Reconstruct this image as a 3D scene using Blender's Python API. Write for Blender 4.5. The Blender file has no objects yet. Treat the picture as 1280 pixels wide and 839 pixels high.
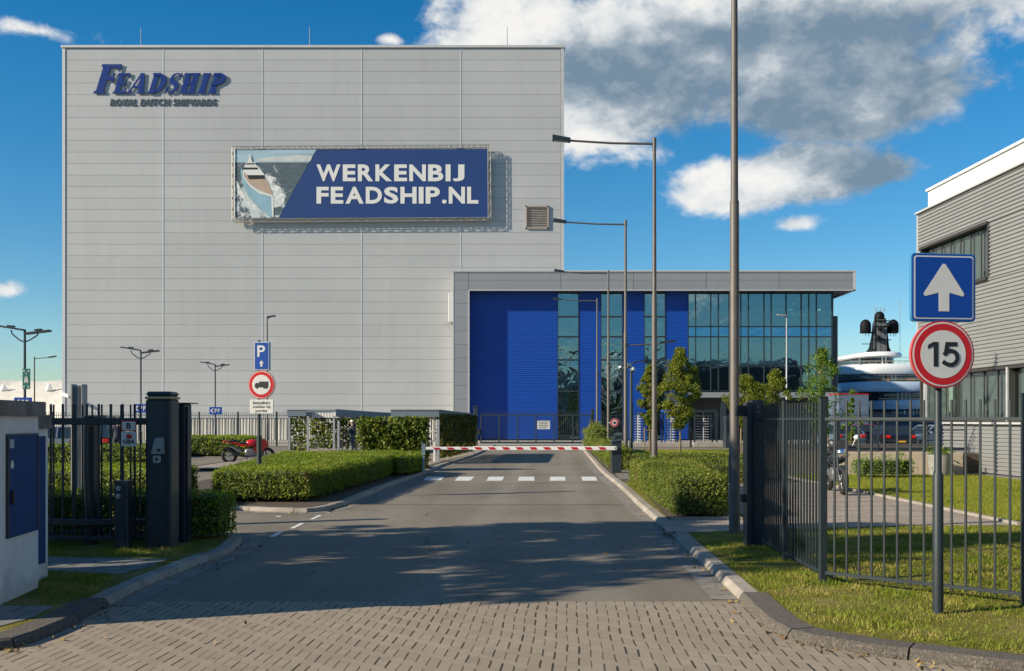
import bpy, bmesh, math, random
import numpy as np
from mathutils import Vector, Matrix

random.seed(7)
RNG = np.random.default_rng(11)
R = math.radians
SC = bpy.context.scene
COL = SC.collection

# ------------------------------------------------------------------ camera
F = 1250.0                      # focal length in photo pixels
EYE = 1.75
HX, HY = 640.0, 525.0           # principal column, horizon row
cam = bpy.data.cameras.new("camera")
cam.sensor_width = 36.0
cam.lens = 36.0 * F / 1280.0
cam.shift_y = (525.0 - 419.5) / 1280.0
cam.clip_start = 0.1
cam.clip_end = 3000.0
camo = bpy.data.objects.new("camera", cam)
camo.location = (0, 0, EYE)
camo.rotation_euler = (R(90), 0, 0)
COL.objects.link(camo)
SC.camera = camo

# ------------------------------------------------------------------ sun, sky, exposure
SUN_TO = Vector((-2.0, -0.72, 1.0)).normalized()
SUN_EL = math.asin(SUN_TO.z)
SUN_AZ = math.atan2(SUN_TO.x, SUN_TO.y)          # clockwise from +Y
sl = bpy.data.lights.new("sun", 'SUN')
sl.energy = 5.0
sl.angle = R(0.53)
sl.color = (1.0, 0.89, 0.71)
so = bpy.data.objects.new("sun", sl)
so.rotation_euler = SUN_TO.to_track_quat('Z', 'Y').to_euler()
COL.objects.link(so)

SC.view_settings.view_transform = 'Standard'
SC.view_settings.look = 'None'
SC.view_settings.exposure = 0.6
SC.view_settings.gamma = 1.0
SC.render.engine = 'CYCLES'
SC.cycles.max_bounces = 8
SC.cycles.transparent_max_bounces = 12
SC.cycles.use_denoising = True


def AE(px, py):
    """direction of something in the sky, given as it is seen from the eye: azimuth, elevation"""
    x = (px - HX) / F; z = (HY - py) / F
    return math.atan(x), math.atan(z / math.sqrt(1 + x * x))


class NT:
    def __init__(s, tree):
        s.t = tree; s.n = tree.nodes; s.l = tree.links
    def new(s, typ, **kw):
        nd = s.n.new(typ)
        for k, v in kw.items(): setattr(nd, k, v)
        return nd
    def link(s, a, b): s.l.new(a, b)
    def math(s, op, a, b=None, clamp=False, c=None):
        nd = s.new('ShaderNodeMath', operation=op); nd.use_clamp = clamp
        for i, v in enumerate((a, b, c)):
            if v is None: continue
            if isinstance(v, (int, float)): nd.inputs[i].default_value = v
            else: s.link(v, nd.inputs[i])
        return nd.outputs[0]
    def ramp(s, fac, stops):
        nd = s.new('ShaderNodeValToRGB')
        el = nd.color_ramp.elements
        while len(el) < len(stops): el.new(0.5)
        for e, (p, c) in zip(el, stops):
            e.position = p; e.color = (*c, 1) if len(c) == 3 else c
        s.link(fac, nd.inputs[0]); return nd.outputs[0]
    def mrange(s, v, a, b, c=0.0, d=1.0, smooth=False):
        nd = s.new('ShaderNodeMapRange')
        if smooth: nd.interpolation_type = 'SMOOTHSTEP'
        s.link(v, nd.inputs[0])
        for i, x in zip((1, 2, 3, 4), (a, b, c, d)): nd.inputs[i].default_value = x
        return nd.outputs[0]
    def mix(s, fac, a, b, blend='MIX'):
        nd = s.new('ShaderNodeMix', data_type='RGBA', blend_type=blend)
        for sock, v in ((nd.inputs[0], fac), (nd.inputs[6], a), (nd.inputs[7], b)):
            if isinstance(v, (int, float)): sock.default_value = v
            elif isinstance(v, tuple): sock.default_value = (*v, 1) if len(v) == 3 else v
            else: s.link(v, sock)
        return nd.outputs[2]
    def noise(s, vec, scale, detail=4.0, rough=0.55, dist=0.0):
        nd = s.new('ShaderNodeTexNoise')
        nd.inputs['Scale'].default_value = scale; nd.inputs['Detail'].default_value = detail
        nd.inputs['Roughness'].default_value = rough; nd.inputs['Distortion'].default_value = dist
        if vec is not None: s.link(vec, nd.inputs['Vector'])
        return nd.outputs[0]


def build_world():
    w = bpy.data.worlds.new("World"); SC.world = w; w.use_nodes = True
    T = NT(w.node_tree)
    for n in list(T.n): T.n.remove(n)
    out = T.new('ShaderNodeOutputWorld')
    sky = T.new('ShaderNodeTexSky'); sky.sky_type = 'NISHITA'; sky.sun_disc = False
    sky.sun_elevation = SUN_EL; sky.sun_rotation = SUN_AZ % (2 * math.pi)
    sky.air_density = 1.0; sky.dust_density = 0.0; sky.ozone_density = 2.0
    hsv = T.new('ShaderNodeHueSaturation'); hsv.inputs['Saturation'].default_value = 1.48
    hsv.inputs['Hue'].default_value = 0.497
    T.link(sky.outputs[0], hsv.inputs['Color'])
    geo = T.new('ShaderNodeTexCoord')
    sep = T.new('ShaderNodeSeparateXYZ'); T.link(geo.outputs['Generated'], sep.inputs[0])
    az0 = T.math('ARCTAN2', sep.outputs[0], sep.outputs[1])
    el0 = T.math('ARCSINE', sep.outputs[2])
    # the clouds: (px, py, half width, half height, strength)
    blobs = [(650, 45, 150, 95, 1.7), (780, 80, 220, 120, 2.0), (960, 30, 330, 95, 2.1), (1150, -10, 190, 62, 1.5),
             (745, 140, 100, 50, 1.2), (1070, 116, 165, 58, 1.9), (950, 140, 80, 40, .9),
             (915, 232, 92, 40, 1.7), (1000, 218, 120, 40, 1.8), (1085, 216, 85, 28, 1.3),
             (995, 279, 36, 13, .9), (490, 50, 20, 9, .8), (40, 38, 60, 9, .55), (8, 362, 36, 12, .8)]
    def density(az, el):
        total = None
        for (px, py, rx, ry, s) in blobs:
            a, e = AE(px, py)
            dx = T.math('MULTIPLY', T.math('SUBTRACT', az, a), F / rx)
            dy = T.math('MULTIPLY', T.math('SUBTRACT', el, e), F / ry)
            d = T.math('SQRT', T.math('ADD', T.math('MULTIPLY', dx, dx), T.math('MULTIPLY', dy, dy)))
            v = T.math('MULTIPLY', T.math('SUBTRACT', 1.0, d), s)
            total = v if total is None else T.math('SMOOTH_MAX', total, v, c=0.15)
        comb = T.new('ShaderNodeCombineXYZ')
        T.link(az, comb.inputs[0]); T.link(T.math('MULTIPLY', el, 1.45), comb.inputs[1]); comb.inputs[2].default_value = 3.7
        n = T.noise(comb.outputs[0], 11.0, 9.0, 0.58, 0.2)
        n2 = T.noise(comb.outputs[0], 34.0, 6.0, 0.6, 0.5)
        f = T.math('ADD', T.math('MULTIPLY', T.math('SUBTRACT', n, 0.52), 2.5),
                   T.math('MULTIPLY', T.math('SUBTRACT', n2, 0.5), 0.9))
        back = T.math('MULTIPLY', T.math('LESS_THAN', sep.outputs[1], 0.0), 0.62)   # unseen broken cloud behind the camera, amount chosen to whiten the fill light
        base = T.math('MAXIMUM', total, T.math('ADD', -0.65, back))
        return T.math('ADD', base, f), f
    d0, f0 = density(az0, el0)
    d1, f1 = density(T.math('SUBTRACT', az0, 0.020), T.math('ADD', el0, 0.030))
    cov = T.mrange(d0, -0.08, 0.62, 0, 1, True)
    relief = T.math('MULTIPLY', T.math('SUBTRACT', f0, f1), 0.62)
    # how much of each cloud is sunlit crest and how much grey belly
    dark = None
    for (px, py, rx, ry, s) in [(800, 105, 130, 45, .45), (900, 110, 120, 55, .50), (1080, 130, 150, 62, .80), (960, 60, 200, 45, .40), (1130, 60, 150, 45, .35),
                                (1095, 225, 50, 30, .50), (985, 250, 110, 14, .32), (740, 90, 70, 40, .25), (940, 150, 70, 34, .45)]:
        a, e = AE(px, py)
        dx = T.math('MULTIPLY', T.math('SUBTRACT', az0, a), F / rx)
        dy = T.math('MULTIPLY', T.math('SUBTRACT', el0, e), F / ry)
        r2 = T.math('ADD', T.math('MULTIPLY', dx, dx), T.math('MULTIPLY', dy, dy))
        v = T.math('MULTIPLY', T.math('EXPONENT', T.math('MULTIPLY', r2, -0.8)), s)
        dark = v if dark is None else T.math('ADD', dark, v)
    dark = T.math('MINIMUM', dark, 0.82)
    lit = T.math('ADD', T.math('SUBTRACT', 0.90, dark), relief, clamp=True)
    ccol = T.ramp(lit, [(0.0, (0.20, 0.29, 0.38)), (0.3, (0.36, 0.435, 0.505)), (0.50, (0.58, 0.635, 0.68)), (0.76, (0.84, 0.86, 0.86)), (1.0, (1.0, 0.98, 0.94))])
    bs = T.new('ShaderNodeBackground'); bs.inputs[1].default_value = 0.076
    # clean, haze-free air near the horizon
    clean = T.ramp(T.mrange(el0, 0.0, 0.30), [(0.0, (.74, .90, 1.16)), (0.35, (.80, .95, 1.06)), (1.0, (.90, 1.06, 1.10))])
    T.link(T.mix(1.0, hsv.outputs[0], clean, 'MULTIPLY'), bs.inputs[0])
    bc = T.new('ShaderNodeBackground'); bc.inputs[1].default_value = 0.63
    T.link(ccol, bc.inputs[0])
    mx = T.new('ShaderNodeMixShader')
    T.link(T.math('MULTIPLY', cov, 0.97), mx.inputs[0]); T.link(bs.outputs[0], mx.inputs[1]); T.link(bc.outputs[0], mx.inputs[2])
    T.link(mx.outputs[0], out.inputs[0])
    w.cycles.sampling_method = 'MANUAL'; w.cycles.sample_map_resolution = 512
build_world()

# ------------------------------------------------------------------ helpers
def W(px, py, Y):
    return Vector(((px - HX) / F * Y, Y, EYE - (py - HY) / F * Y))
def GP(px, py, z=0.0):
    Y = F * (EYE - z) / (py - HY)
    return Vector(((px - HX) / F * Y, Y, z))

class MB:
    """collects shapes into one mesh"""
    def __init__(s): s.v = []; s.f = []; s.m = []
    def add(s, vs, fs, mi=0):
        b = len(s.v); s.v += [tuple(v) for v in vs]
        s.f += [tuple(i + b for i in f) for f in fs]; s.m += [mi] * len(fs); return s
    def box(s, x0, x1, y0, y1, z0, z1, mi=0):
        return s.add([(x0,y0,z0),(x1,y0,z0),(x1,y1,z0),(x0,y1,z0),(x0,y0,z1),(x1,y0,z1),(x1,y1,z1),(x0,y1,z1)],
                     [(0,3,2,1),(4,5,6,7),(0,1,5,4),(1,2,6,5),(2,3,7,6),(3,0,4,7)], mi)
    def bbox(s, x0, x1, y0, y1, z0, z1, b=0.01, mi=0):
        """box with chamfered edges"""
        bm = bmesh.new(); bmesh.ops.create_cube(bm, size=1)
        for v in bm.verts:
            v.co = Vector(((x0+x1)/2 + v.co.x*(x1-x0), (y0+y1)/2 + v.co.y*(y1-y0), (z0+z1)/2 + v.co.z*(z1-z0)))
        bmesh.ops.bevel(bm, geom=list(bm.edges), offset=b, segments=1, affect='EDGES')
        s.addbm(bm, mi); return s
    def addbm(s, bm, mi=0):
        bm.verts.index_update()
        s.add([v.co[:] for v in bm.verts], [[v.index for v in f.verts] for f in bm.faces], mi); bm.free()
    def obar(s, p0, p1, w, h, up=(0,0,1), mi=0):
        """rectangular bar from p0 to p1, w across, h along up"""
        p0, p1 = Vector(p0), Vector(p1); d = (p1 - p0).normalized(); u = Vector(up)
        if abs(d.dot(u)) > .98: u = Vector((0,1,0))
        r = d.cross(u).normalized(); u = r.cross(d).normalized()
        vs = []
        for p in (p0, p1):
            for a, b in ((-1,-1),(1,-1),(1,1),(-1,1)): vs.append(p + r*(a*w/2) + u*(b*h/2))
        return s.add(vs, [(3,2,1,0),(4,5,6,7),(0,1,5,4),(1,2,6,5),(2,3,7,6),(3,0,4,7)], mi)
    def tube(s, pts, rad, n=10, mi=0, cap=True):
        pts = [Vector(p) for p in pts]
        if not isinstance(rad, (list, tuple)): rad = [rad]*len(pts)
        rings = []
        prev = None
        for i, p in enumerate(pts):
            d = (pts[min(i+1, len(pts)-1)] - pts[max(i-1, 0)])
            d = d.normalized() if d.length > 1e-9 else Vector((0,0,1))
            ref = prev if prev is not None else (Vector((1,0,0)) if abs(d.x) < .9 else Vector((0,1,0)))
            a = (ref - d*ref.dot(d))
            if a.length < 1e-6: a = Vector((0,1,0)) - d*d.y
            a.normalize(); b = d.cross(a); prev = a
            rings.append([p + (a*math.cos(2*math.pi*k/n) + b*math.sin(2*math.pi*k/n))*rad[i] for k in range(n)])
        vs = [v for r in rings for v in r]; fs = []
        for i in range(len(pts)-1):
            for k in range(n):
                fs.append((i*n+k, i*n+(k+1)%n, (i+1)*n+(k+1)%n, (i+1)*n+k))
        if cap:
            fs.append(tuple(reversed(range(n)))); fs.append(tuple((len(pts)-1)*n+k for k in range(n)))
        return s.add(vs, fs, mi)
    def prism(s, poly, z0, z1, mi=0):
        """vertical prism over an xy polygon; z1 may be a list"""
        n = len(poly); zt = z1 if isinstance(z1, (list, tuple)) else [z1]*n
        area = sum(poly[i][0]*poly[(i+1)%n][1] - poly[(i+1)%n][0]*poly[i][1] for i in range(n))
        idx = list(range(n)) if area > 0 else list(reversed(range(n)))
        P = [poly[i] for i in idx]; Z = [zt[i] for i in idx]
        vs = [(p[0],p[1],z0) for p in P] + [(p[0],p[1],z) for p, z in zip(P, Z)]
        fs = [tuple(reversed(range(n))), tuple(range(n, 2*n))] + [(i,(i+1)%n,n+(i+1)%n,n+i) for i in range(n)]
        return s.add(vs, fs, mi)
    def plate(s, poly, y0, y1, mi=0):
        """xz polygon given thickness from y0 (front) to y1 (back)"""
        n = len(poly)
        area = sum(poly[i][0]*poly[(i+1)%n][1] - poly[(i+1)%n][0]*poly[i][1] for i in range(n))
        P = poly if area > 0 else list(reversed(poly))
        vs = [(p[0],y0,p[1]) for p in P] + [(p[0],y1,p[1]) for p in P]
        fs = [tuple(range(n)), tuple(reversed(range(n, 2*n)))] + [(i,n+i,n+(i+1)%n,(i+1)%n) for i in range(n)]
        return s.add(vs, fs, mi)
    def sideplate(s, poly, x0, x1, mi=0):
        """yz polygon given thickness along x"""
        n = len(poly)
        vs = [(x0,p[0],p[1]) for p in poly] + [(x1,p[0],p[1]) for p in poly]
        fs = [tuple(range(n)), tuple(reversed(range(n, 2*n)))] + [(i,n+i,n+(i+1)%n,(i+1)%n) for i in range(n)]
        return s.add(vs, fs, mi)
    def sheet(s, pts, mi=0):
        return s.add(pts, [tuple(range(len(pts)))], mi)
    def sphere(s, c, r, n=12, m=8, mi=0, sc=(1,1,1), zmin=-1.0):
        vs = []; fs = []
        for j in range(m+1):
            t = -math.pi/2 + math.pi*j/m
            for k in range(n):
                a = 2*math.pi*k/n
                vs.append((c[0]+r*sc[0]*math.cos(t)*math.cos(a), c[1]+r*sc[1]*math.cos(t)*math.sin(a), c[2]+r*sc[2]*max(zmin, math.sin(t))))
        for j in range(m):
            for k in range(n): fs.append((j*n+k, j*n+(k+1)%n, (j+1)*n+(k+1)%n, (j+1)*n+k))
        return s.add(vs, fs, mi)
    def ring(s, c, R0, r, n=28, m=8, axis='X', mi=0):
        vs = []; fs = []
        for i in range(n):
            a = 2*math.pi*i/n
            for k in range(m):
                b = 2*math.pi*k/m; rr = R0 + r*math.cos(b); h = r*math.sin(b)
                if axis == 'X': vs.append((c[0]+h, c[1]+rr*math.cos(a), c[2]+rr*math.sin(a)))
                else: vs.append((c[0]+rr*math.cos(a), c[1]+h, c[2]+rr*math.sin(a)))
        for i in range(n):
            for k in range(m): fs.append((i*m+k, ((i+1)%n)*m+k, ((i+1)%n)*m+(k+1)%m, i*m+(k+1)%m))
        return s.add(vs, fs, mi)
    def ribwall(s, p0, p1, z0, z1, period, depth, mi=0):
        """horizontal ribs, wall running p0 -> p1, ribs stand out to the right of that direction"""
        d = (Vector((p1[0]-p0[0], p1[1]-p0[1]))).normalized(); nx, ny = d.y, -d.x
        prof = []; z = z0; k = 0
        while z < z1 - 1e-6:
            for fz, o in ((0.0, 0), (0.12, 1), (0.52, 1), (0.64, 0)):
                zz = z + fz*period
                if zz <= z1: prof.append((zz, o*depth))
            z += period
        prof.append((z1, 0))
        n = len(prof); vs = []
        for p in (p0, p1):
            for (zz, o) in prof: vs.append((p[0]+nx*o, p[1]+ny*o, zz))
        return s.add(vs, [(i, n+i, n+i+1, i+1) for i in range(n-1)], mi)

def root_loc(o):
    while o.parent: o = o.parent
    return o.location

def link(name, me, parent=None, label=None):
    o = bpy.data.objects.new(name, me); COL.objects.link(o)
    if parent: o.parent = parent
    if label: o['label'] = label
    return o

def build(name, mb, mats, parent=None, world=True, smooth=False, label=None, loc=None):
    """one mesh object; with world=True the shapes were given in world coordinates"""
    vs = mb.v
    off = None
    if loc is not None: off = loc
    elif parent is not None and world: off = root_loc(parent)
    if off is not None: vs = [(v[0]-off[0], v[1]-off[1], v[2]-off[2]) for v in vs]
    me = bpy.data.meshes.new(name); me.from_pydata(vs, [], mb.f)
    if not isinstance(mats, (list, tuple)): mats = [mats]
    for m in mats: me.materials.append(m)
    if len(mats) > 1: me.polygons.foreach_set('material_index', mb.m)
    if smooth:
        me.polygons.foreach_set('use_smooth', [True]*len(me.polygons))
        try: me.set_sharp_from_angle(angle=R(38))
        except Exception: pass
    me.update()
    o = link(name, me, parent, label)
    if loc is not None and parent is None: o.location = loc
    return o

def thing(name, label, cat, loc=(0,0,0), rz=0.0, group=None):
    o = bpy.data.objects.new(name, None); COL.objects.link(o)
    o.empty_display_size = .2
    o.location = loc; o.rotation_euler = (0,0,rz); o['label'] = label; o['category'] = cat
    if group: o['group'] = group
    return o
def tag(o, label=None, cat=None, group=None, kind=None):
    if label: o['label'] = label
    if cat: o['category'] = cat
    if group: o['group'] = group
    if kind: o['kind'] = kind
    return o
def struct(name, mb, mats, smooth=False):
    return tag(build(name, mb, mats, smooth=smooth), kind='structure')
def copy_tree(o, parent=None):
    c = o.copy(); COL.objects.link(c); c.parent = parent
    for ch in list(o.children): copy_tree(ch, c)
    return c
def dup(o, loc, label, rz=None):
    c = copy_tree(o); c.location = loc; c['label'] = label
    if rz is not None: c.rotation_euler = (0,0,rz)
    return c

# ------------------------------------------------------------------ materials
def base_mat(name):
    m = bpy.data.materials.new(name); m.use_nodes = True
    T = NT(m.node_tree); b = T.n['Principled BSDF']
    return m, T, b
def mat(name, col, rough=.5, metal=0.0, var=0.0, vscale=3.0, bump=0.0, bscale=30.0, island=0.0, spec=0.5, emit=0.0, dirt=None, stretch=None, coat=0.0):
    m, T, b = base_mat(name)
    b.inputs['Roughness'].default_value = rough; b.inputs['Metallic'].default_value = metal
    b.inputs['Specular IOR Level'].default_value = spec
    b.inputs['Coat Weight'].default_value = coat
    tc = T.new('ShaderNodeTexCoord'); vec = tc.outputs['Object']
    if stretch:
        mp = T.new('ShaderNodeMapping'); mp.inputs['Scale'].default_value = stretch; T.link(vec, mp.inputs[0]); vec = mp.outputs[0]
    c = None
    if var > 0:
        n = T.noise(vec, vscale, 5, .6)
        f = T.mrange(n, .3, .7, 1-var, 1+var)
        mul = T.new('ShaderNodeVectorMath', operation='SCALE'); mul.inputs[0].default_value = col; T.link(f, mul.inputs['Scale'])
        c = mul.outputs[0]
    if island > 0:
        g = T.new('ShaderNodeNewGeometry')
        f = T.mrange(g.outputs['Random Per Island'], 0, 1, 1-island, 1+island)
        mul = T.new('ShaderNodeVectorMath', operation='SCALE')
        if c is not None: T.link(c, mul.inputs[0])
        else: mul.inputs[0].default_value = col
        T.link(f, mul.inputs['Scale']); c = mul.outputs[0]
    if dirt:
        n = T.noise(vec, dirt[1], 7, .68)
        f = T.mrange(n, dirt[2], dirt[2]+.14, 0, dirt[3])
        c = T.mix(f, c if c is not None else (*col, 1), (*dirt[0], 1))
    if c is None: b.inputs['Base Color'].default_value = (*col, 1)
    else: T.link(c, b.inputs['Base Color'])
    if bump > 0:
        n = T.noise(vec, bscale, 4, .6)
        bp = T.new('ShaderNodeBump'); bp.inputs['Strength'].default_value = 1.0; bp.inputs['Distance'].default_value = bump
        T.link(n, bp.inputs['Height']); T.link(bp.outputs[0], b.inputs['Normal'])
    if emit > 0:
        b.inputs['Emission Color'].default_value = (*col, 1); b.inputs['Emission Strength'].default_value = emit
    return m

def leaf_mat(name, stops, trans=.25, patch=None, pscale=.6, hue=0):
    m, T, b = base_mat(name)
    g = T.new('ShaderNodeNewGeometry')
    tc = T.new('ShaderNodeTexCoord')
    r = g.outputs['Random Per Island']
    n = T.noise(tc.outputs['Object'], pscale, 4, .6)
    f = T.math('ADD', T.math('MULTIPLY', r, .6), T.math('MULTIPLY', T.mrange(n, .3, .7), .4))
    c = T.ramp(f, stops)
    if patch: c = T.mix(T.mrange(T.noise(tc.outputs['Object'], patch[1], 4), patch[2], patch[2]+.12), c, (*patch[0], 1))
    T.link(c, b.inputs['Base Color']); b.inputs['Roughness'].default_value = .55
    b.inputs['Specular IOR Level'].default_value = .35
    tr = T.new('ShaderNodeBsdfTranslucent'); T.link(T.mix(1.0, c, (1.5, 1.6, .6, 1), 'MULTIPLY'), tr.inputs[0])
    mx = T.new('ShaderNodeMixShader'); mx.inputs[0].default_value = trans
    T.link(b.outputs[0], mx.inputs[1]); T.link(tr.outputs[0], mx.inputs[2])
    T.link(mx.outputs[0], T.n['Material Output'].inputs[0])
    return m

M = {}
M['steel'] = mat('galvanised steel', (.34,.35,.36), .5, .3, .12, 6)
M['mast'] = mat('weathered mast paint', (.105,.092,.080), .55, .15, .12, 5, dirt=((.10,.09,.08), 3, .58, .4))
M['anthracite'] = mat('anthracite powder coat', (.024,.034,.042), .38, 0, .12, 4, island=.08)
M['anthracite_light'] = mat('grey green powder coat', (.030,.042,.047), .42, 0, .12, 3, island=.1)
M['fence_green'] = mat('dark green grey fence paint', (.019,.028,.032), .5, 0, .2, 3, island=.1, dirt=((.05,.055,.05), 6, .6, .5), spec=.35)
M['gate_black'] = mat('black blue powder coat', (.018,.026,.036), .42, 0, .12, 3)
M['black'] = mat('black rubber', (.018,.018,.018), .7, 0, .2, 8)
M['white'] = mat('white paint', (.74,.73,.70), .5, 0, .06, 4)
M['whitegloss'] = mat('white gloss paint', (.78,.78,.78), .25, 0, .04, 1, coat=.3)
M['red'] = mat('red paint', (.55,.015,.02), .35, 0, .1, 6)
M['redgloss'] = mat('red motorcycle lacquer', (.5,.008,.012), .18, 0, .06, 6, coat=.6)
M['signblue'] = mat('retroreflective blue', (.003,.055,.30), .6, 0, .05, 6, spec=.25)
M['signwhite'] = mat('retroreflective white', (.60,.59,.555), .45, 0, .05, 9)
M['signred'] = mat('retroreflective red', (.5,.008,.012), .4, 0, .05, 6)
M['signblack'] = mat('sign black', (.012,.012,.014), .5)
M['signback'] = mat('aluminium sign edge', (.35,.45,.5), .4, .6, .06, 6)
M['green_sign'] = mat('safety green', (.004,.13,.10), .45)
M['soil'] = mat('bare soil', (.085,.062,.042), .95, 0, .35, 9, .02, 40)
M['glass_dark'] = mat('dark window glass', (.02,.028,.034), .06, 0, 0, spec=.9)
M['chrome'] = mat('chrome', (.7,.7,.7), .2, 1.0)
M['tail'] = mat('red lamp lens', (.6,.02,.01), .2, 0, coat=.5)
M['plate'] = mat('yellow number plate', (.72,.45,.03), .45)
M['skin'] = mat('skin', (.5,.3,.21), .6)
M['navy'] = mat('navy cloth', (.014,.018,.035), .85, 0, .2, 12)
M['denim'] = mat('denim', (.06,.085,.15), .85, 0, .2, 14)
M['concrete'] = mat('concrete', (.33,.30,.26), .85, 0, .15, 2, .004, 60, dirt=((.17,.15,.12), 1.3, .56, .5))
M['render_white'] = mat('white rendered masonry', (.66,.655,.64), .88, 0, .07, 1.6, .004, 70, dirt=((.45,.43,.39), 2.2, .58, .4), stretch=(1,1,.5))
M['copestone'] = mat('weathered coping concrete', (.20,.185,.165), .95, 0, .3, 5, .012, 35, dirt=((.07,.065,.06), 3.5, .47, .75), stretch=(1,1,.35))
M['doorblue'] = mat('blue cabinet door', (.004,.045,.16), .6, 0, .1, 3, spec=.2)

def grime(m, col, z0, z1, amt=.8):
    T = NT(m.node_tree); b = T.n['Principled BSDF']; sock = b.inputs['Base Color']
    src = sock.links[0].from_socket
    tc = T.new('ShaderNodeTexCoord'); sp = T.new('ShaderNodeSeparateXYZ'); T.link(tc.outputs['Object'], sp.inputs[0])
    n = T.noise(tc.outputs['Object'], 5, 7, .7)
    z = T.math('ADD', sp.outputs[2], T.math('MULTIPLY', T.math('SUBTRACT', n, .5), 1.1))
    T.link(T.mix(T.mrange(z, z1, z0, 0, amt), src, (*col, 1)), sock)
grime(M['render_white'], (.26,.24,.19), -.15, .26, .6)
def asphalt_mat():
    m, T, b = base_mat('worn asphalt'); tc = T.new('ShaderNodeTexCoord'); v = tc.outputs['Object']
    big = T.noise(v, .22, 5, .6); fine = T.noise(v, 260, 2, .7)
    mp = T.new('ShaderNodeMapping'); mp.inputs['Scale'].default_value = (1.1, .1, 1); T.link(v, mp.inputs[0])
    streak = T.noise(mp.outputs[0], .9, 5, .6)
    mid = T.noise(v, 7, 6, .7)
    a = T.math('ADD', T.math('MULTIPLY', T.mrange(big, .3, .7), .30), T.math('MULTIPLY', T.mrange(streak, .3, .7), .30))
    a = T.math('ADD', a, T.math('MULTIPLY', T.mrange(mid, .3, .7), .15))
    a = T.math('ADD', a, T.math('MULTIPLY', T.mrange(fine, .25, .75), .30))
    c = T.ramp(a, [(.15, (.115,.100,.074)), (.5, (.190,.163,.124)), (.85, (.275,.238,.184))])
    sep = T.new('ShaderNodeSeparateXYZ'); T.link(v, sep.inputs[0])
    lane = T.math('SUBTRACT', sep.outputs[0], T.math('MULTIPLY', sep.outputs[1], .045))
    trk = T.math('ABSOLUTE', T.math('SUBTRACT', T.math('ABSOLUTE', T.math('ADD', lane, .45)), .85))
    trk = T.math('SUBTRACT', 1.0, T.mrange(trk, .08, .42, 0, 1, True))
    c = T.mix(T.math('MULTIPLY', trk, .20), c, (.34, .31, .25))
    spots = T.noise(v, 2.3, 3, .5); c = T.mix(T.mrange(spots, .68, .74, 0, .45), c, (.07, .065, .055))
    vor = T.new('ShaderNodeTexVoronoi', feature='DISTANCE_TO_EDGE'); vor.inputs['Scale'].default_value = .23
    wv = T.new('ShaderNodeTexNoise'); wv.inputs['Scale'].default_value = 1.4; wv.inputs['Detail'].default_value = 6; T.link(v, wv.inputs['Vector'])
    wa = T.new('ShaderNodeVectorMath', operation='MULTIPLY_ADD'); T.link(wv.outputs[1], wa.inputs[0]); wa.inputs[1].default_value = (.9,.9,0); T.link(v, wa.inputs[2]); T.link(wa.outputs[0], vor.inputs['Vector'])
    crack = T.math('SUBTRACT', 1.0, T.mrange(vor.outputs[0], .0015, .004)); crack = T.math('MULTIPLY', crack, T.mrange(T.noise(v, .5, 2), .48, .6))
    c = T.mix(T.math('MULTIPLY', crack, .75), c, (.05, .045, .04))
    T.link(c, b.inputs['Base Color']); b.inputs['Roughness'].default_value = .82; b.inputs['Specular IOR Level'].default_value = .35
    bp = T.new('ShaderNodeBump'); bp.inputs['Distance'].default_value = .004; bp.inputs['Strength'].default_value = .9
    T.link(fine, bp.inputs['Height']); T.link(bp.outputs[0], b.inputs['Normal'])
    return m
M['asphalt'] = asphalt_mat()

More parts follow.
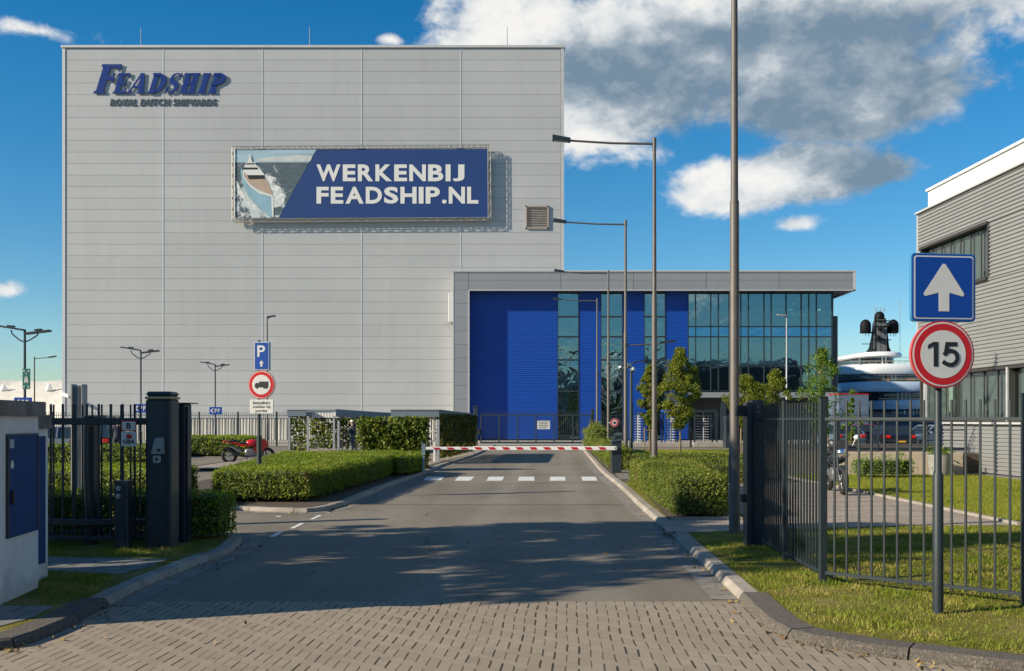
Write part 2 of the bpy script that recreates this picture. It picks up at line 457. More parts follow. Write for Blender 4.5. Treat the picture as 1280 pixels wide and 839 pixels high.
def paver_mat(name, bw, bl, lo, hi, joint=(.03,.024,.018), jw=.085, jl=.03, lfac=.45, warp=.012, shear=0.0):
    """clinker pavers: bw wide (x), bl long (y), rows offset by half, open side joints"""
    m, T, b = base_mat(name); tc = T.new('ShaderNodeTexCoord')
    nz = T.new('ShaderNodeTexNoise'); nz.inputs['Scale'].default_value = .6; nz.inputs['Detail'].default_value = 3; T.link(tc.outputs['Object'], nz.inputs['Vector'])
    sub = T.new('ShaderNodeVectorMath', operation='SUBTRACT'); T.link(nz.outputs[1], sub.inputs[0]); sub.inputs[1].default_value = (.5,.5,.5)
    scl = T.new('ShaderNodeVectorMath', operation='SCALE'); T.link(sub.outputs[0], scl.inputs[0]); scl.inputs['Scale'].default_value = warp*8
    add = T.new('ShaderNodeVectorMath', operation='ADD'); T.link(tc.outputs['Object'], add.inputs[0]); T.link(scl.outputs[0], add.inputs[1])
    sep = T.new('ShaderNodeSeparateXYZ'); T.link(add.outputs[0], sep.inputs[0])
    x, y = T.math('SUBTRACT', sep.outputs[0], T.math('MULTIPLY', sep.outputs[1], shear)), sep.outputs[1]
    yr = T.math('DIVIDE', y, bl); row = T.math('FLOOR', yr); fy = T.math('FRACT', yr)
    half = T.math('MULTIPLY', T.math('MODULO', T.math('ABSOLUTE', row), 2.0), .5)
    wn0 = T.new('ShaderNodeTexWhiteNoise', noise_dimensions='1D'); T.link(row, wn0.inputs['W'])
    jitter = T.math('MULTIPLY', T.math('SUBTRACT', wn0.outputs[0], .5), .16)
    xr = T.math('ADD', T.math('ADD', T.math('DIVIDE', x, bw), half), jitter); colm = T.math('FLOOR', xr); fx = T.math('FRACT', xr)
    cv = T.new('ShaderNodeCombineXYZ'); T.link(colm, cv.inputs[0]); T.link(row, cv.inputs[1])
    wn = T.new('ShaderNodeTexWhiteNoise', noise_dimensions='3D'); T.link(cv.outputs[0], wn.inputs['Vector'])
    rnd = wn.outputs[0]
    ex = T.math('MINIMUM', fx, T.math('SUBTRACT', 1.0, fx)); ey = T.math('MINIMUM', fy, T.math('SUBTRACT', 1.0, fy))
    jx = T.math('SUBTRACT', 1.0, T.mrange(ex, jw*.55, jw*1.05)); jy = T.math('SUBTRACT', 1.0, T.mrange(ey, jl*.4, jl*1.0))
    jxx = T.math('MULTIPLY', jx, T.mrange(ey, 0.03, .09))
    big = T.noise(tc.outputs['Object'], .8, 4); fine = T.noise(tc.outputs['Object'], 90, 4, .7)
    f = T.math('ADD', T.math('MULTIPLY', rnd, .45), T.math('ADD', T.math('MULTIPLY', T.mrange(big, .3, .7), .3), T.math('MULTIPLY', fine, .25)))
    c = T.ramp(f, [(.1, lo), (.9, hi)])
    c = T.mix(T.math('MULTIPLY', jy, lfac), c, (*joint, 1)); c = T.mix(jxx, c, (*joint, 1))
    T.link(c, b.inputs['Base Color']); b.inputs['Roughness'].default_value = .85
    stain = T.noise(tc.outputs['Object'], 1.7, 7, .7)
    c = T.mix(T.mrange(stain, .55, .75, 0, .45), c, (*[q*.45 for q in lo], 1))
    T.link(c, b.inputs['Base Color'])
    hgt = T.math('SUBTRACT', T.math('ADD', T.math('MULTIPLY', rnd, .25), T.math('MULTIPLY', fine, .2)), T.math('MAXIMUM', jxx, T.math('MULTIPLY', jy, .6)))
    bp = T.new('ShaderNodeBump'); bp.inputs['Distance'].default_value = .006; T.link(hgt, bp.inputs['Height']); T.link(bp.outputs[0], b.inputs['Normal'])
    return m
M['paver'] = paver_mat('beige concrete pavers', .088, .20, (.30,.235,.165), (.41,.335,.245), warp=.005, shear=.07)
def apron_mat():
    """interlocking beige blocks: open side joints in broken lines that run away down the road"""
    m, T, b = base_mat('beige interlocking pavers'); tc = T.new('ShaderNodeTexCoord')
    nz = T.new('ShaderNodeTexNoise'); nz.inputs['Scale'].default_value = .7; nz.inputs['Detail'].default_value = 4; T.link(tc.outputs['Object'], nz.inputs['Vector'])
    ma = T.new('ShaderNodeVectorMath', operation='MULTIPLY_ADD'); T.link(nz.outputs[1], ma.inputs[0]); ma.inputs[1].default_value = (.09,.06,0); T.link(tc.outputs['Object'], ma.inputs[2])
    sep = T.new('ShaderNodeSeparateXYZ'); T.link(ma.outputs[0], sep.inputs[0])
    x = T.math('DIVIDE', T.math('SUBTRACT', sep.outputs[0], T.math('MULTIPLY', sep.outputs[1], .06)), .091)
    cx = T.math('FLOOR', T.math('ADD', x, .5)); fx = T.math('ABSOLUTE', T.math('SUBTRACT', x, cx))       # distance to the nearest joint line
    wj = T.new('ShaderNodeTexWhiteNoise', noise_dimensions='1D'); T.link(cx, wj.inputs['W'])
    ph = T.math('ADD', T.math('MULTIPLY', cx, .25), T.math('MULTIPLY', wj.outputs[0], .05))
    yy = T.math('ADD', T.math('DIVIDE', sep.outputs[1], .345), ph); fy = T.math('FRACT', yy)
    w2 = T.new('ShaderNodeTexWhiteNoise', noise_dimensions='2D'); cv = T.new('ShaderNodeCombineXYZ'); T.link(cx, cv.inputs[0]); T.link(T.math('FLOOR', yy), cv.inputs[1]); T.link(cv.outputs[0], w2.inputs['Vector'])
    wid = T.math('ADD', .038, T.math('MULTIPLY', w2.outputs[0], .055))
    jx = T.math('MULTIPLY', T.math('LESS_THAN', fx, wid), T.math('MULTIPLY', T.math('GREATER_THAN', fy, .04), T.math('LESS_THAN', fy, .70)))
    # block ids lie between joint lines
    bx = T.math('FLOOR', x); by = T.math('ADD', T.math('DIVIDE', sep.outputs[1], .1725), T.math('MULTIPLY', bx, .5)); fb = T.math('FRACT', by)
    jy = T.math('SUBTRACT', 1.0, T.mrange(T.math('MINIMUM', fb, T.math('SUBTRACT', 1.0, fb)), .01, .035))
    w3 = T.new('ShaderNodeTexWhiteNoise', noise_dimensions='2D'); cb = T.new('ShaderNodeCombineXYZ'); T.link(bx, cb.inputs[0]); T.link(T.math('FLOOR', by), cb.inputs[1]); T.link(cb.outputs[0], w3.inputs['Vector'])
    big = T.noise(tc.outputs['Object'], .6, 5, .6); fine = T.noise(tc.outputs['Object'], 110, 4, .75); stain = T.noise(tc.outputs['Object'], 2.1, 7, .72)
    f = T.math('ADD', T.math('MULTIPLY', w3.outputs[0], .26), T.math('ADD', T.math('MULTIPLY', T.mrange(big, .3, .7), .30), T.math('MULTIPLY', fine, .35)))
    c = T.ramp(f, [(.1, (.245,.195,.142)), (.55, (.315,.256,.19)), (.95, (.385,.32,.245))])
    c = T.mix(T.mrange(stain, .56, .76, 0, .42), c, (.15,.12,.085))
    c = T.mix(T.math('MULTIPLY', jy, T.mrange(stain, .35, .65, .18, .6)), c, (.13,.10,.07))
    c = T.mix(T.math('MULTIPLY', jx, T.mrange(w2.outputs[0], 0, 1, .72, .96)), c, (.03,.024,.016))
    T.link(c, b.inputs['Base Color']); b.inputs['Roughness'].default_value = .88; b.inputs['Specular IOR Level'].default_value = .3
    h = T.math('SUBTRACT', T.math('ADD', T.math('MULTIPLY', w3.outputs[0], .3), T.math('MULTIPLY', fine, .25)), T.math('ADD', jx, T.math('MULTIPLY', jy, .25)))
    bp = T.new('ShaderNodeBump'); bp.inputs['Distance'].default_value = .007; T.link(h, bp.inputs['Height']); T.link(bp.outputs[0], b.inputs['Normal'])
    return m
M['paver'] = apron_mat()
M['pathpaver'] = paver_mat('pinkish path pavers', .21, .105, (.27,.215,.17), (.40,.33,.265), joint=(.12,.09,.07), jw=.04, jl=.06, lfac=.5)
M['tile'] = paver_mat('grey pavement tiles', .30, .30, (.17,.16,.145), (.25,.235,.21), jw=.03, jl=.03, lfac=.9, warp=.004)
M['redpath'] = paver_mat('red cycle pavers', .21, .105, (.17,.075,.065), (.23,.11,.09), jw=.04, jl=.05)
M['kerb'] = mat('concrete kerb', (.30,.262,.215), .9, 0, .18, 3, .004, 80, island=.12, dirt=((.13,.115,.095), 2.6, .55, .5))
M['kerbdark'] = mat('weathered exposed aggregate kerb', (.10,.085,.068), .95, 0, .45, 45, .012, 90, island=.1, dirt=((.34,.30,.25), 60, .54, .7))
M['gutter'] = mat('gutter slabs', (.22,.195,.165), .9, 0, .18, 4, .003, 70, island=.14)
M['marking'] = mat('road paint', (.72,.72,.68), .6, 0, .05, 4, dirt=((.28,.26,.21), 11, .50, .75))

def grass_mat(name, cols, s=1.2):
    m, T, b = base_mat(name); tc = T.new('ShaderNodeTexCoord'); v = tc.outputs['Object']
    a = T.noise(v, s, 6, .65); c2 = T.noise(v, 38, 4, .7)
    f = T.math('ADD', T.math('MULTIPLY', T.mrange(a, .3, .7), .6), T.math('MULTIPLY', T.mrange(c2, .3, .7), .4))
    c = T.ramp(f, cols); T.link(c, b.inputs['Base Color']); b.inputs['Roughness'].default_value = .9
    b.inputs['Specular IOR Level'].default_value = .15
    bp = T.new('ShaderNodeBump'); bp.inputs['Distance'].default_value = .05; T.link(c2, bp.inputs['Height']); T.link(bp.outputs[0], b.inputs['Normal'])
    return m
M['grassnear'] = grass_mat('verge turf', [(.2,(.10,.115,.012)),(.5,(.20,.185,.03)),(.75,(.31,.255,.09))], 1.6)
M['grassfar'] = grass_mat('sunny lawn', [(.15,(.15,.18,.012)),(.5,(.25,.26,.02)),(.85,(.33,.31,.03))], .7)
M['ground'] = grass_mat('ground', [(.2,(.10,.10,.06)),(.8,(.17,.16,.11))], .05)

def blade_mat(name, g, straw):
    m, T, b = base_mat(name); tc = T.new('ShaderNodeTexCoord'); geo = T.new('ShaderNodeNewGeometry')
    a = T.noise(tc.outputs['Object'], 1.9, 5, .65)
    f = T.math('ADD', T.math('MULTIPLY', T.mrange(a, .35, .68), .7), T.math('MULTIPLY', geo.outputs['Random Per Island'], .3))
    c = T.ramp(f, [(0, g[0]), (.45, g[1]), (.8, straw), (1, straw)])
    T.link(c, b.inputs['Base Color']); b.inputs['Roughness'].default_value = .6; b.inputs['Specular IOR Level'].default_value = .25
    tr = T.new('ShaderNodeBsdfTranslucent'); T.link(c, tr.inputs[0]); mx = T.new('ShaderNodeMixShader'); mx.inputs[0].default_value = .3
    T.link(b.outputs[0], mx.inputs[1]); T.link(tr.outputs[0], mx.inputs[2]); T.link(mx.outputs[0], T.n['Material Output'].inputs[0])
    return m
M['blade'] = blade_mat('grass blades', ((.095,.165,.010), (.22,.26,.022)), (.42,.34,.10))
M['bladefar'] = blade_mat('lawn blades', ((.10,.17,.014), (.18,.23,.02)), (.26,.26,.05))

HED = [(0,(.040,.072,.006)),(.35,(.105,.155,.010)),(.7,(.205,.25,.016)),(1,(.36,.375,.03))]
M['hedge'] = leaf_mat('hedge leaves', HED, .36, patch=((.16,.12,.045), 1.1, .62))
M['hedge_yellow'] = leaf_mat('yellowing hedge leaves', [(0,(.04,.06,.01)),(.4,(.10,.135,.014)),(.75,(.19,.21,.024)),(1,(.32,.29,.045))], .36, patch=((.20,.12,.05), 1.3, .60))
M['ivy'] = leaf_mat('ivy leaves', [(0,(.022,.04,.008)),(.45,(.085,.125,.014)),(.8,(.20,.22,.02)),(1,(.40,.34,.03))], .25, pscale=1.2)
M['ivy_autumn'] = leaf_mat('autumn creeper leaves', [(0,(.02,.035,.008)),(.45,(.07,.09,.014)),(.8,(.19,.15,.02)),(1,(.36,.10,.03))], .25, pscale=1.4)
M['treeleaf'] = leaf_mat('street tree leaves', [(0,(.045,.075,.010)),(.4,(.12,.16,.018)),(.75,(.23,.235,.025)),(1,(.36,.31,.04))], .35, pscale=.9)
M['treegreen'] = leaf_mat('fresh green leaves', [(0,(.04,.09,.010)),(.5,(.11,.19,.02)),(1,(.24,.30,.04))], .35, pscale=.9)
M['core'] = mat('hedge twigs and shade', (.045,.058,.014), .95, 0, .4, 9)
M['bark'] = mat('bark', (.17,.125,.07), .9, 0, .3, 12, .01, 40)
M['stake'] = mat('timber stake', (.26,.19,.10), .85, 0, .2, 10)

# ------------------------------------------------------------------ foliage helpers
def mesh_np(name, V, Fq, k, m, parent=None, loc=(0,0,0)):
    """V (n,3), faces of k corners each"""
    V = V - np.array(loc)[None, :]
    me = bpy.data.meshes.new(name); nf = len(Fq)
    me.vertices.add(len(V)); me.vertices.foreach_set('co', V.astype(np.float32).ravel())
    me.loops.add(nf*k); me.loops.foreach_set('vertex_index', Fq.astype(np.int32).ravel())
    me.polygons.add(nf); me.polygons.foreach_set('loop_start', np.arange(nf, dtype=np.int32)*k)
    me.materials.append(m); me.update(calc_edges=True)
    return link(name, me, parent)

def leaves_geo(P, size, aspect=.6, Nrm=None, flat=.0):
    """rhombic folded leaves at points P"""
    n = len(P)
    D = RNG.normal(size=(n,3)); D /= np.linalg.norm(D, axis=1)[:,None]
    if Nrm is not None:
        Z = Nrm + RNG.normal(size=(n,3))*.85 + np.array([-.45,-.2,.1]); Z /= np.linalg.norm(Z, axis=1)[:,None]
        D = D - (D*Z).sum(1)[:,None]*Z; D /= np.linalg.norm(D, axis=1)[:,None]; B = np.cross(D, Z)
    else:
        A = RNG.normal(size=(n,3)); B = np.cross(D, A); B /= np.linalg.norm(B, axis=1)[:,None]
    s = size*RNG.uniform(.65, 1.35, size=(n,1))
    V = np.stack([P - D*s*.5, P + B*s*aspect*.5, P + D*s*.5, P - B*s*aspect*.5], 1).reshape(-1,3)
    return V, np.arange(4*n).reshape(-1,4)

def poly_area_sample(poly, n):
    P = np.array(poly); mn, mx = P.min(0), P.max(0); out = []; need = n
    tot = 0
    while need > 0:
        Q = RNG.uniform(mn, mx, size=(max(need*3, 64), 2)); ins = inside(Q, P)
        Q = Q[ins][:need]; out.append(Q); need -= len(Q); tot += 1
        if tot > 60: break
    return np.concatenate(out)
def inside(Q, P):
    r = np.zeros(len(Q), bool); j = len(P)-1
    for i in range(len(P)):
        xi, yi = P[i]; xj, yj = P[j]
        c = ((yi > Q[:,1]) != (yj > Q[:,1])) & (Q[:,0] < (xj-xi)*(Q[:,1]-yi)/((yj-yi) if yj != yi else 1e-9) + xi)
        r ^= c; j = i
    return r
def parea(poly):
    return abs(sum(poly[i][0]*poly[(i+1)%len(poly)][1]-poly[(i+1)%len(poly)][0]*poly[i][1] for i in range(len(poly))))/2

def lump(x, y, s=1.0):
    return np.sin(x*2.1*s+1.3)*np.cos(y*1.7*s+.4)*.5 + np.sin(x*5.3*s+y*3.1*s)*.3 + np.sin(y*7.7*s-x*4.3*s)*.2

def hedge(label, poly, z0, z1, leaf=.045, dens=900, m='hedge', cat='hedge', group='clipped hedges beside the entrance road', bare=.12, rough=.045, shoots=4.0, lift=.024, name='clipped_hedge'):
    """a clipped hedge: dark twiggy core, a skin of single leaves, bare stems showing near the ground"""
    area = sum(poly[i][0]*poly[(i+1)%len(poly)][1]-poly[(i+1)%len(poly)][0]*poly[i][1] for i in range(len(poly)))
    if area < 0: poly = list(reversed(poly))
    cx = sum(p[0] for p in poly)/len(poly); cy = sum(p[1] for p in poly)/len(poly)
    root = thing(name, label, cat, (cx, cy, z0), group=group)
    inner = []
    n = len(poly)
    for i in range(n):
        p0, p1, p2 = Vector(poly[i-1]), Vector(poly[i]), Vector(poly[(i+1)%n])
        a = (p1-p0).normalized(); b = (p2-p1).normalized()
        nn = (Vector((-a.y, a.x)) + Vector((-b.y, b.x))); nn.normalize(); inner.append((p1.x+nn.x*.10, p1.y+nn.y*.10))
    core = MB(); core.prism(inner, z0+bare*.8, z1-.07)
    Pst = poly_area_sample(inner, max(8, int(parea(inner)*4)))
    for (x, y) in Pst[:90]:
        core.tube([(x, y, z0), (x+random.uniform(-.05,.05), y+random.uniform(-.05,.05), z0+bare+.1)], .012, 5)
    # stems along the edge
    for i in range(n):
        p0, p1 = Vector(inner[i]), Vector(inner[(i+1)%n]); L = (p1-p0).length
        for k in range(int(L/.14)):
            q = p0.lerp(p1, (k+random.random())/max(1, L/.14))
            core.tube([(q.x, q.y, z0), (q.x+random.uniform(-.06,.06), q.y+random.uniform(-.06,.06), z0+bare+.12)], .010, 4)
    build('stems', core, M['core'], root)
    pts = []; nr = []
    nt = int(parea(poly)*dens); T2 = poly_area_sample(poly, nt)
    zz = z1 + lump(T2[:,0], T2[:,1])*rough + RNG.normal(size=len(T2))*lift
    dm = np.full(len(T2), 9.0)
    for i in range(n):
        p0, p1 = np.array(poly[i]), np.array(poly[(i+1)%n]); L = np.linalg.norm(p1-p0); d = (p1-p0)/L
        dm = np.minimum(dm, np.abs((T2[:,0]-p0[0])*d[1]-(T2[:,1]-p0[1])*d[0]))
    zz -= .06*np.exp(-dm/.07)
    pts.append(np.column_stack([T2, zz])); nr.append(np.tile([0,0,1.0], (len(T2),1)))
    for i in range(n):
        p0, p1 = np.array(poly[i]), np.array(poly[(i+1)%n]); L = np.linalg.norm(p1-p0); d = (p1-p0)/L; nn = np.array([d[1], -d[0]])
        k = int(L*(z1-z0)*dens*1.25)
        if k < 1: continue
        t = RNG.uniform(0, 1, k); z = z0 + bare + (z1-z0-bare)*RNG.uniform(0, 1, k)**.85 - np.abs(RNG.normal(size=k))*bare*.35
        off = lump(t*L, z*2, 1.4)*rough*.9 + RNG.normal(size=k)*lift*1.2
        off -= .09*np.exp(-np.minimum(t, 1-t)*L/.09) + .06*np.exp(-np.maximum(0, z1-z)/.07) - .02 - .03*np.sin(t*L*9+z*7)*np.sin(t*L*3.3+1)*.5
        q = p0[None,:] + (p1-p0)[None,:]*t[:,None] + nn[None,:]*off[:,None]
        pts.append(np.column_stack([q, z])); nr.append(np.tile([nn[0], nn[1], .25], (k,1)))
    P = np.concatenate(pts); N = np.concatenate(nr)
    thin = lump(P[:,0]*1.9+P[:,2]*4, P[:,1]*1.9-P[:,2]*3, 1.6)
    keep = (thin > -.42) | (RNG.uniform(size=len(P)) < .35); P = P[keep]; N = N[keep]
    V, Fq = leaves_geo(P, leaf, .62, N)
    V = V.reshape(-1,4,3); sc_ = RNG.uniform(.7, 1.35, size=(len(V),1,1)); cc = V.mean(1, keepdims=True); V = (cc+(V-cc)*sc_).reshape(-1,3)
    if shoots > 0:
        ns = int(parea(poly)*shoots); S = poly_area_sample(poly, ns)
        allp = []
        for (x, y) in S:
            h = random.uniform(.03, .11); k = 5
            dx, dy = random.uniform(-.02,.02), random.uniform(-.02,.02)
            for j in range(k): allp.append((x+dx*j+random.uniform(-.012,.012), y+dy*j+random.uniform(-.012,.012), z1+h*j/k))
        V2, F2 = leaves_geo(np.array(allp), leaf*.8, .5)
        Fq = np.concatenate([Fq, F2+len(V)]); V = np.concatenate([V, V2])
    mesh_np('foliage', V, Fq, 4, M[m], root, loc=(cx, cy, z0))
    return root

def leafy_wall(p0, p1, z0, z1, dens, leaf, m, parent, thick=.12, name='foliage', gaps=.0):
    p0, p1 = np.array(p0), np.array(p1); L = np.linalg.norm(p1-p0); k = int(L*(z1-z0)*dens)
    t = RNG.uniform(0,1,k); z = RNG.uniform(z0, z1, k)
    g = lump(t*L*1.5, z*1.8, 1.0)
    keep = (g > -.55+gaps*1.1) | (RNG.uniform(size=k) < .25*(1-gaps)); t = t[keep]; z = z[keep]; g = g[keep]
    d = (p1-p0)/L; nn = np.array([d[1], -d[0]])
    off = g*thick*.6 + RNG.normal(size=len(t))*thick*.5
    q = p0[None,:] + (p1-p0)[None,:]*t[:,None] + nn[None,:]*off[:,None]
    V, Fq = leaves_geo(np.column_stack([q, z]), leaf, .8)
    return mesh_np(name, V, Fq, 4, M[m], parent, loc=root_loc(parent))

def tree(label, x, y, h, rad, trunk_h, m='treeleaf', leaf=.11, nclump=60, per=75, group='young street trees in front of the office wing', trunk_r=.05, stake=True, conical=.5, cat='tree', name='street_tree', seed=0, rz=0):
    rnd = random.Random(seed+int(abs(x)*100))
    root = thing(name, label, cat, (x, y, .08), group=group)
    mb = MB()
    mb.tube([(x,y,.08),(x+.02,y,trunk_h*.6),(x,y+.02,trunk_h),(x+.03,y,h*.7),(x,y,h*.97)], [trunk_r*1.25,trunk_r,trunk_r*.85,trunk_r*.45,trunk_r*.12], 8)
    cl = []
    for i in range(nclump):
        f = (i+rnd.random())/nclump
        zz = trunk_h*.92 + (h-trunk_h*.92)*f
        prof = (math.sin(min(1, (f*1.25+.12))*math.pi*.5) if f < .35 else (1-(f-.35)/.65)**.75)
        rr = rad*prof*math.sqrt(rnd.random())*1.0
        a = rnd.uniform(0, 2*math.pi)
        c = Vector((x+math.cos(a)*rr, y+math.sin(a)*rr, zz+rr*.35)); cl.append((c, rad*rnd.uniform(.10,.20)))
        if rnd.random() < .6:
            mb.tube([(x, y, zz-rr*.35), (x+math.cos(a)*rr*.6, y+math.sin(a)*rr*.6, zz+rr*.05), c], [trunk_r*.3, trunk_r*.18, trunk_r*.07], 5)
    build('trunk', mb, M['bark'], root, smooth=True)
    P = []
    for c, r in cl:
        q = RNG.normal(size=(per,3)); q /= np.linalg.norm(q, axis=1)[:,None]; q *= (RNG.uniform(size=(per,1))**.45)*r*np.array([1.25,1.25,1.1])
        P.append(q+np.array(c)[None,:])
    P = np.concatenate(P); V, Fq = leaves_geo(P, leaf, .75)
    mesh_np('crown', V, Fq, 4, M[m], root, loc=(x, y, .08))
    if stake:
        s = MB()
        for dx in (-.28, .28): s.tube([(x+dx, y-.05, .08), (x+dx, y-.05, 1.35)], .035, 7)
        s.obar((x-.28,y-.05,1.2), (x+.28,y-.05,1.2), .012, .05)
        build('stake', s, M['stake'], root)
    return root

def grass_patch(name, label, poly, z, dens, h, m, seedheads=0):
    n = int(parea(poly)*dens); Q = poly_area_sample(poly, n)
    pat = lump(Q[:,0]*1.3, Q[:,1]*1.3, 1.2)
    keep = RNG.uniform(size=len(Q)) < np.clip(.62+pat*.5, .12, 1); Q = Q[keep]; pat = pat[keep]
    n = len(Q); a = RNG.uniform(0, 2*np.pi, n); hh = h*RNG.uniform(.4, 1.3, n)*(1+.5*pat); w = .0035+RNG.uniform(size=n)*.004
    lean = RNG.uniform(.1, .9, n)*hh; b = RNG.uniform(0, 2*np.pi, n)
    base = np.column_stack([Q, np.full(n, z)])
    wx = np.column_stack([np.cos(a)*w, np.sin(a)*w, np.zeros(n)])
    tip = base + np.column_stack([np.cos(b)*lean, np.sin(b)*lean, hh])
    V = np.stack([base-wx, base+wx, tip], 1).reshape(-1,3)
    o = mesh_np(name, V, np.arange(3*n).reshape(-1,3), 3, M[m])
    return tag(o, label, 'grass', kind='stuff')

# ------------------------------------------------------------------ lettering
def text_geo(txt, bold=0.0, shear=0.0, space=1.0):
    cu = bpy.data.curves.new('t', 'FONT'); cu.body = txt; cu.offset = bold; cu.shear = shear; cu.size = 1.0; cu.space_character = space
    cu.resolution_u = 4
    ob = bpy.data.objects.new('t', cu); COL.objects.link(ob)
    dg = bpy.context.evaluated_depsgraph_get(); me = bpy.data.meshes.new_from_object(ob.evaluated_get(dg))
    vs = [tuple(v.co) for v in me.vertices]; fs = [tuple(p.vertices) for p in me.polygons]
    bpy.data.objects.remove(ob); bpy.data.curves.remove(cu); bpy.data.meshes.remove(me)
    return vs, fs
def text_plate(mb, txt, x0, x1, z0, z1, y, th=.002, bold=.0, shear=0, space=1.0, mi=0, yaw=None):
    """lettering fitted to the rectangle, standing in the xz plane, facing -y, with thickness th"""
    vs, fs = text_geo(txt, bold, shear, space)
    ax = min(v[0] for v in vs); bx = max(v[0] for v in vs); az = min(v[1] for v in vs); bz = max(v[1] for v in vs)
    P = [(x0+(v[0]-ax)/(bx-ax)*(x1-x0), y, z0+(v[1]-az)/(bz-az)*(z1-z0)) for v in vs]
    mb.add(P, fs, mi)
    if th > .004:
        from collections import Counter
        c = Counter()
        for f in fs:
            for i in range(len(f)): c[(f[i], f[(i+1)%len(f)])] += 1
        b = len(mb.v); mb.v += [(p[0], p[1]+th, p[2]) for p in P]; base = b-len(P)
        for (i, j) in c:
            if (j, i) not in c: mb.f.append((base+i, b+i, b+j, base+j)); mb.m.append(mi+1 if mi == 0 and th > .05 else mi)
    return mb
def disc(cx, cz, r, n=40, a0=0, a1=2*math.pi):
    return [(cx+r*math.cos(a0+(a1-a0)*k/n), cz+r*math.sin(a0+(a1-a0)*k/n)) for k in range(n)]
def rrect(x0, x1, z0, z1, r, n=5):
    out = []
    for cx, cz, a in ((x1-r, z0+r, -90), (x1-r, z1-r, 0), (x0+r, z1-r, 90), (x0+r, z0+r, 180)):
        for k in range(n+1):
            t = R(a+90*k/n); out.append((cx+r*math.cos(t), cz+r*math.sin(t)))
    return out

# =================================================================== GROUND
ZK = .08
g = MB(); g.sheet([(-1500,-400,-.03),(1500,-400,-.03),(1500,2500,-.03),(-1500,2500,-.03)]); struct('ground', g, M['ground'])
def gsheet(name, pts, z, m): 
    mb = MB(); P = [(p[0], p[1], z) for p in pts]
    a = sum(P[i][0]*P[(i+1)%len(P)][1]-P[(i+1)%len(P)][0]*P[i][1] for i in range(len(P)))
    if a < 0: P.reverse()
    mb.sheet(P); return struct(name, mb, m)
YA = F*EYE/(752-HY)
gsheet('asphalt_road', [(-70,YA),(70,YA),(70,67.5),(-70,67.5)], 0.0, M['asphalt'])
gsheet('paved_apron', [(-70,-30),(70,-30),(70,YA-.002),(-70,YA-.002)], 0.0, M['paver'])
M['yard'] = mat('pale concrete yard', (.34,.315,.27), .85, 0, .12, .4, .003, 60)
gsheet('concrete_yard', [(-90,67.5),(120,67.5),(120,150),(-90,150)], 0.0, M['yard'])
M['water'] = mat('harbour water', (.02,.045,.06), .12, 0, .1, .3, .08, 1.5)
gsheet('harbour_water', [(-400,150.02),(500,150.02),(500,900),(-400,900)], -.02, M['water'])

def resample(pts, step):
    out = [Vector(pts[0][:2])]; 
    P = [Vector(p[:2]) for p in pts]; cum = [0]
    for i in range(1, len(P)): cum.append(cum[-1]+(P[i]-P[i-1]).length)
    n = max(1, round(cum[-1]/step)); res = []
    for k in range(n+1):
        t = cum[-1]*k/n; i = 0
        while i < len(P)-2 and cum[i+1] < t: i += 1
        res.append(P[i].lerp(P[i+1], (t-cum[i])/max(1e-6, cum[i+1]-cum[i])))
    return res
def smooth(pts, it=2):
    P = [Vector(p[:2]) for p in pts]
    for _ in range(it):
        Q = [P[0]]
        for i in range(len(P)-1): Q += [P[i].lerp(P[i+1], .25), P[i].lerp(P[i+1], .75)]
        Q.append(P[-1]); P = Q
    return P
def offset(P, d):
    out = []
    for i in range(len(P)):
        a = P[max(0,i-1)]; b = P[min(len(P)-1,i+1)]; t = (b-a).normalized(); out.append(P[i]+Vector((-t.y, t.x))*d)
    return out
def kerb(name, pts, side, m, width=.16, h=ZK, gut=.25, stone=1.0):
    """pts = top front edge; side +1 when the verge lies to the left of the direction of travel"""
    P = resample(smooth(pts), stone/4.0); mb = MB()
    f0 = offset(P, -side*.025); f1 = offset(P, 0.0); f2 = offset(P, side*.02); bk = offset(P, side*width)
    for i in range(0, len(P)-1, 4):
        j = min(i+4, len(P)-1)
        if j <= i: break
        rows = []
        for k in range(i, j+1):
            def sh(q):   # a small gap between stones
                v = q[k].copy()
                if k == i: v = v.lerp(q[min(k+1, len(P)-1)], .03)
                if k == j: v = v.lerp(q[max(k-1, 0)], .03)
                return v
            dz = RNG.normal()*.0015
            rows.append([(*sh(f0), -.02), (*sh(f0), h*.25), (*sh(f1), h-.018+dz), (*sh(f2), h+.001+dz), (*sh(bk), h+.001+dz), (*sh(bk), -.02)])
        b = []; fs = []
        for r in rows: b += r
        for k in range(len(rows)-1):
            for q in range(5):
                f = (k*6+q, k*6+q+1, (k+1)*6+q+1, (k+1)*6+q); fs.append(f if side < 0 else f[::-1])
        fs.append(tuple(range(6))); fs.append(tuple((len(rows)-1)*6+q for q in range(6)))
        mb.add(b, fs)
    struct(name, mb, m)
    if gut:
        gmb = MB(); Q = resample(smooth(pts), .3); a = offset(Q, -side*.03); c = offset(Q, -side*(.03+gut))
        for i in range(len(Q)-1):
            e = .02
            v = [a[i].lerp(a[i+1], e), a[i+1].lerp(a[i], e), c[i+1].lerp(c[i], e), c[i].lerp(c[i+1], e)]
            q = [(*w, .005) for w in v]
            gmb.sheet(q if side < 0 else q[::-1])
        struct('gutter', gmb, M['gutter'])
    return bk

def KP(L, z=ZK): return [GP(x, y, z) for x, y in L]
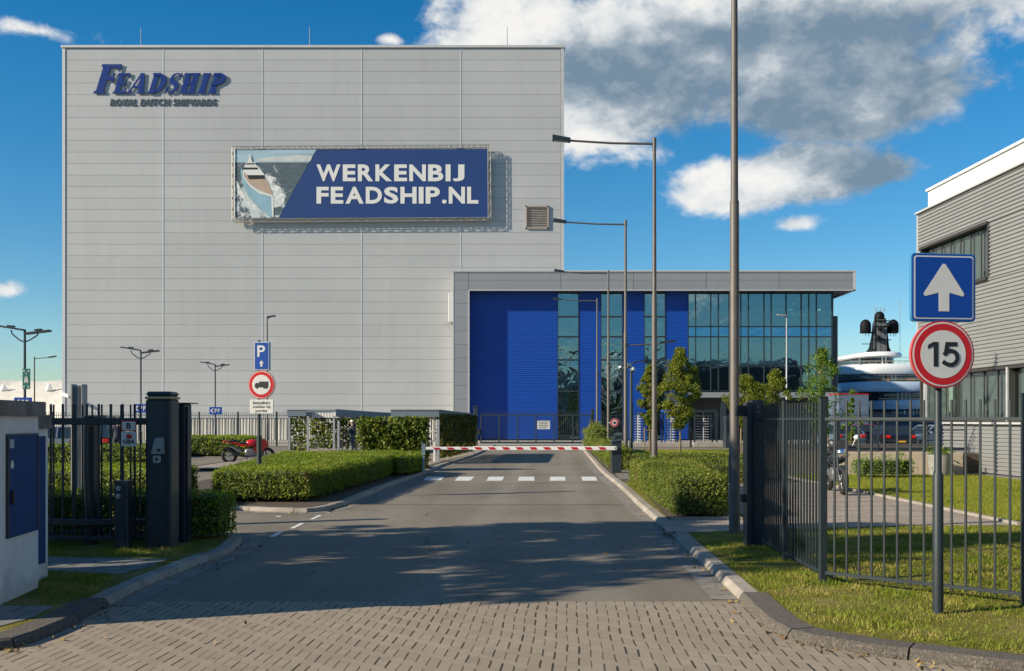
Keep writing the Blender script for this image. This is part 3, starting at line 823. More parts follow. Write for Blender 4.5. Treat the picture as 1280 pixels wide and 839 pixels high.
# left kerb, near: dark stones then pale ones, round the corner into the side road
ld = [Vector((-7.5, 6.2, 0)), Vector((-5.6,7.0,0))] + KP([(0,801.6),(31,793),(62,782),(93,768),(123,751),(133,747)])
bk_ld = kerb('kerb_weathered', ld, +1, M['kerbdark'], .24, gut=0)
ll = KP([(133,747),(160,734),(185,722),(210,713),(235,702),(262,693),(284,687)]) + [Vector((-3.83,14.05,0)), Vector((-3.98,14.75,0)), Vector((-4.5,14.98,0)), Vector((-6,15.0,0)), Vector((-12,15.0,0)), Vector((-30,15,0))]
bk_ll = kerb('kerb', ll, +1, M['kerb'], .16)
slabA = [(v.x, v.y) for v in bk_ld] + [(v.x, v.y) for v in bk_ll] + [(-30, 3), (-7.5, 6.0)]
mb = MB(); mb.prism(slabA, -.02, ZK-.002); struct('verge', mb, M['grassnear'])
# left island with the big hedge, then the bicycle sheds
li = [Vector((-30,19.6,0)), Vector((-12,19.55,0))] + KP([(277,632)]) + KP([(360,636),(398,635.5),(425,629),(450,619.5),(480,607),(503,599),(537.5,587),(551,581),(580,572),(596,567)]) + [Vector((-1.45,58,0)), Vector((-1.1,67.4,0))]
bk_li = kerb('kerb', li, +1, M['kerb'], .16)
slabB = [(v.x, v.y) for v in bk_li] + [(-11.6,67.4), (-11.6,36), (-8.4,34), (-8.6,26), (-30,26)]
mb = MB(); mb.prism(slabB, -.02, ZK-.002); struct('soil_bed', mb, M['soil'])
gsheet('shed_paving', [(-11.3,34.3),(-3.3,33.8),(-2.95,39),(-1.75,51),(-1.3,66.5),(-11.3,66.5)], ZK+.004, M['pathpaver'])
gsheet('cycle_path', [(-30,22.0),(-8.8,22.0),(-8.8,24.4),(-30,24.4)], ZK+.003, M['redpath'])
gsheet('footpath', [(-30,24.5),(-8.8,24.5),(-8.8,25.8),(-30,25.8)], ZK+.003, M['pathpaver'])
# right kerb
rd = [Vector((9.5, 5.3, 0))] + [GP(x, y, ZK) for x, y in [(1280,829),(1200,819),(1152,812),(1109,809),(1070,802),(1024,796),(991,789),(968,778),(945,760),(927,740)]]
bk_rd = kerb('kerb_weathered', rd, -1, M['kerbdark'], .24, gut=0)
rl = [GP(x, y, ZK) for x, y in [(927,740),(909,723.7),(889.5,705.6),(876,694),(860,680),(848,668),(838,660),(830,654),(802,631),(777,607),(766,599),(751,587),(741,575),(731,564)]] + [Vector((4.6,66.5,0))]
bk_rl = kerb('kerb', rl, -1, M['kerb'], .16)
slabD = [(v.x, v.y) for v in bk_rd] + [(v.x, v.y) for v in bk_rl if v.y < 27] + [(40,27),(40,4.5),(9.6,5.1)]
mb = MB(); mb.prism(slabD, -.02, ZK-.002); struct('verge', mb, M['grassnear'])
slabE = [(v.x, v.y) for v in bk_rl if v.y > 26.6] + [(5.3,66.5),(4.6,52),(4.1,32),(3.9,26.9)]
mb = MB(); mb.prism(slabE, -.02, ZK-.004); struct('soil_bed', mb, M['soil'])
gsheet('footpath', [(2.30,14.95),(2.47,16.4),(2.86,16.75),(4.0,16.8),(4.85,26.9),(8.0,26.9),(8.0,15.85),(6.2,15.75),(3.7,15.2),(2.9,14.8)], ZK+.004, M['pathpaver'])
gsheet('hedge_bed', [(2.62,16.75),(3.78,16.8),(4.75,26.4),(3.15,26.4),(2.9,21)], ZK+.007, M['soil'])
mb = MB()
for a, b in (((2.66,16.72),(3.85,16.75)), ((8.06,15.85),(8.06,30))):
    mb.obar((a[0],a[1],ZK+.01), (b[0],b[1],ZK+.01), .1, .07)
struct('edging_stone', mb, M['kerb'])
gsheet('lawn', [(8.12,15.95),(30,15.5),(30,30.6),(8.12,30.6)], ZK+.004, M['grassfar'])
mb = MB(); mb.prism([(7.2,47.8),(19,47.8),(19,56.5),(4.75,56.5),(4.6,51)], -.02, ZK); struct('lawn', mb, M['grassfar'])
gsheet('barrier_pad', [(3.0,28.0),(3.75,28.0),(3.95,33),(3.35,33)], ZK+.006, M['asphalt'])
# concrete tiles on the left verge
def px_sheet(name, L, z, m): return gsheet(name, [GP(x, y, z) for x, y in L], z, m)
px_sheet('footpath', [(-200,696),(50,696),(212,698.5),(188,708),(150,717.5),(50,713),(-200,705)], ZK+.004, M['tile'])
px_sheet('footpath', [(-300,760),(-20,757),(48,757.5),(68,758),(40,772),(-2,783),(-300,800)], ZK+.004, M['tile'])
# painted markings
mb = MB()
def pq(L, z=.005): 
    P = [GP(x, y, z) for x, y in L]; a = sum(P[i].x*P[(i+1)%4].y-P[(i+1)%4].x*P[i].y for i in range(4))
    mb.sheet(P if a > 0 else P[::-1])
for xs in ((573,593,588,568),(611,630.5,627.5,608),(648.5,668,668,647.5),(688,706.5,707,687),(726.5,744.5,747,728)):
    pq([(xs[0],596),(xs[1],596),(xs[2],601),(xs[3],601)])
pq([(534,596),(556,596),(551,600.5),(529,600.5)]); pq([(547,583),(554,583),(549,585.3),(542,585.3)])
for q in ([(336,671),(343,671),(355,664.5),(349,664.5)],[(362,660.5),(368,660.5),(381,654),(375.5,654)],[(387,649.3),(392,649.3),(403,644),(398,644)],[(407,641),(411.5,641),(421,636.3),(416,636.3)]):
    pq(q)
pq([(345,645),(352,645),(351,646),(344,646)]); pq([(277,654),(286,654),(284,655.5),(276,655.5)])
struct('road_marking', mb, M['marking'])
# darker repaired seams across the asphalt
M['seam'] = mat('bitumen seam', (.045,.042,.038), .7, 0, .2, 8)
mb = MB()
for (Y, x0, x1, w) in ((20.6,-3.1,2.6,.035),(27.6,-2.8,2.95,.03),(35.3,-2.5,3.2,.05)):
    n = 14; top = [(x0+(x1-x0)*k/n, Y+math.sin(k*1.7)*.02) for k in range(n+1)]
    mb.sheet([(x, y-w, .004) for x, y in top]+[(x, y+w*.4, .004) for x, y in reversed(top)])
struct('road_seam', mb, M['seam'])
mb = MB()
for k in range(9):
    mb.sheet([(4.1+.0*k, 17.3+k*1.05, ZK+.009),(7.8, 17.3+k*1.05, ZK+.009),(7.8, 17.36+k*1.05, ZK+.009),(4.1, 17.36+k*1.05, ZK+.009)])
struct('bay_marking', mb, mat('worn bay lines', (.42,.37,.31), .8, 0, .3, 9))

# grass that stands up from the verges
fence_in = [(v.x, v.y) for v in bk_rd][3:] + [(v.x, v.y) for v in bk_rl if v.y < 14.8]
gp = [(v[0]+.02, v[1]+.02) for v in fence_in] + [(3.7,15.15),(6.2,15.7),(8.0,15.8),(9.5,15.8),(9.5,6.3)]
grass_patch('grass', 'rough verge grass with straw patches under the grey fence', gp, ZK-.012, 2600, .040, 'blade')
grass_patch('grass', 'bright lawn grass beyond the paved bay', [(8.15,16),(15,15.8),(14.2,30.4),(8.15,30.4)], ZK, 260, .06, 'bladefar')
gl = [GP(x, y, ZK) for x, y in [(47,682),(244,684),(222,696),(150,694.5),(47,695)]]
grass_patch('grass', 'strip of grass along the foot of the sliding gate', [(p.x, p.y) for p in gl], ZK-.012, 2600, .045, 'blade')
gl = [GP(x, y, ZK) for x, y in [(47,714),(150,719),(128,733),(112,744),(95,752),(70,757),(48,756)]]
grass_patch('grass', 'ragged patch of grass beside the white masonry cabinet', [(p.x, p.y) for p in gl], ZK-.012, 3200, .042, 'blade')

# =================================================================== BUILDINGS
# ---- the tall construction hall
DH = 86.0
def clad_mat(name, col, isl=.035, metal=.15, rough=.42):
    m, T, b = base_mat(name); tc = T.new('ShaderNodeTexCoord'); g = T.new('ShaderNodeNewGeometry')
    n = T.noise(tc.outputs['Object'], .12, 5, .6)
    mp = T.new('ShaderNodeMapping'); mp.inputs['Scale'].default_value = (1.6, 1, .08); T.link(tc.outputs['Object'], mp.inputs[0])
    st = T.noise(mp.outputs[0], 1.0, 6, .65)
    f = T.math('ADD', T.mrange(g.outputs['Random Per Island'], 0, 1, 1-isl, 1+isl), T.math('ADD', T.mrange(n, .3, .7, -.05, .05), T.mrange(st, .35, .75, .02, -.045)))
    s = T.new('ShaderNodeVectorMath', operation='SCALE'); s.inputs[0].default_value = col; T.link(f, s.inputs['Scale'])
    T.link(s.outputs[0], b.inputs['Base Color']); b.inputs['Metallic'].default_value = metal; b.inputs['Roughness'].default_value = rough
    return m
M['clad'] = clad_mat('silver grey sandwich panels', (.435,.435,.43), .035, .1)
M['clad_light'] = clad_mat('pale grey fascia panels', (.26,.27,.285))
M['trim'] = mat('light aluminium trim', (.52,.52,.51), .45, .2, .05, 2)
M['seal'] = mat('dark panel joint', (.40,.40,.40), .8)
hx0, hx1, hz = W(78,0,DH).x, W(705,0,DH).x, W(0,57,DH).z
hall = thing('shipyard_hall', 'enormous windowless silver grey panelled hall with blue lettering on its face', 'hall', (hx0,DH,0))
mb = MB(); mb.box(hx0+.1, hx1-.1, DH+.055, DH+130, 0, hz-.1); build('wall', mb, M['seal'], hall)
def panels(x_edges, z_edges, Y, gx=.02, gz=.003, th=.05):
    """cassette panels, each with a shallow chamfer so the joints catch light"""
    mb = MB()
    for i in range(len(x_edges)-1):
        for j in range(len(z_edges)-1):
            x0, x1, z0, z1 = x_edges[i]+gx/2, x_edges[i+1]-gx/2, z_edges[j]+gz/2, z_edges[j+1]-gz/2
            c = .009
            mb.add([(x0,Y+th,z0),(x1,Y+th,z0),(x1,Y+th,z1),(x0,Y+th,z1),(x0+c,Y,z0+c),(x1-c,Y,z0+c),(x1-c,Y,z1-c),(x0+c,Y,z1-c)],
                   [(4,5,6,7),(0,1,5,4),(1,2,6,5),(2,3,7,6),(3,0,4,7)])
    return mb
xe = [hx0+.28] + [W(p,0,DH).x for p in (204,328,452,576)] + [hx1-.28]
ze = [2.0+(hz-.25-2.0)*k/32 for k in range(33)]
build('cladding', panels(xe, ze, DH), M['clad'], hall)
mb = MB()
for x in xe[1:-1]: mb.box(x-.05, x+.05, DH-.02, DH+.1, 2.0, hz-.25)
for a in ((hx0, hx0+.26), (hx1-.26, hx1)): mb.box(a[0], a[1], DH-.05, DH+.5, .05, hz-.2)
mb.box(hx0-.1, hx1+.1, DH-.12, DH+1, hz-.2, hz)
mb.box(hx0, hx1, DH-.08, DH+.1, 1.92, 2.0)
build('trim', mb, M['trim'], hall)
# pale vertical profile plinth
mb = MB(); x = hx0+.3
while x < hx1-.3:
    w = random.uniform(.22,.30)
    mb.add([(x,DH+.05,.02),(x+w*.25,DH-.02,.02),(x+w*.7,DH-.02,.02),(x+w*.95,DH+.1,.02),(x,DH+.1,1.92),(x+w*.25,DH-.02,1.92),(x+w*.7,DH-.02,1.92),(x+w*.95,DH+.1,1.92)],
           [(0,1,5,4),(1,2,6,5),(2,3,7,6)]); x += w
build('plinth', mb, mat('cream profiled sheet', (.55,.52,.45), .6, 0, .1, 1.2, island=.14), hall)
# louvred vent
v = MB(); a, b = W(657,257,DH-.15), W(686,286,DH-.15)
v.box(a.x, b.x, DH-.14, DH-.02, b.z, b.z+.12); v.box(a.x, b.x, DH-.14, DH-.02, a.z-.12, a.z); v.box(a.x, a.x+.12, DH-.14, DH-.02, b.z, a.z); v.box(b.x-.12, b.x, DH-.14, DH-.02, b.z, a.z)
vo = build('vent', v, mat('vent frame', (.34,.30,.27), .6, 0, .1, 3), hall)
s = MB(); z = b.z+.16
while z < a.z-.16: s.obar(((a.x+.12), DH-.08, z), ((b.x-.12), DH-.08, z), .02, .13, up=(0,-.7,.7)); z += .15
build('louvre', s, mat('rusty brown louvres', (.33,.28,.26), .6, 0, .2, 2), vo)
for px in (176, 387, 634):
    r = MB(); p = W(px, 57, DH+2); r.tube([(p.x, DH+2, hz-.2), (p.x, DH+2, hz+2.4)], [.05,.025], 6); build('lightning_rod', r, M['steel'], hall)
b_ = MB(); p, q = W(560.5,367,DH-.5), W(567,403,DH-.5); b_.bbox(p.x, q.x, DH-.7, DH-.05, q.z, p.z, .04); build('wall_box', b_, M['trim'], hall)
b_ = MB(); p = W(84,494,DH-.3); b_.obar((p.x-.5,DH-.1,p.z+.15),(p.x+.35,DH-.7,p.z-.12),.25,.25); b_.tube([(p.x-.5,DH,p.z+.1),(p.x-.45,DH-.3,p.z+.2)], .06, 6); build('security_camera', b_, M['white'], hall)

# lettering: slanted roman capitals built stroke by stroke
M['letterblue'] = mat('blue letter face', (.001,.03,.19), .6, 0, .05, 1, spec=.2)
M['letterside'] = mat('dark letter return', (.008,.012,.03), .5)
sgn = thing('company_sign', 'blue slanted FEADSHIP letters with ROYAL DUTCH SHIPYARDS below, fixed to the hall', 'sign', (W(204,0,DH).x, DH, W(0,118,DH).z))
def serif_letter(ch, x, z, w, h, yb, th=.05):
    mb = MB(); k = [0]
    def pc(poly):
        k[0] += 1; e = .003*k[0]
        P = [(x+w*u + (.34*h*v)*.9 - 0, z+h*v) for u, v in poly]
        n = len(P); ar = sum(P[i][0]*P[(i+1)%n][1]-P[(i+1)%n][0]*P[i][1] for i in range(n))
        if ar < 0: P.reverse()
        mb.add([(p[0], yb-th-e, p[1]) for p in P], [tuple(range(n))], 0)
        mb.add([(p[0], yb-th-e, p[1]) for p in P]+[(p[0], yb, p[1]) for p in P], [(i, n+i, n+(i+1)%n, (i+1)%n) for i in range(n)]+[tuple(reversed(range(n,2*n)))], 1)
    def rc(a, b, c, d): pc([(a,c),(b,c),(b,d),(a,d)])
    st = .26*h/w; hb = .12; hl = .09; s = .06*h/w
    def stem(u0): rc(u0, u0+st, .04, .96); rc(u0-s, u0+st+s, 0, hl); rc(u0-s, u0+st+s, 1-hl, 1)
    def bowl(u0, cv, rv, right, inner):
        N = 14; o = []; i_ = []
        for q in range(N+1):
            t = -math.pi/2+math.pi*q/N
            o.append((u0+(right-u0)*math.cos(t), cv+rv*math.sin(t))); i_.append((u0+(right-u0-inner)*max(0,math.cos(t)), cv+(rv-hb)*math.sin(t)))
        for q in range(N): pc([o[q], o[q+1], i_[q+1], i_[q]])
    if ch == 'F': stem(.1); rc(.1, .98, 1-hb, 1); rc(.1, .8, .46, .46+hb); rc(.90,.98,.76,1); rc(.72,.80,.36,.70)
    if ch == 'E': stem(.1); rc(.1, .95, 1-hb, 1); rc(.1, .78, .45, .45+hb); rc(.1, 1.0, 0, hb); rc(.87,.95,.74,1); rc(.92,1.0,0,.28); rc(.70,.78,.35,.68)
    if ch == 'A':
        pc([(-.02,0),(.10,0),(.56,1),(.44,1)]); pc([(.62-.02,0),(.62+st,0),(.66,1),(.42,1)]); rc(.22,.7,.28,.28+hb*.8); rc(-.1,.2,0,hl); rc(.53,1.02,0,hl)
    if ch == 'D': stem(.1); bowl(.12+st*.6, .5, .5, 1.0, st*1.0); rc(.1,.5,1-hb,1); rc(.1,.5,0,hb)
    if ch == 'P': stem(.1); bowl(.12+st*.6, .70, .30, 1.0, st*.95); rc(.1,.5,1-hb,1); rc(.1,.5,.40,.40+hb*.8)
    if ch == 'H': stem(.08); stem(.92-st); rc(.2,.8,.45,.45+hb)
    if ch == 'I': stem(.5-st/2)
    if ch == 'S':
        pts = [(.93,.74),(.86,.88),(.68,.97),(.48,.97),(.28,.90),(.20,.75),(.26,.62),(.45,.53),(.66,.45),(.78,.34),(.78,.20),(.66,.08),(.46,.035),(.26,.07),(.12,.17),(.05,.30)]
        wd = [.03,.07,.06,.05,.10,.15,.17,.18,.18,.17,.15,.10,.05,.06,.07,.03]
        L = []; Rr = []
        for i, (u, v_) in enumerate(pts):
            a = pts[max(0,i-1)]; b2 = pts[min(len(pts)-1,i+1)]; dx, dz = (b2[0]-a[0])*w/h, b2[1]-a[1]; l = math.hypot(dx,dz); nx, nz = -dz/l, dx/l
            L.append((u+nx*wd[i]*h/w*.6, v_+nz*wd[i]*.6)); Rr.append((u-nx*wd[i]*h/w*.6, v_-nz*wd[i]*.6))
        for i in range(len(pts)-1): pc([L[i],L[i+1],Rr[i+1],Rr[i]])
        rc(.88,.97,.64,1.0); rc(.0,.10,0,.34)
    return mb
bz = W(0,117.5,DH).z; Hs = 25.5*DH/F; HF = 36.5*DH/F
def px2x(p): return W(p,0,DH).x
for ch, p0, p1, hh in (('F',117,144,HF),('E',141,158,Hs),('A',160,182,Hs),('D',184,205,Hs),('S',207,222,Hs),('H',224,247,Hs),('I',249,256,Hs),('P',260,280,Hs)):
    o = build('letter', serif_letter(ch, px2x(p0), bz, (p1-p0)*(.86 if ch in 'HIP' else .95)*DH/F, hh, DH-.07), [M['letterblue'], M['letterside']], sgn)
t = MB(); text_plate(t, 'ROYAL DUTCH SHIPYARDS', px2x(137.5), px2x(271), W(0,132.5,DH).z, W(0,124,DH).z, DH-.08, .06, bold=.02, shear=.25, space=1.12)
build('small_lettering', t, [mat('slate letter face', (.05,.065,.09), .6), M['letterside']], sgn)

# ---- the banner in its truss frame
YB = DH-.62
ban = thing('banner_frame', 'wide blue WERKENBIJ FEADSHIP.NL banner with a yacht photo, stretched in a lattice truss frame', 'banner', (W(451,0,YB).x, YB, W(0,277,YB).z))
def bw(px, py, y=YB): return W(px, py, y)
mb = MB(); 
def truss(a, b, n, d=.28, w=.24):
    """box truss from a to b lying in the wall plane"""
    a, b = Vector(a), Vector(b); t = (b-a).normalized(); u = Vector((t.z,0,-t.x))
    c = []
    for s_, y_ in ((-1,0),(1,0),(1,1),(-1,1)):
        o = u*(s_*w/2)+Vector((0,y_*d,0)); mb.tube([a+o, b+o], .024, 5); c.append(o)
    for i in range(n):
        p = a.lerp(b, i/n); q = a.lerp(b, (i+1)/n)
        for k in range(4):
            m_, n_ = c[k], c[(k+1)%4]
            if i % 2: m_, n_ = n_, m_
            mb.tube([p+m_, q+n_], .016, 4); mb.tube([p+m_, p+n_], .013, 4)
p00, p10, p11, p01 = bw(291.5,184.5), bw(611.5,182.5), bw(612,273.5), bw(291.5,275.5)
truss(p00, p10, 44); truss(p01, p11, 44); truss(p00, p01, 13); truss(p10, p11, 13)
build('truss', mb, mat('aluminium truss', (.42,.41,.38), .4, .5, .06, 2), ban)
mb = MB()
for px in (327,452,576):
    for py in (187, 271):
        p = bw(px, py); mb.obar((p.x,YB+.3,p.z),(p.x,DH,p.z),.12,.12); mb.obar((p.x-.35,YB+.2,p.z),(p.x+.35,YB+.2,p.z),.15,.22)
build('bracket', mb, M['anthracite'], ban)
M['bannerblue'] = mat('blue banner mesh', (.002,.037,.165), .75, 0, .05, .8)
mb = MB(); yb = YB+.06
def bp_(L, y): return [(bw(x, yy, YB).x, bw(x, yy, YB).z) for x, yy in L]
mb.plate(bp_([(293.5,272.5),(610,271.5),(610,186),(293.5,187)],0), yb, yb+.03)
cloth = build('banner_cloth', mb, M['bannerblue'], ban)
def pic(name, L, m, dy): 
    q = MB(); q.plate(bp_(L,0), yb-dy, yb-dy+.006); return build(name, q, m, cloth)
def sea_mat():
    m, T, b = base_mat('printed sea'); tc = T.new('ShaderNodeTexCoord'); sp = T.new('ShaderNodeSeparateXYZ'); T.link(tc.outputs['Object'], sp.inputs[0])
    mp = T.new('ShaderNodeMapping'); mp.inputs['Scale'].default_value = (1, 1, 4); T.link(tc.outputs['Object'], mp.inputs[0])
    n = T.noise(mp.outputs[0], 1.6, 7, .7)
    c = T.ramp(n, [(.3,(.03,.055,.07)),(.55,(.075,.115,.14)),(.75,(.14,.19,.21))])
    dv = T.new('ShaderNodeVectorMath', operation='DISTANCE'); dv.inputs[1].default_value = (-8.9, 0, 2.0); T.link(tc.outputs['Object'], dv.inputs[0])
    fo = T.math('ADD', T.noise(tc.outputs['Object'], 1.3, 7, .75), T.math('MULTIPLY', T.math('SUBTRACT', 1.0, T.math('DIVIDE', dv.outputs['Value'], 3.1)), .32))
    c = T.mix(T.mrange(fo, .60, .68), c, (.52,.56,.56))
    T.link(c, b.inputs['Base Color']); b.inputs['Roughness'].default_value = .6; return m
pic('print_sea', [(293.5,272.4),(348,272.2),(386,203),(293.5,203)], sea_mat(), .008)
pic('print_sky', [(293.5,203),(386,203),(395.5,186.6),(293.5,187)], mat('printed sky', (.30,.43,.50), .6, 0, .25, .6, stretch=(.3,1,2)), .012)
pic('print_cloud', [(318,199.5),(336,196.5),(352,196),(372,193.5),(390.5,195),(388,201.5),(350,202),(322,201.5)], mat('printed cloud', (.50,.52,.52), .6, 0, .15, 1), .02)
foam = mat('printed foam', (.60,.62,.60), .6, 0, .35, 3)
pic('print_wake', [(328,216),(334,219),(345,222),(340,228),(342,231),(350,233),(352,238),(356,245),(355,252),(350,258),(341,260),(339,245),(330,225)], foam, .02)
pic('print_wake', [(295,224),(301,236),(306,244),(316,255),(329,266),(318,262),(311,257),(304,249),(297,242)], foam, .02)
hullc = mat('printed hull', (.24,.40,.48), .5, 0, .12, 1); pwhite = mat('printed white', (.66,.66,.63), .5)
pic('print_hull', [(302,209),(304,222),(311,233),(325,243),(341,246),(340,271),(338,271.5),(325,262),(310,245),(302.5,228),(300.5,214)], hullc, .03)
pic('print_bow', [(339,246),(342,245),(341.8,271),(340,271.5)], pwhite, .036)
pic('print_deck', [(303,213),(325,216),(334,226),(341,243),(338,243.5),(322,236),(309,228),(304,220)], mat('printed teak', (.42,.31,.24), .6, 0, .15, 2), .04)
pic('print_rail', [(303,213),(304,222),(311,232),(325,242),(341,246.5),(341,244),(325,239.5),(312,230),(305.5,221),(304.5,213)], pwhite, .05)
pic('print_superstructure', [(303.5,214),(306,207),(322,207),(329,216),(331,219),(309,219)], pwhite, .056)
pic('print_window', [(309,219),(330,219),(330.5,223.5),(311,224)], M['signblack'], .062)
pic('print_window', [(304.5,209.5),(322.5,209.5),(322,212),(304,212)], M['signblack'], .062)
pic('print_superstructure', [(305.5,208.5),(307.5,203),(319,203),(321,208.5)], pwhite, .068)
pic('print_window', [(307.5,204.2),(319,204.2),(319.2,205.8),(307.2,205.8)], M['signblack'], .074)
pic('print_mast', [(310,203),(311.5,195),(312.3,191.5),(313,195),(315.5,203)], pwhite, .08)
def row(txt, widths, x0, x1, y0, y1):
    gap = .105; tot = sum(widths)+gap*(len(txt)-1); a = bw(x0, y0); b = bw(x1, y1); k = (b.x-a.x)/tot; x = a.x; t = MB()
    for ch, w in zip(txt, widths):
        top = b.z if ch != '.' else a.z+(b.z-a.z)*.24
        text_plate(t, ch, x, x+w*k, a.z, top, yb-.02, bold=.035); x += (w+gap)*k
    build('print_lettering', t, pwhite, cloth)
row('WERKENBIJ', (1.16,.62,.74,.80,.62,.80,.74,.24,.56), 395.5, 580.5, 226.5, 205.5)
row('FEADSHIP.NL', (.60,.62,.90,.80,.70,.80,.24,.70,.23,.80,.56), 395.5, 598, 254.5, 233.5)

# ---- the office wing
YF, YW = 84.3, 85.45
def wx(p, Y=YW): return (p-HX)/F*Y
def wz(p, Y=YW): return EYE-(p-HY)/F*Y
off = thing('office_wing', 'lower wing with a deep pale grey roof edge, blue walls and tall dark glazing', 'building', (wx(820),YF,0))
fx0, fx1, fz1, fz0 = wx(567,YF), wx(1069.5,YF), wz(338,YF), wz(362.5,YF)
mb = MB(); mb.box(fx0+.05, fx1-.05, YF+.055, YF+60, fz0+.06, fz1-.05); build('roof', mb, M['seal'], off)
fe = [wx(p,YF) for p in (567.3,585.5,701,792,883,974,1066)]
zc = [fz0, fz0+(fz1-fz0)*.5, fz0+(fz1-fz0)*.82, fz1-.12]
build('fascia', panels(fe[1:], zc, YF), M['clad_light'], off)
pz = [.05+(fz0-.05)*k/11 for k in range(12)]
build('pier', panels(fe[:2], pz+zc[1:], YF), M['clad_light'], off)
mb = MB(); mb.box(fx0-.03, fx1+.05, YF-.06, YF+.6, fz1-.12, fz1); mb.box(fe[1], fx1, YF-.03, YF+.1, fz0-.06, fz0+.02)
mb.box(fx1-.22, fx1+.02, YF-.03, YF+60, fz0-.06, fz1-.12); mb.box(fe[1]-.02, fe[1]+.08, YF-.03, YW-.02, .05, fz0-.06); mb.box(fx0-.06,fx0+.02,YF-.02,DH-.05,.05,fz1-.12)
build('trim', mb, M['trim'], off)
mb = MB(); mb.box(fe[1]+.1, fx1-.25, YF+.1, YF+60, fz0+.0, fz0+.055); build('soffit', mb, mat('dark soffit', (.17,.18,.19), .7), off)
mb = MB(); mb.box(fe[0]+.05, fe[1]-.02, YF+.1, DH-.02, .05, fz0); build('pier_core', mb, M['seal'], off)
M['blue'] = mat('deep blue cladding', (.001,.055,.33), .5, 0, .04, .5)
zt = fz0-.002; zg = .1
strips = [(585.5,696.7,'b'),(696.7,723.7,'g'),(723.7,750.8,'b'),(750.8,778.6,'g'),(778.6,804.9,'b'),(804.9,832,'g'),(832,860.2,'b')]
def win_glass(name, tint=(.16,.26,.27), refl=.36, wav=.012, gcol=(.55,.80,.86)):
    m, T, b = base_mat(name); T.n.remove(b)
    tr = T.new('ShaderNodeBsdfTransparent'); tr.inputs[0].default_value = (*tint,1)
    gl = T.new('ShaderNodeBsdfGlossy'); gl.inputs['Roughness'].default_value = .03; gl.inputs['Color'].default_value = (*gcol,1)
    tc = T.new('ShaderNodeTexCoord'); n = T.noise(tc.outputs['Object'], .55, 3, .5, .6)
    bp = T.new('ShaderNodeBump'); bp.inputs['Distance'].default_value = wav; T.link(n, bp.inputs['Height']); T.link(bp.outputs[0], gl.inputs['Normal'])
    mx = T.new('ShaderNodeMixShader'); mx.inputs[0].default_value = refl
    T.link(tr.outputs[0], mx.inputs[1]); T.link(gl.outputs[0], mx.inputs[2]); T.link(mx.outputs[0], T.n['Material Output'].inputs[0]); return m
M['wglass'] = win_glass('tinted facade glass')
M['wglass_wavy'] = win_glass('wavy strip glass', wav=.040, refl=.34)
M['wglass_blue'] = win_glass('blue spandrel glass', (.01,.06,.16), .5, .03, (.25,.62,.95))
M['frame'] = mat('dark window frame', (.02,.028,.034), .4)
for a, b, k in strips:
    if k == 'b':
        mb = MB(); mb.ribwall((wx(a),YW), (wx(b),YW), zg, zt, .17, .025); build('blue_wall', mb, M['blue'], off)
    else:
        mb = MB(); f = .07
        zs = [zg, wz(545), wz(489), wz(450), wz(421), wz(396), zt]
        for i in range(len(zs)): mb.box(wx(a), wx(b), YW-.04, YW+.12, max(zg, zs[i]-f), min(zt, zs[i]+f))
        mb.box(wx(a), wx(a)+f, YW-.05, YW+.13, zg, zt); mb.box(wx(b)-f, wx(b), YW-.05, YW+.13, zg, zt)
        w = build('window', mb, M['frame'], off)
        for i in range(len(zs)-1):
            q = MB(); x0, x1, z0, z1 = wx(a)+f, wx(b)-f, zs[i]+f, zs[i+1]-f
            q.box(x0, x1, YW+.02, YW+.04, z0, z1); build('pane', q, M['wglass'] if i > 3 else M['wglass_wavy'], w)
# curtain wall
cx0, cx1 = wx(860.2), wx(1041)
mull = [860.2,869.5,888.5,898,911.5,926,935.5,955,964,982.5,1001.5,1011,1020.5,1040]
rows = [wz(488.8), wz(458), wz(421), wz(408.3), zt]
mb = MB()
for p in mull: mb.box(wx(p)-.035, wx(p)+.035, YW-.10, YW+.1, rows[0], zt)
for z in rows: mb.box(cx0, cx1, YW-.06, YW+.11, z-.05, min(zt, z+.05))
cw = build('curtain_wall', mb, M['frame'], off)
for i in range(len(mull)-1):
    for j in range(4):
        q = MB(); q.box(wx(mull[i])+.04, wx(mull[i+1])-.04, YW+.02, YW+.035, rows[j]+.05, rows[j+1]-.05)
        build('pane', q, M['wglass_blue'] if j == 2 else M['wglass'], cw)
# interior seen through the panes
mb = MB()
mb.box(wx(585.5), cx1-.3, YW+9, YW+9.3, 0, zt-.02)
for z in (wz(415), wz(486)): mb.box(wx(697), cx1-.3, YW+.6, YW+9, z-.25, z+.2)
for p in (697.2, 723.2, 751.2, 778, 805.4, 831.5, 861): mb.box(wx(p)-.1, wx(p)+.05, YW+.3, YW+9, 0, zt-.02)
build('interior', mb, mat('dim interior', (.16,.19,.20), .9, 0, .3, .3), off)
mb = MB()
for (a, b, c, d) in ((955,364,982,408),(982,364,955,408),(965,372,1012,408),(1001,364,975,408),(955,421,982,458),(990,421,960,458),(1001,364,1001,458),(982,364,982,480)):
    mb.tube([(wx(a),YW+1.2,wz(b)),(wx(c),YW+1.2,wz(d))], .12, 6)
build('bracing', mb, mat('interior steel', (.55,.58,.58), .5, 0), off)
mb = MB()
for k in range(26):
    px = random.uniform(862,1035); py = random.choice((370,376,384,390,430,436)); mb.box(wx(px)-.12, wx(px)+.12, YW+2, YW+2.4, wz(py)-.02, wz(py)+.03)
for a in (700, 754, 808): mb.box(wx(a), wx(a+15), YW+1.0, YW+1.1, wz(394)-.02, wz(394)+.04)
build('ceiling_light', mb, mat('ceiling light', (1,.95,.8), .5, emit=1.6), off)
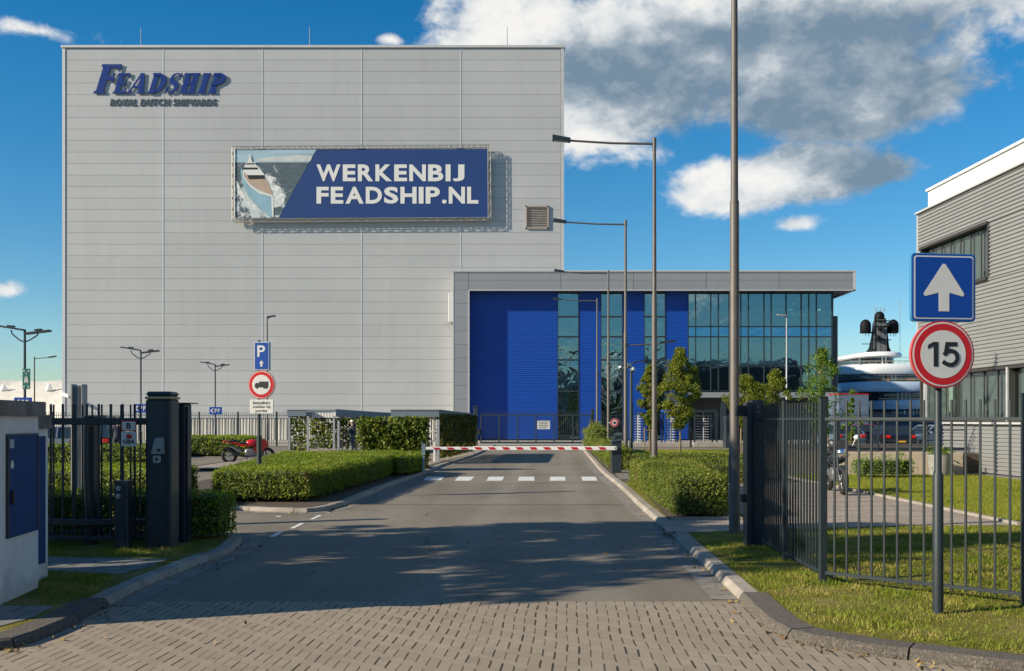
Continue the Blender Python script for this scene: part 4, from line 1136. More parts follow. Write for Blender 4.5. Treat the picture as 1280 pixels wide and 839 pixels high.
# ground floor below the curtain wall, set back and dark
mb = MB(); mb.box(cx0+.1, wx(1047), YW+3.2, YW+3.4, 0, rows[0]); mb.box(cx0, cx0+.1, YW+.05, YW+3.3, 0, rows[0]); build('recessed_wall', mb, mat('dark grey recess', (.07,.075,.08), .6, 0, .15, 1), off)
mb = MB(); mb.box(cx0, wx(1047), YW-.1, YW+3.2, wz(497), wz(490.5)); build('canopy', mb, M['clad_light'], off)
mb = MB(); mb.box(wx(1040.5), wx(1047.5), YW+.05, YW+50, .0, wz(395)); mb.box(wx(1040.5), wx(1042), YW+.05, YW+50, wz(395), zt)
build('side_wall', mb, mat('dark side cladding', (.035,.045,.055), .5), off)
for p in (905,960,1015):
    mb = MB(); mb.box(wx(p)-.2, wx(p)+.2, YW+.1, YW+.5, 0, wz(497)); build('column', mb, M['anthracite'], off)
for k, p in enumerate((880,925,1028)):
    mb = MB(); mb.box(wx(p)-1.1, wx(p)+1.1, YW+3.12, YW+3.17, .1, 2.6); build('door', mb, M['glass_dark'], off)
# orange worklight reflections are left out: nothing of their own stands there

# ---- right-hand corrugated building
def XR(Y): return 14.45 + (36-Y)*.025
M['corr'] = mat('grey corrugated cladding', (.24,.243,.24), .45, .1, .05, .6)
rb = thing('corrugated_building', 'grey ribbed building with white parapet and long dark windows on the right', 'building', (15.5,33,0))
Y0, Y1 = 6.0, 35.6
zp = 9.05
def seg(y0, y1, z0, z1, mbx): mbx.ribwall((XR(y1),y1), (XR(y0),y0), z0, z1, .12, .04)
mb = MB()
wy0, wy1, wz0, wz1 = 30.55, 35.3, 6.08, 7.78
# wall split round the openings; direction runs far -> near so the ribs stand out to the west
seg(Y0, Y1, wz1, zp, mb); seg(Y0, wy0, wz0, wz1, mb); seg(wy1, Y1, wz0, wz1, mb); seg(Y0, Y1, 3.36, wz0, mb)
seg(Y0, 33.6, .12, 1.62, mb)
build('wall', mb, M['corr'], rb)
mb = MB(); mb.prism([(XR(Y1)+.02,Y1),(XR(Y0)+.02,Y0),(40,Y0),(40,Y1)], 7.8, zp-.01); mb.prism([(XR(Y1)+.25,Y1-.02),(XR(Y0)+.25,Y0),(39,Y0),(39,Y1-.02)], 3.4, 7.79); mb.prism([(XR(33.6)+.3,33.6),(XR(Y0)+.3,Y0),(39,Y0),(39,33.6)], .0, 3.39)
build('core', mb, mat('dark wall core', (.10,.10,.10), .9), rb)
mb = MB()
q = [(XR(Y1),Y1),(XR(wy1),wy1)]
mb.prism([(XR(Y1)-.05,Y1+.02),(XR(Y1)-.05,Y1-.06),(XR(Y1)+.4,Y1-.06),(XR(Y1)+.4,Y1+.02)], 3.3, zp)
mb.obar((XR(Y1)-.02,Y1,zp+.03),(XR(Y0)-.02,Y0,zp+.03),.22,.06)
build('corner_trim', mb, M['trim'], rb)
mb = MB(); mb.prism([(XR(Y1)+.25,35.35),(XR(Y0)+.25,Y0),(39,Y0),(39,35.35)], zp+.06, 9.82)
mb.prism([(XR(Y1)+.18,35.40),(XR(Y0)+.18,Y0),(XR(Y0)+.5,Y0),(XR(Y1)+.5,35.40)], 9.82, 9.9)
build('parapet', mb, mat('bright white parapet', (.68,.68,.66), .5, 0, .04, 1), rb)
M['brownframe'] = mat('brown grey window frame', (.045,.042,.040), .5, .1)
def rwindow(y0, y1, z0, z1, n, nm, glass, fr=.09, sheen_panes=None):
    mb = MB(); X = lambda y: XR(y)
    mb.obar((X(y0)+.02,y0,z1),(X(y1)+.02,y1,z1),.26,fr); mb.obar((X(y0)+.02,y0,z0),(X(y1)+.02,y1,z0),.30,fr)
    for y in (y0, y1): mb.obar((X(y)+.05,y,z0+fr/2+.002),(X(y)+.05,y,z1-fr/2-.002),.20,.10,up=(0,1,0))
    for k in range(1, n): 
        y = y0+(y1-y0)*k/n; mb.obar((X(y)+.09,y,z0+fr/2+.002),(X(y)+.09,y,z1-fr/2-.002),.03,.05,up=(0,1,0))
    w = build('window', mb, M['brownframe'], rb)
    for k in range(n):
        a, b = y0+(y1-y0)*k/n+.05, y0+(y1-y0)*(k+1)/n-.05
        g_ = MB(); g_.add([(X(a)+.10,a,z0+fr/2),(X(b)+.10,b,z0+fr/2),(X(b)+.10,b,z1-fr/2),(X(a)+.10,a,z1-fr/2),(X(a)+.115,a,z0+fr/2),(X(b)+.115,b,z0+fr/2),(X(b)+.115,b,z1-fr/2),(X(a)+.115,a,z1-fr/2)],[(3,2,1,0),(4,5,6,7),(0,1,5,4),(1,2,6,5),(2,3,7,6),(3,0,4,7)])
        build('pane', g_, glass, w)
        if sheen_panes and k in sheen_panes:
            c = MB(); c.add([(X(a)+.2,a,z0+.05),(X(b)+.2,b,z0+.05),(X(b)+.2,b,z1-.05),(X(a)+.2,a,z1-.05)], [(0,3,2,1)]); build('sheen_backing', c, M['sheen_backing'], w)
    return w
M['sheen_backing'] = mat('pale window blind', (.34,.36,.35), .8, 0, .12, .8)  # pale sheets behind the panes stand in for bright reflections in the glass
M['rglass'] = win_glass('grey reflective glass', (.70,.75,.74), .16, .004, (.85,.92,.95))
rwindow(wy0, wy1, wz0, wz1, 7, 'upper', M['rglass'], sheen_panes=(0,1,2,3,4,5,6))
for (a, b, n, cu) in ((25.2,29.3,5,(0,1,2,3,4)), (29.35,35.3,7,(0,1,2,3,5,6)), (17.0,25.1,9,(0,1,2,4,5,7))):
    rwindow(a, b, 1.72, 3.30, n, 'lower', M['rglass'], sheen_panes=cu)
mb = MB(); mb.obar((XR(33.6)-.05,33.6,1.65),(XR(Y0)-.05,Y0,1.65),.22,.06); build('ledge', mb, M['trim'], rb)
mb = MB(); mb.tube([(XR(35.2)+.1,35.2,0),(XR(35.2)+.1,35.2,3.3)], .09, 8); mb.tube([(XR(29.3)-.1,29.3,1.7),(XR(29.3)-.1,29.3,3.3)],.05,6); build('column', mb, M['steel'], rb)
mb = MB(); mb.prism([(XR(33.8)-.45,33.8),(XR(Y0)-.45,Y0),(XR(Y0)+.1,Y0),(XR(33.8)+.1,33.8)], ZK-.01, ZK+.02)
M['gravel'] = mat('grey gravel strip', (.20,.19,.175), .95, 0, .5, 45, .02, 60); struct('gravel_strip', mb, M['gravel'])

# ---- white membrane sheds far left
def membrane():
    t = thing('membrane_shed', 'low sunlit white membrane roof far behind the fence left of the hall', 'shed', (-60,118,0))
    nx, ny = 60, 12; vs = []; fs = []
    x0, x1, y0, y1 = -84.0, -44.0, 116.0, 140.0
    for j in range(ny+1):
        for i in range(nx+1):
            u = i/nx; v = j/ny; x = x0+(x1-x0)*u; y = y0+(y1-y0)*v
            prof = min(1, v*2.6+.0)**.5
            z = 1.8+4.4*prof + .5*u*prof + .28*math.exp(-((x-(-66))/3.0)**2) + .14*abs(math.sin((x+3)*.42))*prof + .10*math.sin(x*1.3+y)
            vs.append((x, y, z))
    for j in range(ny):
        for i in range(nx): a = j*(nx+1)+i; fs.append((a, a+1, a+nx+2, a+nx+1))
    mb = MB(); mb.add(vs, fs); build('roof', mb, mat('white membrane', (.66,.62,.54), .7, 0, .08, .3, .15, .8), t, smooth=True)
    mb = MB(); mb.box(x0, x1, y0+.1, y1, 0, 2.0); build('wall', mb, mat('cream wall', (.55,.52,.46), .8, 0, .1, .4), t)
    for k, x in enumerate((-76,-68,-61.5,-56,-50)):
        c = MB(); c.tube([(x, 121, 5.3), (x, 121, 6.05+.1*(k%2))], [.5,.15], 8); build('vent_cone', c, M['white'], t)
membrane()

# =================================================================== FENCES AND GATES
def bar_mesh(h, w=.018, m=None):
    mb = MB(); mb.bbox(-w/2, w/2, -w/2, w/2, 0, h, .002); return mb
def near_fence():
    t = thing('bar_fence', 'grey green bar fence turning the corner of the right verge, behind the blue arrow sign', 'fence', (3.22,10.3,ZK))
    L = root_loc(t)
    corner = Vector((3.20,10.30)); far = Vector((3.28,13.2)); mid = Vector((3.235,11.85)); end = Vector((4.62,9.0)); end2 = Vector((6.1,7.55))
    bm_ = bar_mesh(1.80, .020); me = bpy.data.meshes.new('bar'); me.from_pydata(bm_.v, [], bm_.f); me.materials.append(M['fence_green'])
    def run(a, b, n, first=True, only_rail=False):
        d = (b-a); ang = math.atan2(d.y, d.x)
        for k in range(1, n):
            p = a + d*(k/n); o = bpy.data.objects.new('bar', me); COL.objects.link(o); o.parent = t
            o.location = (p.x-L[0], p.y-L[1], .06); o.rotation_euler = (0,0,ang)
        for z in (1.68, .10):
            rl_ = MB(); rl_.obar((a.x,a.y,ZK+z),(b.x,b.y,ZK+z),.040,.030)
            build('rail', rl_, M['fence_green'], t)
    run(corner, end, 15); run(mid, corner, 13); run(far, mid, 12); run(end, end2, 16)
    def post(p, w, m, h=1.90):
        mb = MB(); mb.bbox(p.x-w/2, p.x+w/2, p.y-w/2, p.y+w/2, ZK-.03, ZK+h, .005); mb.box(p.x-w/2-.004, p.x+w/2+.004, p.y-w/2-.004, p.y+w/2+.004, ZK+h+.001, ZK+h+.012)
        build('post', mb, m, t)
    post(corner, .075, M['fence_green']); post(mid, .06, M['fence_green']); post(end, .06, M['gate_black']); post(end2, .06, M['gate_black'])
    # the gate receiving post at the far end with its catches
    mb = MB(); mb.bbox(3.17,3.33,13.22,13.38,ZK-.03,ZK+1.93,.008); mb.box(3.10,3.16,13.18,13.42,ZK,ZK+1.9)
    po = build('end_post', mb, M['gate_black'], t)
    mb = MB(); mb.bbox(2.98,3.12,13.22,13.36,ZK+1.72,ZK+1.86,.006); build('catch', mb, M['black'], po); mb = MB(); mb.bbox(3.04,3.12,13.22,13.34,ZK+.58,ZK+.68,.006); build('catch', mb, M['black'], po)
    mb = MB()
    for z in (1.84,1.77): mb.tube([(3.25,13.205,ZK+z),(3.25,13.222,ZK+z)], .012, 8)
    build('bolt', mb, M['chrome'], po)
near_fence()

def sliding_gate():
    t = thing('sliding_gate', 'open black sliding gate of upright bars on the left, carrying the small emergency notices', 'gate', (-6.6,13.25,ZK))
    L = root_loc(t)
    mb = MB(); mb.bbox(-10.5,-4.82,13.16,13.24,1.685,1.775,.008); build('rail', mb, M['gate_black'], t)
    mb = MB(); mb.bbox(-10.5,-4.82,13.15,13.25,.36,.44,.008); build('rail', mb, M['gate_black'], t); mb = MB(); mb.bbox(-10.5,-4.82,13.15,13.25,.17,.22,.006); build('rail', mb, M['gate_black'], t)
    bm_ = bar_mesh(1.78, .026); me = bpy.data.meshes.new('bar'); me.from_pydata(bm_.v, [], bm_.f); me.materials.append(M['gate_black'])
    for k in range(20):
        x = -4.98-.158*k
        o = bpy.data.objects.new('bar', me); COL.objects.link(o); o.parent = t; o.location = (x-L[0], 13.2-L[1], .10)
    t2 = thing('rear_fence', 'second row of dark fence bars standing right behind the open sliding gate', 'fence', (-6.6,13.62,ZK))
    L2 = root_loc(t2)
    mb = MB(); mb.bbox(-10.5,-4.6,13.59,13.64,1.70,1.74,.004); build('rail', mb, M['gate_black'], t2); mb = MB(); mb.bbox(-10.5,-4.6,13.59,13.64,.20,.24,.004); build('rail', mb, M['gate_black'], t2)
    bm2 = bar_mesh(1.83, .02); me2 = bpy.data.meshes.new('bar'); me2.from_pydata(bm2.v, [], bm2.f); me2.materials.append(M['gate_black'])
    for k in range(26):
        x = -4.93-.131*k
        o = bpy.data.objects.new('bar', me2); COL.objects.link(o); o.parent = t2; o.location = (x-L2[0], 13.615-L2[1], .05)
    for x in (-5.68, -8.4):
        mb = MB(); mb.bbox(x-.065,x+.065,13.42,13.55,ZK-.03,1.80,.006); build('post', mb, M['gate_black'], t2)
    # gate pillar with the intercom
    p = thing('gate_pillar', 'big dark square gate pillar with a cream band round its top and an intercom', 'pillar', (-4.6,13.15,ZK))
    mb = MB(); mb.bbox(-4.755,-4.425,12.98,13.30,ZK-.03,2.02,.02); build('post', mb, M['anthracite'], p)
    mb = MB(); mb.bbox(-4.765,-4.415,12.97,13.31,2.02,2.055,.008); build('band', mb, mat('cream reflective band', (.42,.33,.18), .5), p)
    mb = MB(); mb.bbox(-4.76,-4.42,12.975,13.305,2.056,2.12,.03); build('cap', mb, M['anthracite'], p)
    mb = MB(); mb.box(-4.50,-4.492,12.968,12.985,ZK,2.0); mb.box(-4.75,-4.742,12.968,12.985,ZK,2.0); build('seam', mb, M['anthracite_light'], p)
    mb = MB(); mb.add([(-4.66,12.90,1.31),(-4.50,12.90,1.31),(-4.50,12.975,1.31),(-4.66,12.975,1.31),(-4.62,12.94,1.52),(-4.51,12.94,1.52),(-4.51,12.975,1.52),(-4.62,12.975,1.52)],[(0,3,2,1),(4,5,6,7),(0,1,5,4),(1,2,6,5),(2,3,7,6),(3,0,4,7)])
    ic = build('intercom', mb, mat('brushed steel', (.25,.25,.24), .6, .2), p)
    mb = MB(); mb.tube([(-4.56,12.90,1.36),(-4.56,12.915,1.36)], .02, 10); build('button', mb, M['black'], ic)
    mb = MB(); mb.bbox(-4.65,-4.55,12.945,12.978,1.19,1.29,.006); sw = build('key_switch', mb, M['steel'], p)
    mb = MB(); mb.tube([(-4.60,12.935,1.24),(-4.60,12.95,1.24)], .018, 10); build('keyhole', mb, M['black'], sw)
    q = thing('guide_post', 'plain dark square post tight against the right of the gate pillar', 'post', (-4.45,13.75,ZK))
    mb = MB(); mb.bbox(-4.60,-4.46,13.62,13.92,ZK-.03,1.97,.01); mb.box(-4.68,-4.60,13.66,13.88,ZK,1.95); mb.box(-4.46,-4.43,13.66,13.72,ZK,1.93); build('post', mb, M['gate_black'], q)
    mb = MB(); mb.box(-4.70,-4.37,13.58,13.94,1.972,1.985); build('cap', mb, M['gate_black'], q)
    r = thing('key_bollard', 'low slim dark metal column with two round buttons in front of the gate', 'control column', (-5.03,12.95,ZK))
    mb = MB(); mb.bbox(-5.12,-4.94,12.86,13.03,ZK-.02,ZK+.89,.008); build('housing', mb, M['anthracite'], r)
    for z in (.79,.69):
        mb = MB(); mb.tube([(-5.06,12.842,ZK+z),(-5.06,12.865,ZK+z)], .032, 16); b_ = build('button', mb, M['steel'], r)
        mb = MB(); mb.tube([(-5.06,12.834,ZK+z),(-5.06,12.843,ZK+z)], .014, 10); build('key_core', mb, M['chrome'] if z < .7 else M['signback'], b_)
    # tall H profile
    h = thing('steel_column', 'tall grey channel column rising behind the black gate bars', 'column', (-6.95,16,ZK))
    mb = MB(); x0, x1 = (92-640)/F*16, (106-640)/F*16
    mb.box(x0,x0+.015,15.9,16.1,ZK-.02,2.32); mb.box(x1-.015,x1,15.9,16.1,ZK-.02,2.32); mb.box(x0+.016,x1-.016,15.99,16.01,ZK-.02,2.30); mb.box((x0+x1)/2-.004,(x0+x1)/2+.012,15.94,15.985,ZK-.02,2.30)
    build('profile', mb, M['steel'], h)
    # notices on the gate
    def plate(nm, lab, px0, py0, px1, py1, Y=13.12):
        a, b = W(px0,py1,Y), W(px1,py0,Y); n_ = thing(nm, lab, 'sign', ((a.x+b.x)/2,Y,a.z)); return n_, a, b
    n1, a, b = plate('assembly_notice', 'small red bordered plate with the letter B, above the flame notice', 151.5,526,170.5,539)
    mb = MB(); mb.plate(rrect(a.x,b.x,a.z,b.z,.01), 13.12, 13.126); build('panel', mb, M['signred'], n1)
    mb = MB(); mb.plate(rrect(a.x+.012,b.x-.012,a.z+.012,b.z-.012,.008), 13.117, 13.1195); build('face', mb, M['signwhite'], n1)
    mb = MB(); c = (a.x+b.x)/2; text_plate(mb, 'B', c-.028, c+.028, a.z+.03, b.z-.028, 13.114, bold=.03); build('lettering', mb, M['signblack'], n1)
    n2, a, b = plate('fire_notice', 'white plate with a red flame above the letters GBA on the gate', 151.5,539.6,171,558)
    mb = MB(); mb.plate(rrect(a.x,b.x,a.z,b.z,.01), 13.12, 13.126); build('panel', mb, M['signwhite'], n2)
    mb = MB(); text_plate(mb, 'GBA', a.x+.025, b.x-.025, a.z+.035, a.z+.09, 13.116, bold=.03); build('lettering', mb, M['signblack'], n2)
    c = (a.x+b.x)/2; f0 = a.z+.10
    mb = MB(); mb.plate([(c-.03,f0),(c+.03,f0),(c+.042,f0+.03),(c+.03,f0+.055),(c+.018,f0+.04),(c+.008,f0+.075),(c-.008,f0+.05),(c-.022,f0+.062),(c-.036,f0+.03)], 13.115, 13.118); build('flame', mb, M['signred'], n2)
sliding_gate()

# ---- white masonry cabinet on the left
def cabinet():
    t = thing('masonry_cabinet', 'white rendered meter housing with a concrete coping and a blue metal door', 'utility cabinet', (-5.4,9.3,ZK))
    XA = lambda y: -4.63 - (y-9.04)*.105
    mb = MB(); mb.prism([(-7.6,8.2),(XA(8.2),8.2),(XA(9.98),9.98),(-7.6,9.98)], ZK-.03, 1.79); build('wall', mb, M['render_white'], t)
    mb = MB(); mb.prism([(-7.7,8.1),(XA(8.1)+.05,8.1),(XA(10.03)+.06,10.03),(-7.7,10.03)], 1.792, 1.93)
    build('coping', mb, M['copestone'], t)
    # blue door lying on the side towards the road
    def q(y, z, o): return (XA(y)+o, y, z)
    y0, y1, z0, z1 = 9.19, 9.90, .66, 1.60
    mb = MB(); mb.add([q(y0,z0,.004),q(y1,z0,.004),q(y1,z1,.004),q(y0,z1,.004),q(y0,z0,.022),q(y1,z0,.022),q(y1,z1,.022),q(y0,z1,.022)], [(0,3,2,1),(4,5,6,7),(0,1,5,4),(1,2,6,5),(2,3,7,6),(3,0,4,7)])
    d = build('door', mb, M['doorblue'], t)
    mb = MB(); 
    for (a, b, c, e) in ((y0-.02,y1+.02,z1+.002,z1+.02),(y0-.02,y0-.002,z0,z1),(y1+.002,y1+.02,z0,z1)):
        mb.add([q(a,c,.0),q(b,c,.0),q(b,e,.0),q(a,e,.0),q(a,c,.028),q(b,c,.028),q(b,e,.028),q(a,e,.028)], [(0,3,2,1),(4,5,6,7),(0,1,5,4),(1,2,6,5),(2,3,7,6),(3,0,4,7)])
    build('frame', mb, M['anthracite'], t)
    mb = MB(); mb.obar(q(9.24,1.10,.04),q(9.24,.97,.04),.03,.02,up=(1,0,0)); build('handle', mb, M['black'], d)
    mb = MB(); c = [q(9.265+.038*math.cos(2*math.pi*k/18),1.335+.04*math.sin(2*math.pi*k/18),.0245) for k in range(18)]; mb.sheet(c); build('sticker', mb, M['signwhite'], d)
    mb = MB(); mb.sheet([q(9.21,1.49,.0245),q(9.31,1.49,.0245),q(9.31,1.57,.0245),q(9.21,1.57,.0245)]); build('label_plate', mb, M['signback'], d)
    t2 = thing('rear_cabinet', 'narrow blue panelled pier squeezed between the white cabinet and the gate', 'utility cabinet', (-5.1,10.5,ZK))
    mb = MB(); mb.box(-6.9,-4.92,10.12,10.60,ZK-.03,1.66); build('wall', mb, M['render_white'], t2)
    mb = MB(); mb.box(-7.0,-4.89,10.10,10.62,1.661,1.80); build('coping', mb, M['copestone'], t2)
    mb = MB(); mb.box(-4.918,-4.906,10.16,10.52,.25,1.58); build('panel', mb, M['doorblue'], t2)
cabinet()

def far_fence(label, x0, x1, Y, h, post_px, m, n_sp=.135, barw=.022, z=.05, Y1=None):
    Y1 = Y if Y1 is None else Y1
    t = thing('perimeter_fence', label, 'fence', ((x0+x1)/2,(Y+Y1)/2,0))
    L = abs(x1-x0); n = int(L/n_sp); bars = MB()
    for k in range(n+1):
        f = k/n; x = x0+(x1-x0)*f; y = Y+(Y1-Y)*f; bars.box(x-barw/2, x+barw/2, y-.01, y+.01, z, h)
    build('bars', bars, m, t)
    for zz in (h-.22, .22):
        r = MB(); r.obar((x0,Y,zz),(x1,Y1,zz),.035,.035); build('rail', r, m, t)
    np_ = max(1, round(L/2.6))
    for k in range(np_+1):
        f = k/np_; x = x0+(x1-x0)*f; y = Y+(Y1-Y)*f
        p = MB(); p.box(x-.035, x+.035, y+.02, y+.09, 0, h+.03); build('post', p, m, t)
    return t
far_fence('long dark bar fence along the foot of the big grey hall', -36, -2.75, 66, 2.28, None, M['anthracite'])
far_fence('dark bar fence under the trees between blue gate and corrugated building', 5.95, 25.6, 66.4, 2.28, None, M['anthracite'])
# main gate across the road
def main_gate():
    Y = 68.0
    t = thing('yard_gate', 'wide grey bar gate with a white notice, before the blue wall', 'gate', (W(670,0,Y).x,Y,0))
    x0, x1 = W(601,0,Y).x, W(739,0,Y).x
    b = MB(); n = int((x1-x0)/.125)
    for k in range(n+1): x = x0+(x1-x0)*k/n; b.box(x-.012, x+.012, Y-.012, Y+.012, .22, 2.38)
    build('bars', b, M['anthracite_light'], t)
    r = MB(); r.box(x0, x1, Y-.04, Y+.04, 2.03, 2.12); build('rail', r, M['anthracite_light'], t); r = MB(); r.box(x0, x1, Y-.05, Y+.05, .14, .26); build('rail', r, M['anthracite_light'], t)
    for k in range(7):
        x = x0+(x1-x0)*k/6; r = MB(); r.box(x-.05, x+.05, Y-.045, Y+.045, .14, 2.12); build('upright', r, M['anthracite_light'], t)
    a, c = W(671.5,536.5,Y-.08), W(687.5,526,Y-.08)
    s = MB(); s.box(a.x, c.x, Y-.09, Y-.07, a.z, c.z); nt = build('notice', s, M['signwhite'], t)
    s = MB(); w_ = c.x-a.x; H_ = c.z-a.z
    for k, (u0, u1) in enumerate(((.08,.92),(.18,.80),(.10,.88),(.15,.75))):
        z_ = c.z-H_*(.14+.21*k); s.box(a.x+w_*u0, a.x+w_*u1, Y-.096, Y-.091, z_-.025, z_+.012)
    build('small_print', s, M['signblack'], nt)
    for px, w_, h in ((594.5,.28,2.62),(741,.2,2.45)):
        p = thing('gate_post', ('pale square post with a little cap where the ivy shed meets the blue gate' if px < 600 else 'dark square post at the right end of the blue yard gate'), 'post', (W(px,0,Y).x,Y+.1,0))
        x = W(px,0,Y).x; mb = MB(); mb.bbox(x-w_/2, x+w_/2, Y-.02, Y+.22, 0, h, .015); mb.box(x-w_/2-.03, x+w_/2+.03, Y-.05, Y+.25, h+.001, h+.06)
        build('post', mb, M['anthracite_light'], p)
        if px < 600:
            mb = MB(); mb.bbox(x+.15, x+.32, Y-.1, Y+.1, .75, 1.15, .02); build('gate_motor', mb, M['black'], p)
main_gate()
# full-height turnstiles under the trees
def turnstile(label, px0, px1, m, blue=False):
    Y = 65.0; x0, x1 = W(px0,0,Y).x, W(px1,0,Y).x; c = (x0+x1)/2
    t = thing('turnstile', label, 'turnstile', (c,Y,0), group='full height turnstiles along the fence')
    mb = MB()
    for x in (x0, x1):
        for dy in (-.7, .7): mb.box(x-.045, x+.045, Y+dy-.045, Y+dy+.045, 0, 2.25)
    mb.box(x0-.05, x1+.05, Y-.75, Y+.75, 2.251, 2.40); build('frame', mb, m, t)
    r = MB(); r.tube([(c,Y,0),(c,Y,2.25)], .06, 8)
    for k in range(11):
        z = .3+k*.17
        for a in (20, 110, 200, 290): r.tube([(c,Y,z),(c+math.cos(R(a))*(x1-x0)*.44, Y+math.sin(R(a))*.6, z)], .024, 5)
    build('rotor', r, M['steel'] if not blue else M['signwhite'], t)
turnstile('dark turnstile with pale horizontal arms, right of the tallest tree', 866, 893, M['anthracite'])
turnstile('turnstile with pale arms half hidden behind the tallest tree', 829, 849, M['signblue'], True)
turnstile('turnstile with pale arms behind the left pair of young trees', 790, 806, M['signblue'], True)
tb = MB(); 
for (a, b) in ((745,862),(866,945)): 
    p, q = W(a,0,64.0), W(b,0,64.0); tb.bbox(p.x, q.x, 63.9, 64.2, 0, .32, .03)
tag(build('low_wall', tb, M['concrete']), 'low pale concrete upstand in front of the turnstiles', 'low wall')
sh = thing('guard_hut', 'small dark booth tucked beside the turnstiles right of the tall lamp mast', 'booth', (W(914,0,63).x,63,0))
mb = MB(); a, b = W(905,0,63), W(914,0,63); mb.bbox(a.x, b.x, 62.6, 63.4, 0, 2.0, .02); build('housing', mb, M['anthracite'], sh)
mb = MB(); mb.box(a.x+.08, b.x-.08, 62.58, 62.6, 1.0, 1.8); build('window', mb, M['glass_dark'], sh)

# =================================================================== BARRIER
def barrier():
    Y = 31.5; t = thing('boom_barrier', 'lowered red and white boom barrier with its dark housing on the right kerb', 'barrier', (W(770,0,Y).x,Y,0))
    x0, x1 = W(764.3,0,Y).x, W(776,0,Y).x
    mb = MB(); zt_ = W(0,551,Y).z
    mb.add([(x0,Y-.22,ZK-.02),(x1,Y-.22,ZK-.02),(x1,Y+.2,ZK-.02),(x0,Y+.2,ZK-.02),(x0,Y-.22,zt_-.05),(x1,Y-.22,zt_),(x1,Y+.2,zt_),(x0,Y+.2,zt_-.05)],[(0,3,2,1),(4,5,6,7),(0,1,5,4),(1,2,6,5),(2,3,7,6),(3,0,4,7)])
    h = build('housing', mb, M['anthracite'], t)
    mb = MB(); mb.add([(x0-.02,Y-.25,zt_-.045),(x1+.03,Y-.25,zt_+.006),(x1+.03,Y+.23,zt_+.006),(x0-.02,Y+.23,zt_-.045),(x0-.01,Y-.23,zt_-.0),(x1+.02,Y-.23,zt_+.05),(x1+.02,Y+.2,zt_+.05),(x0-.01,Y+.2,zt_)],[(0,3,2,1),(4,5,6,7),(0,1,5,4),(1,2,6,5),(2,3,7,6),(3,0,4,7)]); build('lid', mb, M['anthracite'], h)
    YA_ = Y-.30; zc_ = W(0,560.5,YA_).z
    mb = MB(); xa, xb = W(591,0,YA_).x, W(771,0,YA_).x; mb.bbox(xa, xb, YA_-.035, YA_+.035, zc_-.062, zc_+.062, .012); arm = build('arm', mb, M['white'], t)
    mb = MB(); xc = W(531,0,YA_).x; mb.bbox(xc, xa-.004, YA_-.028, YA_+.028, zc_-.048, zc_+.045, .01); arm2 = build('arm_extension', mb, M['white'], t)
    def stripes(px, par, hh):
        s = MB(); x = W(px,0,YA_).x; w = .155; sl_ = .06
        s.add([(x-w/2-sl_,YA_-.039,zc_-hh),(x+w/2-sl_*.2,YA_-.039,zc_-hh),(x+w/2+sl_,YA_-.039,zc_+hh),(x-w/2+sl_*.2,YA_-.039,zc_+hh)][::-1], [(3,2,1,0)])
        s.v = [(v[0]*1,v[1],v[2]) for v in s.v]
        # slanted the other way: top leans left
        s.v = [(2*x-v[0],v[1],v[2]) for v in s.v]; build('stripe', s, M['signred'], par)
    for k in range(10): stripes(598+17.2*k, arm, .040)
    for k in range(4): stripes(546+17.2*k if k else 546, arm2, .028) if 546+17.2*k < 588 else None
    mb = MB(); mb.tube([(xb-.04,YA_-.05,zc_),(xb-.04,Y-.2,zc_)], .05, 10); build('hinge', mb, M['steel'], t)
    p = thing('barrier_rest', 'thin pale upright post holding the free end of the barrier', 'post', (W(530,0,YA_).x,YA_,ZK))
    x = W(529.5,0,YA_).x; mb = MB(); mb.box(x-.03,x+.03,YA_-.03,YA_+.03,ZK-.02,W(0,570,YA_).z); mb.bbox(x-.05,x+.05,YA_-.04,YA_+.04,W(0,569,YA_).z,W(0,555,YA_).z,.01); build('post', mb, M['signback'], p)
    mb = MB(); mb.box(x-.06,x-.04,YA_-.05,YA_+.05,W(0,566,YA_).z,W(0,552.5,YA_).z); build('fork', mb, M['steel'], p)
barrier()

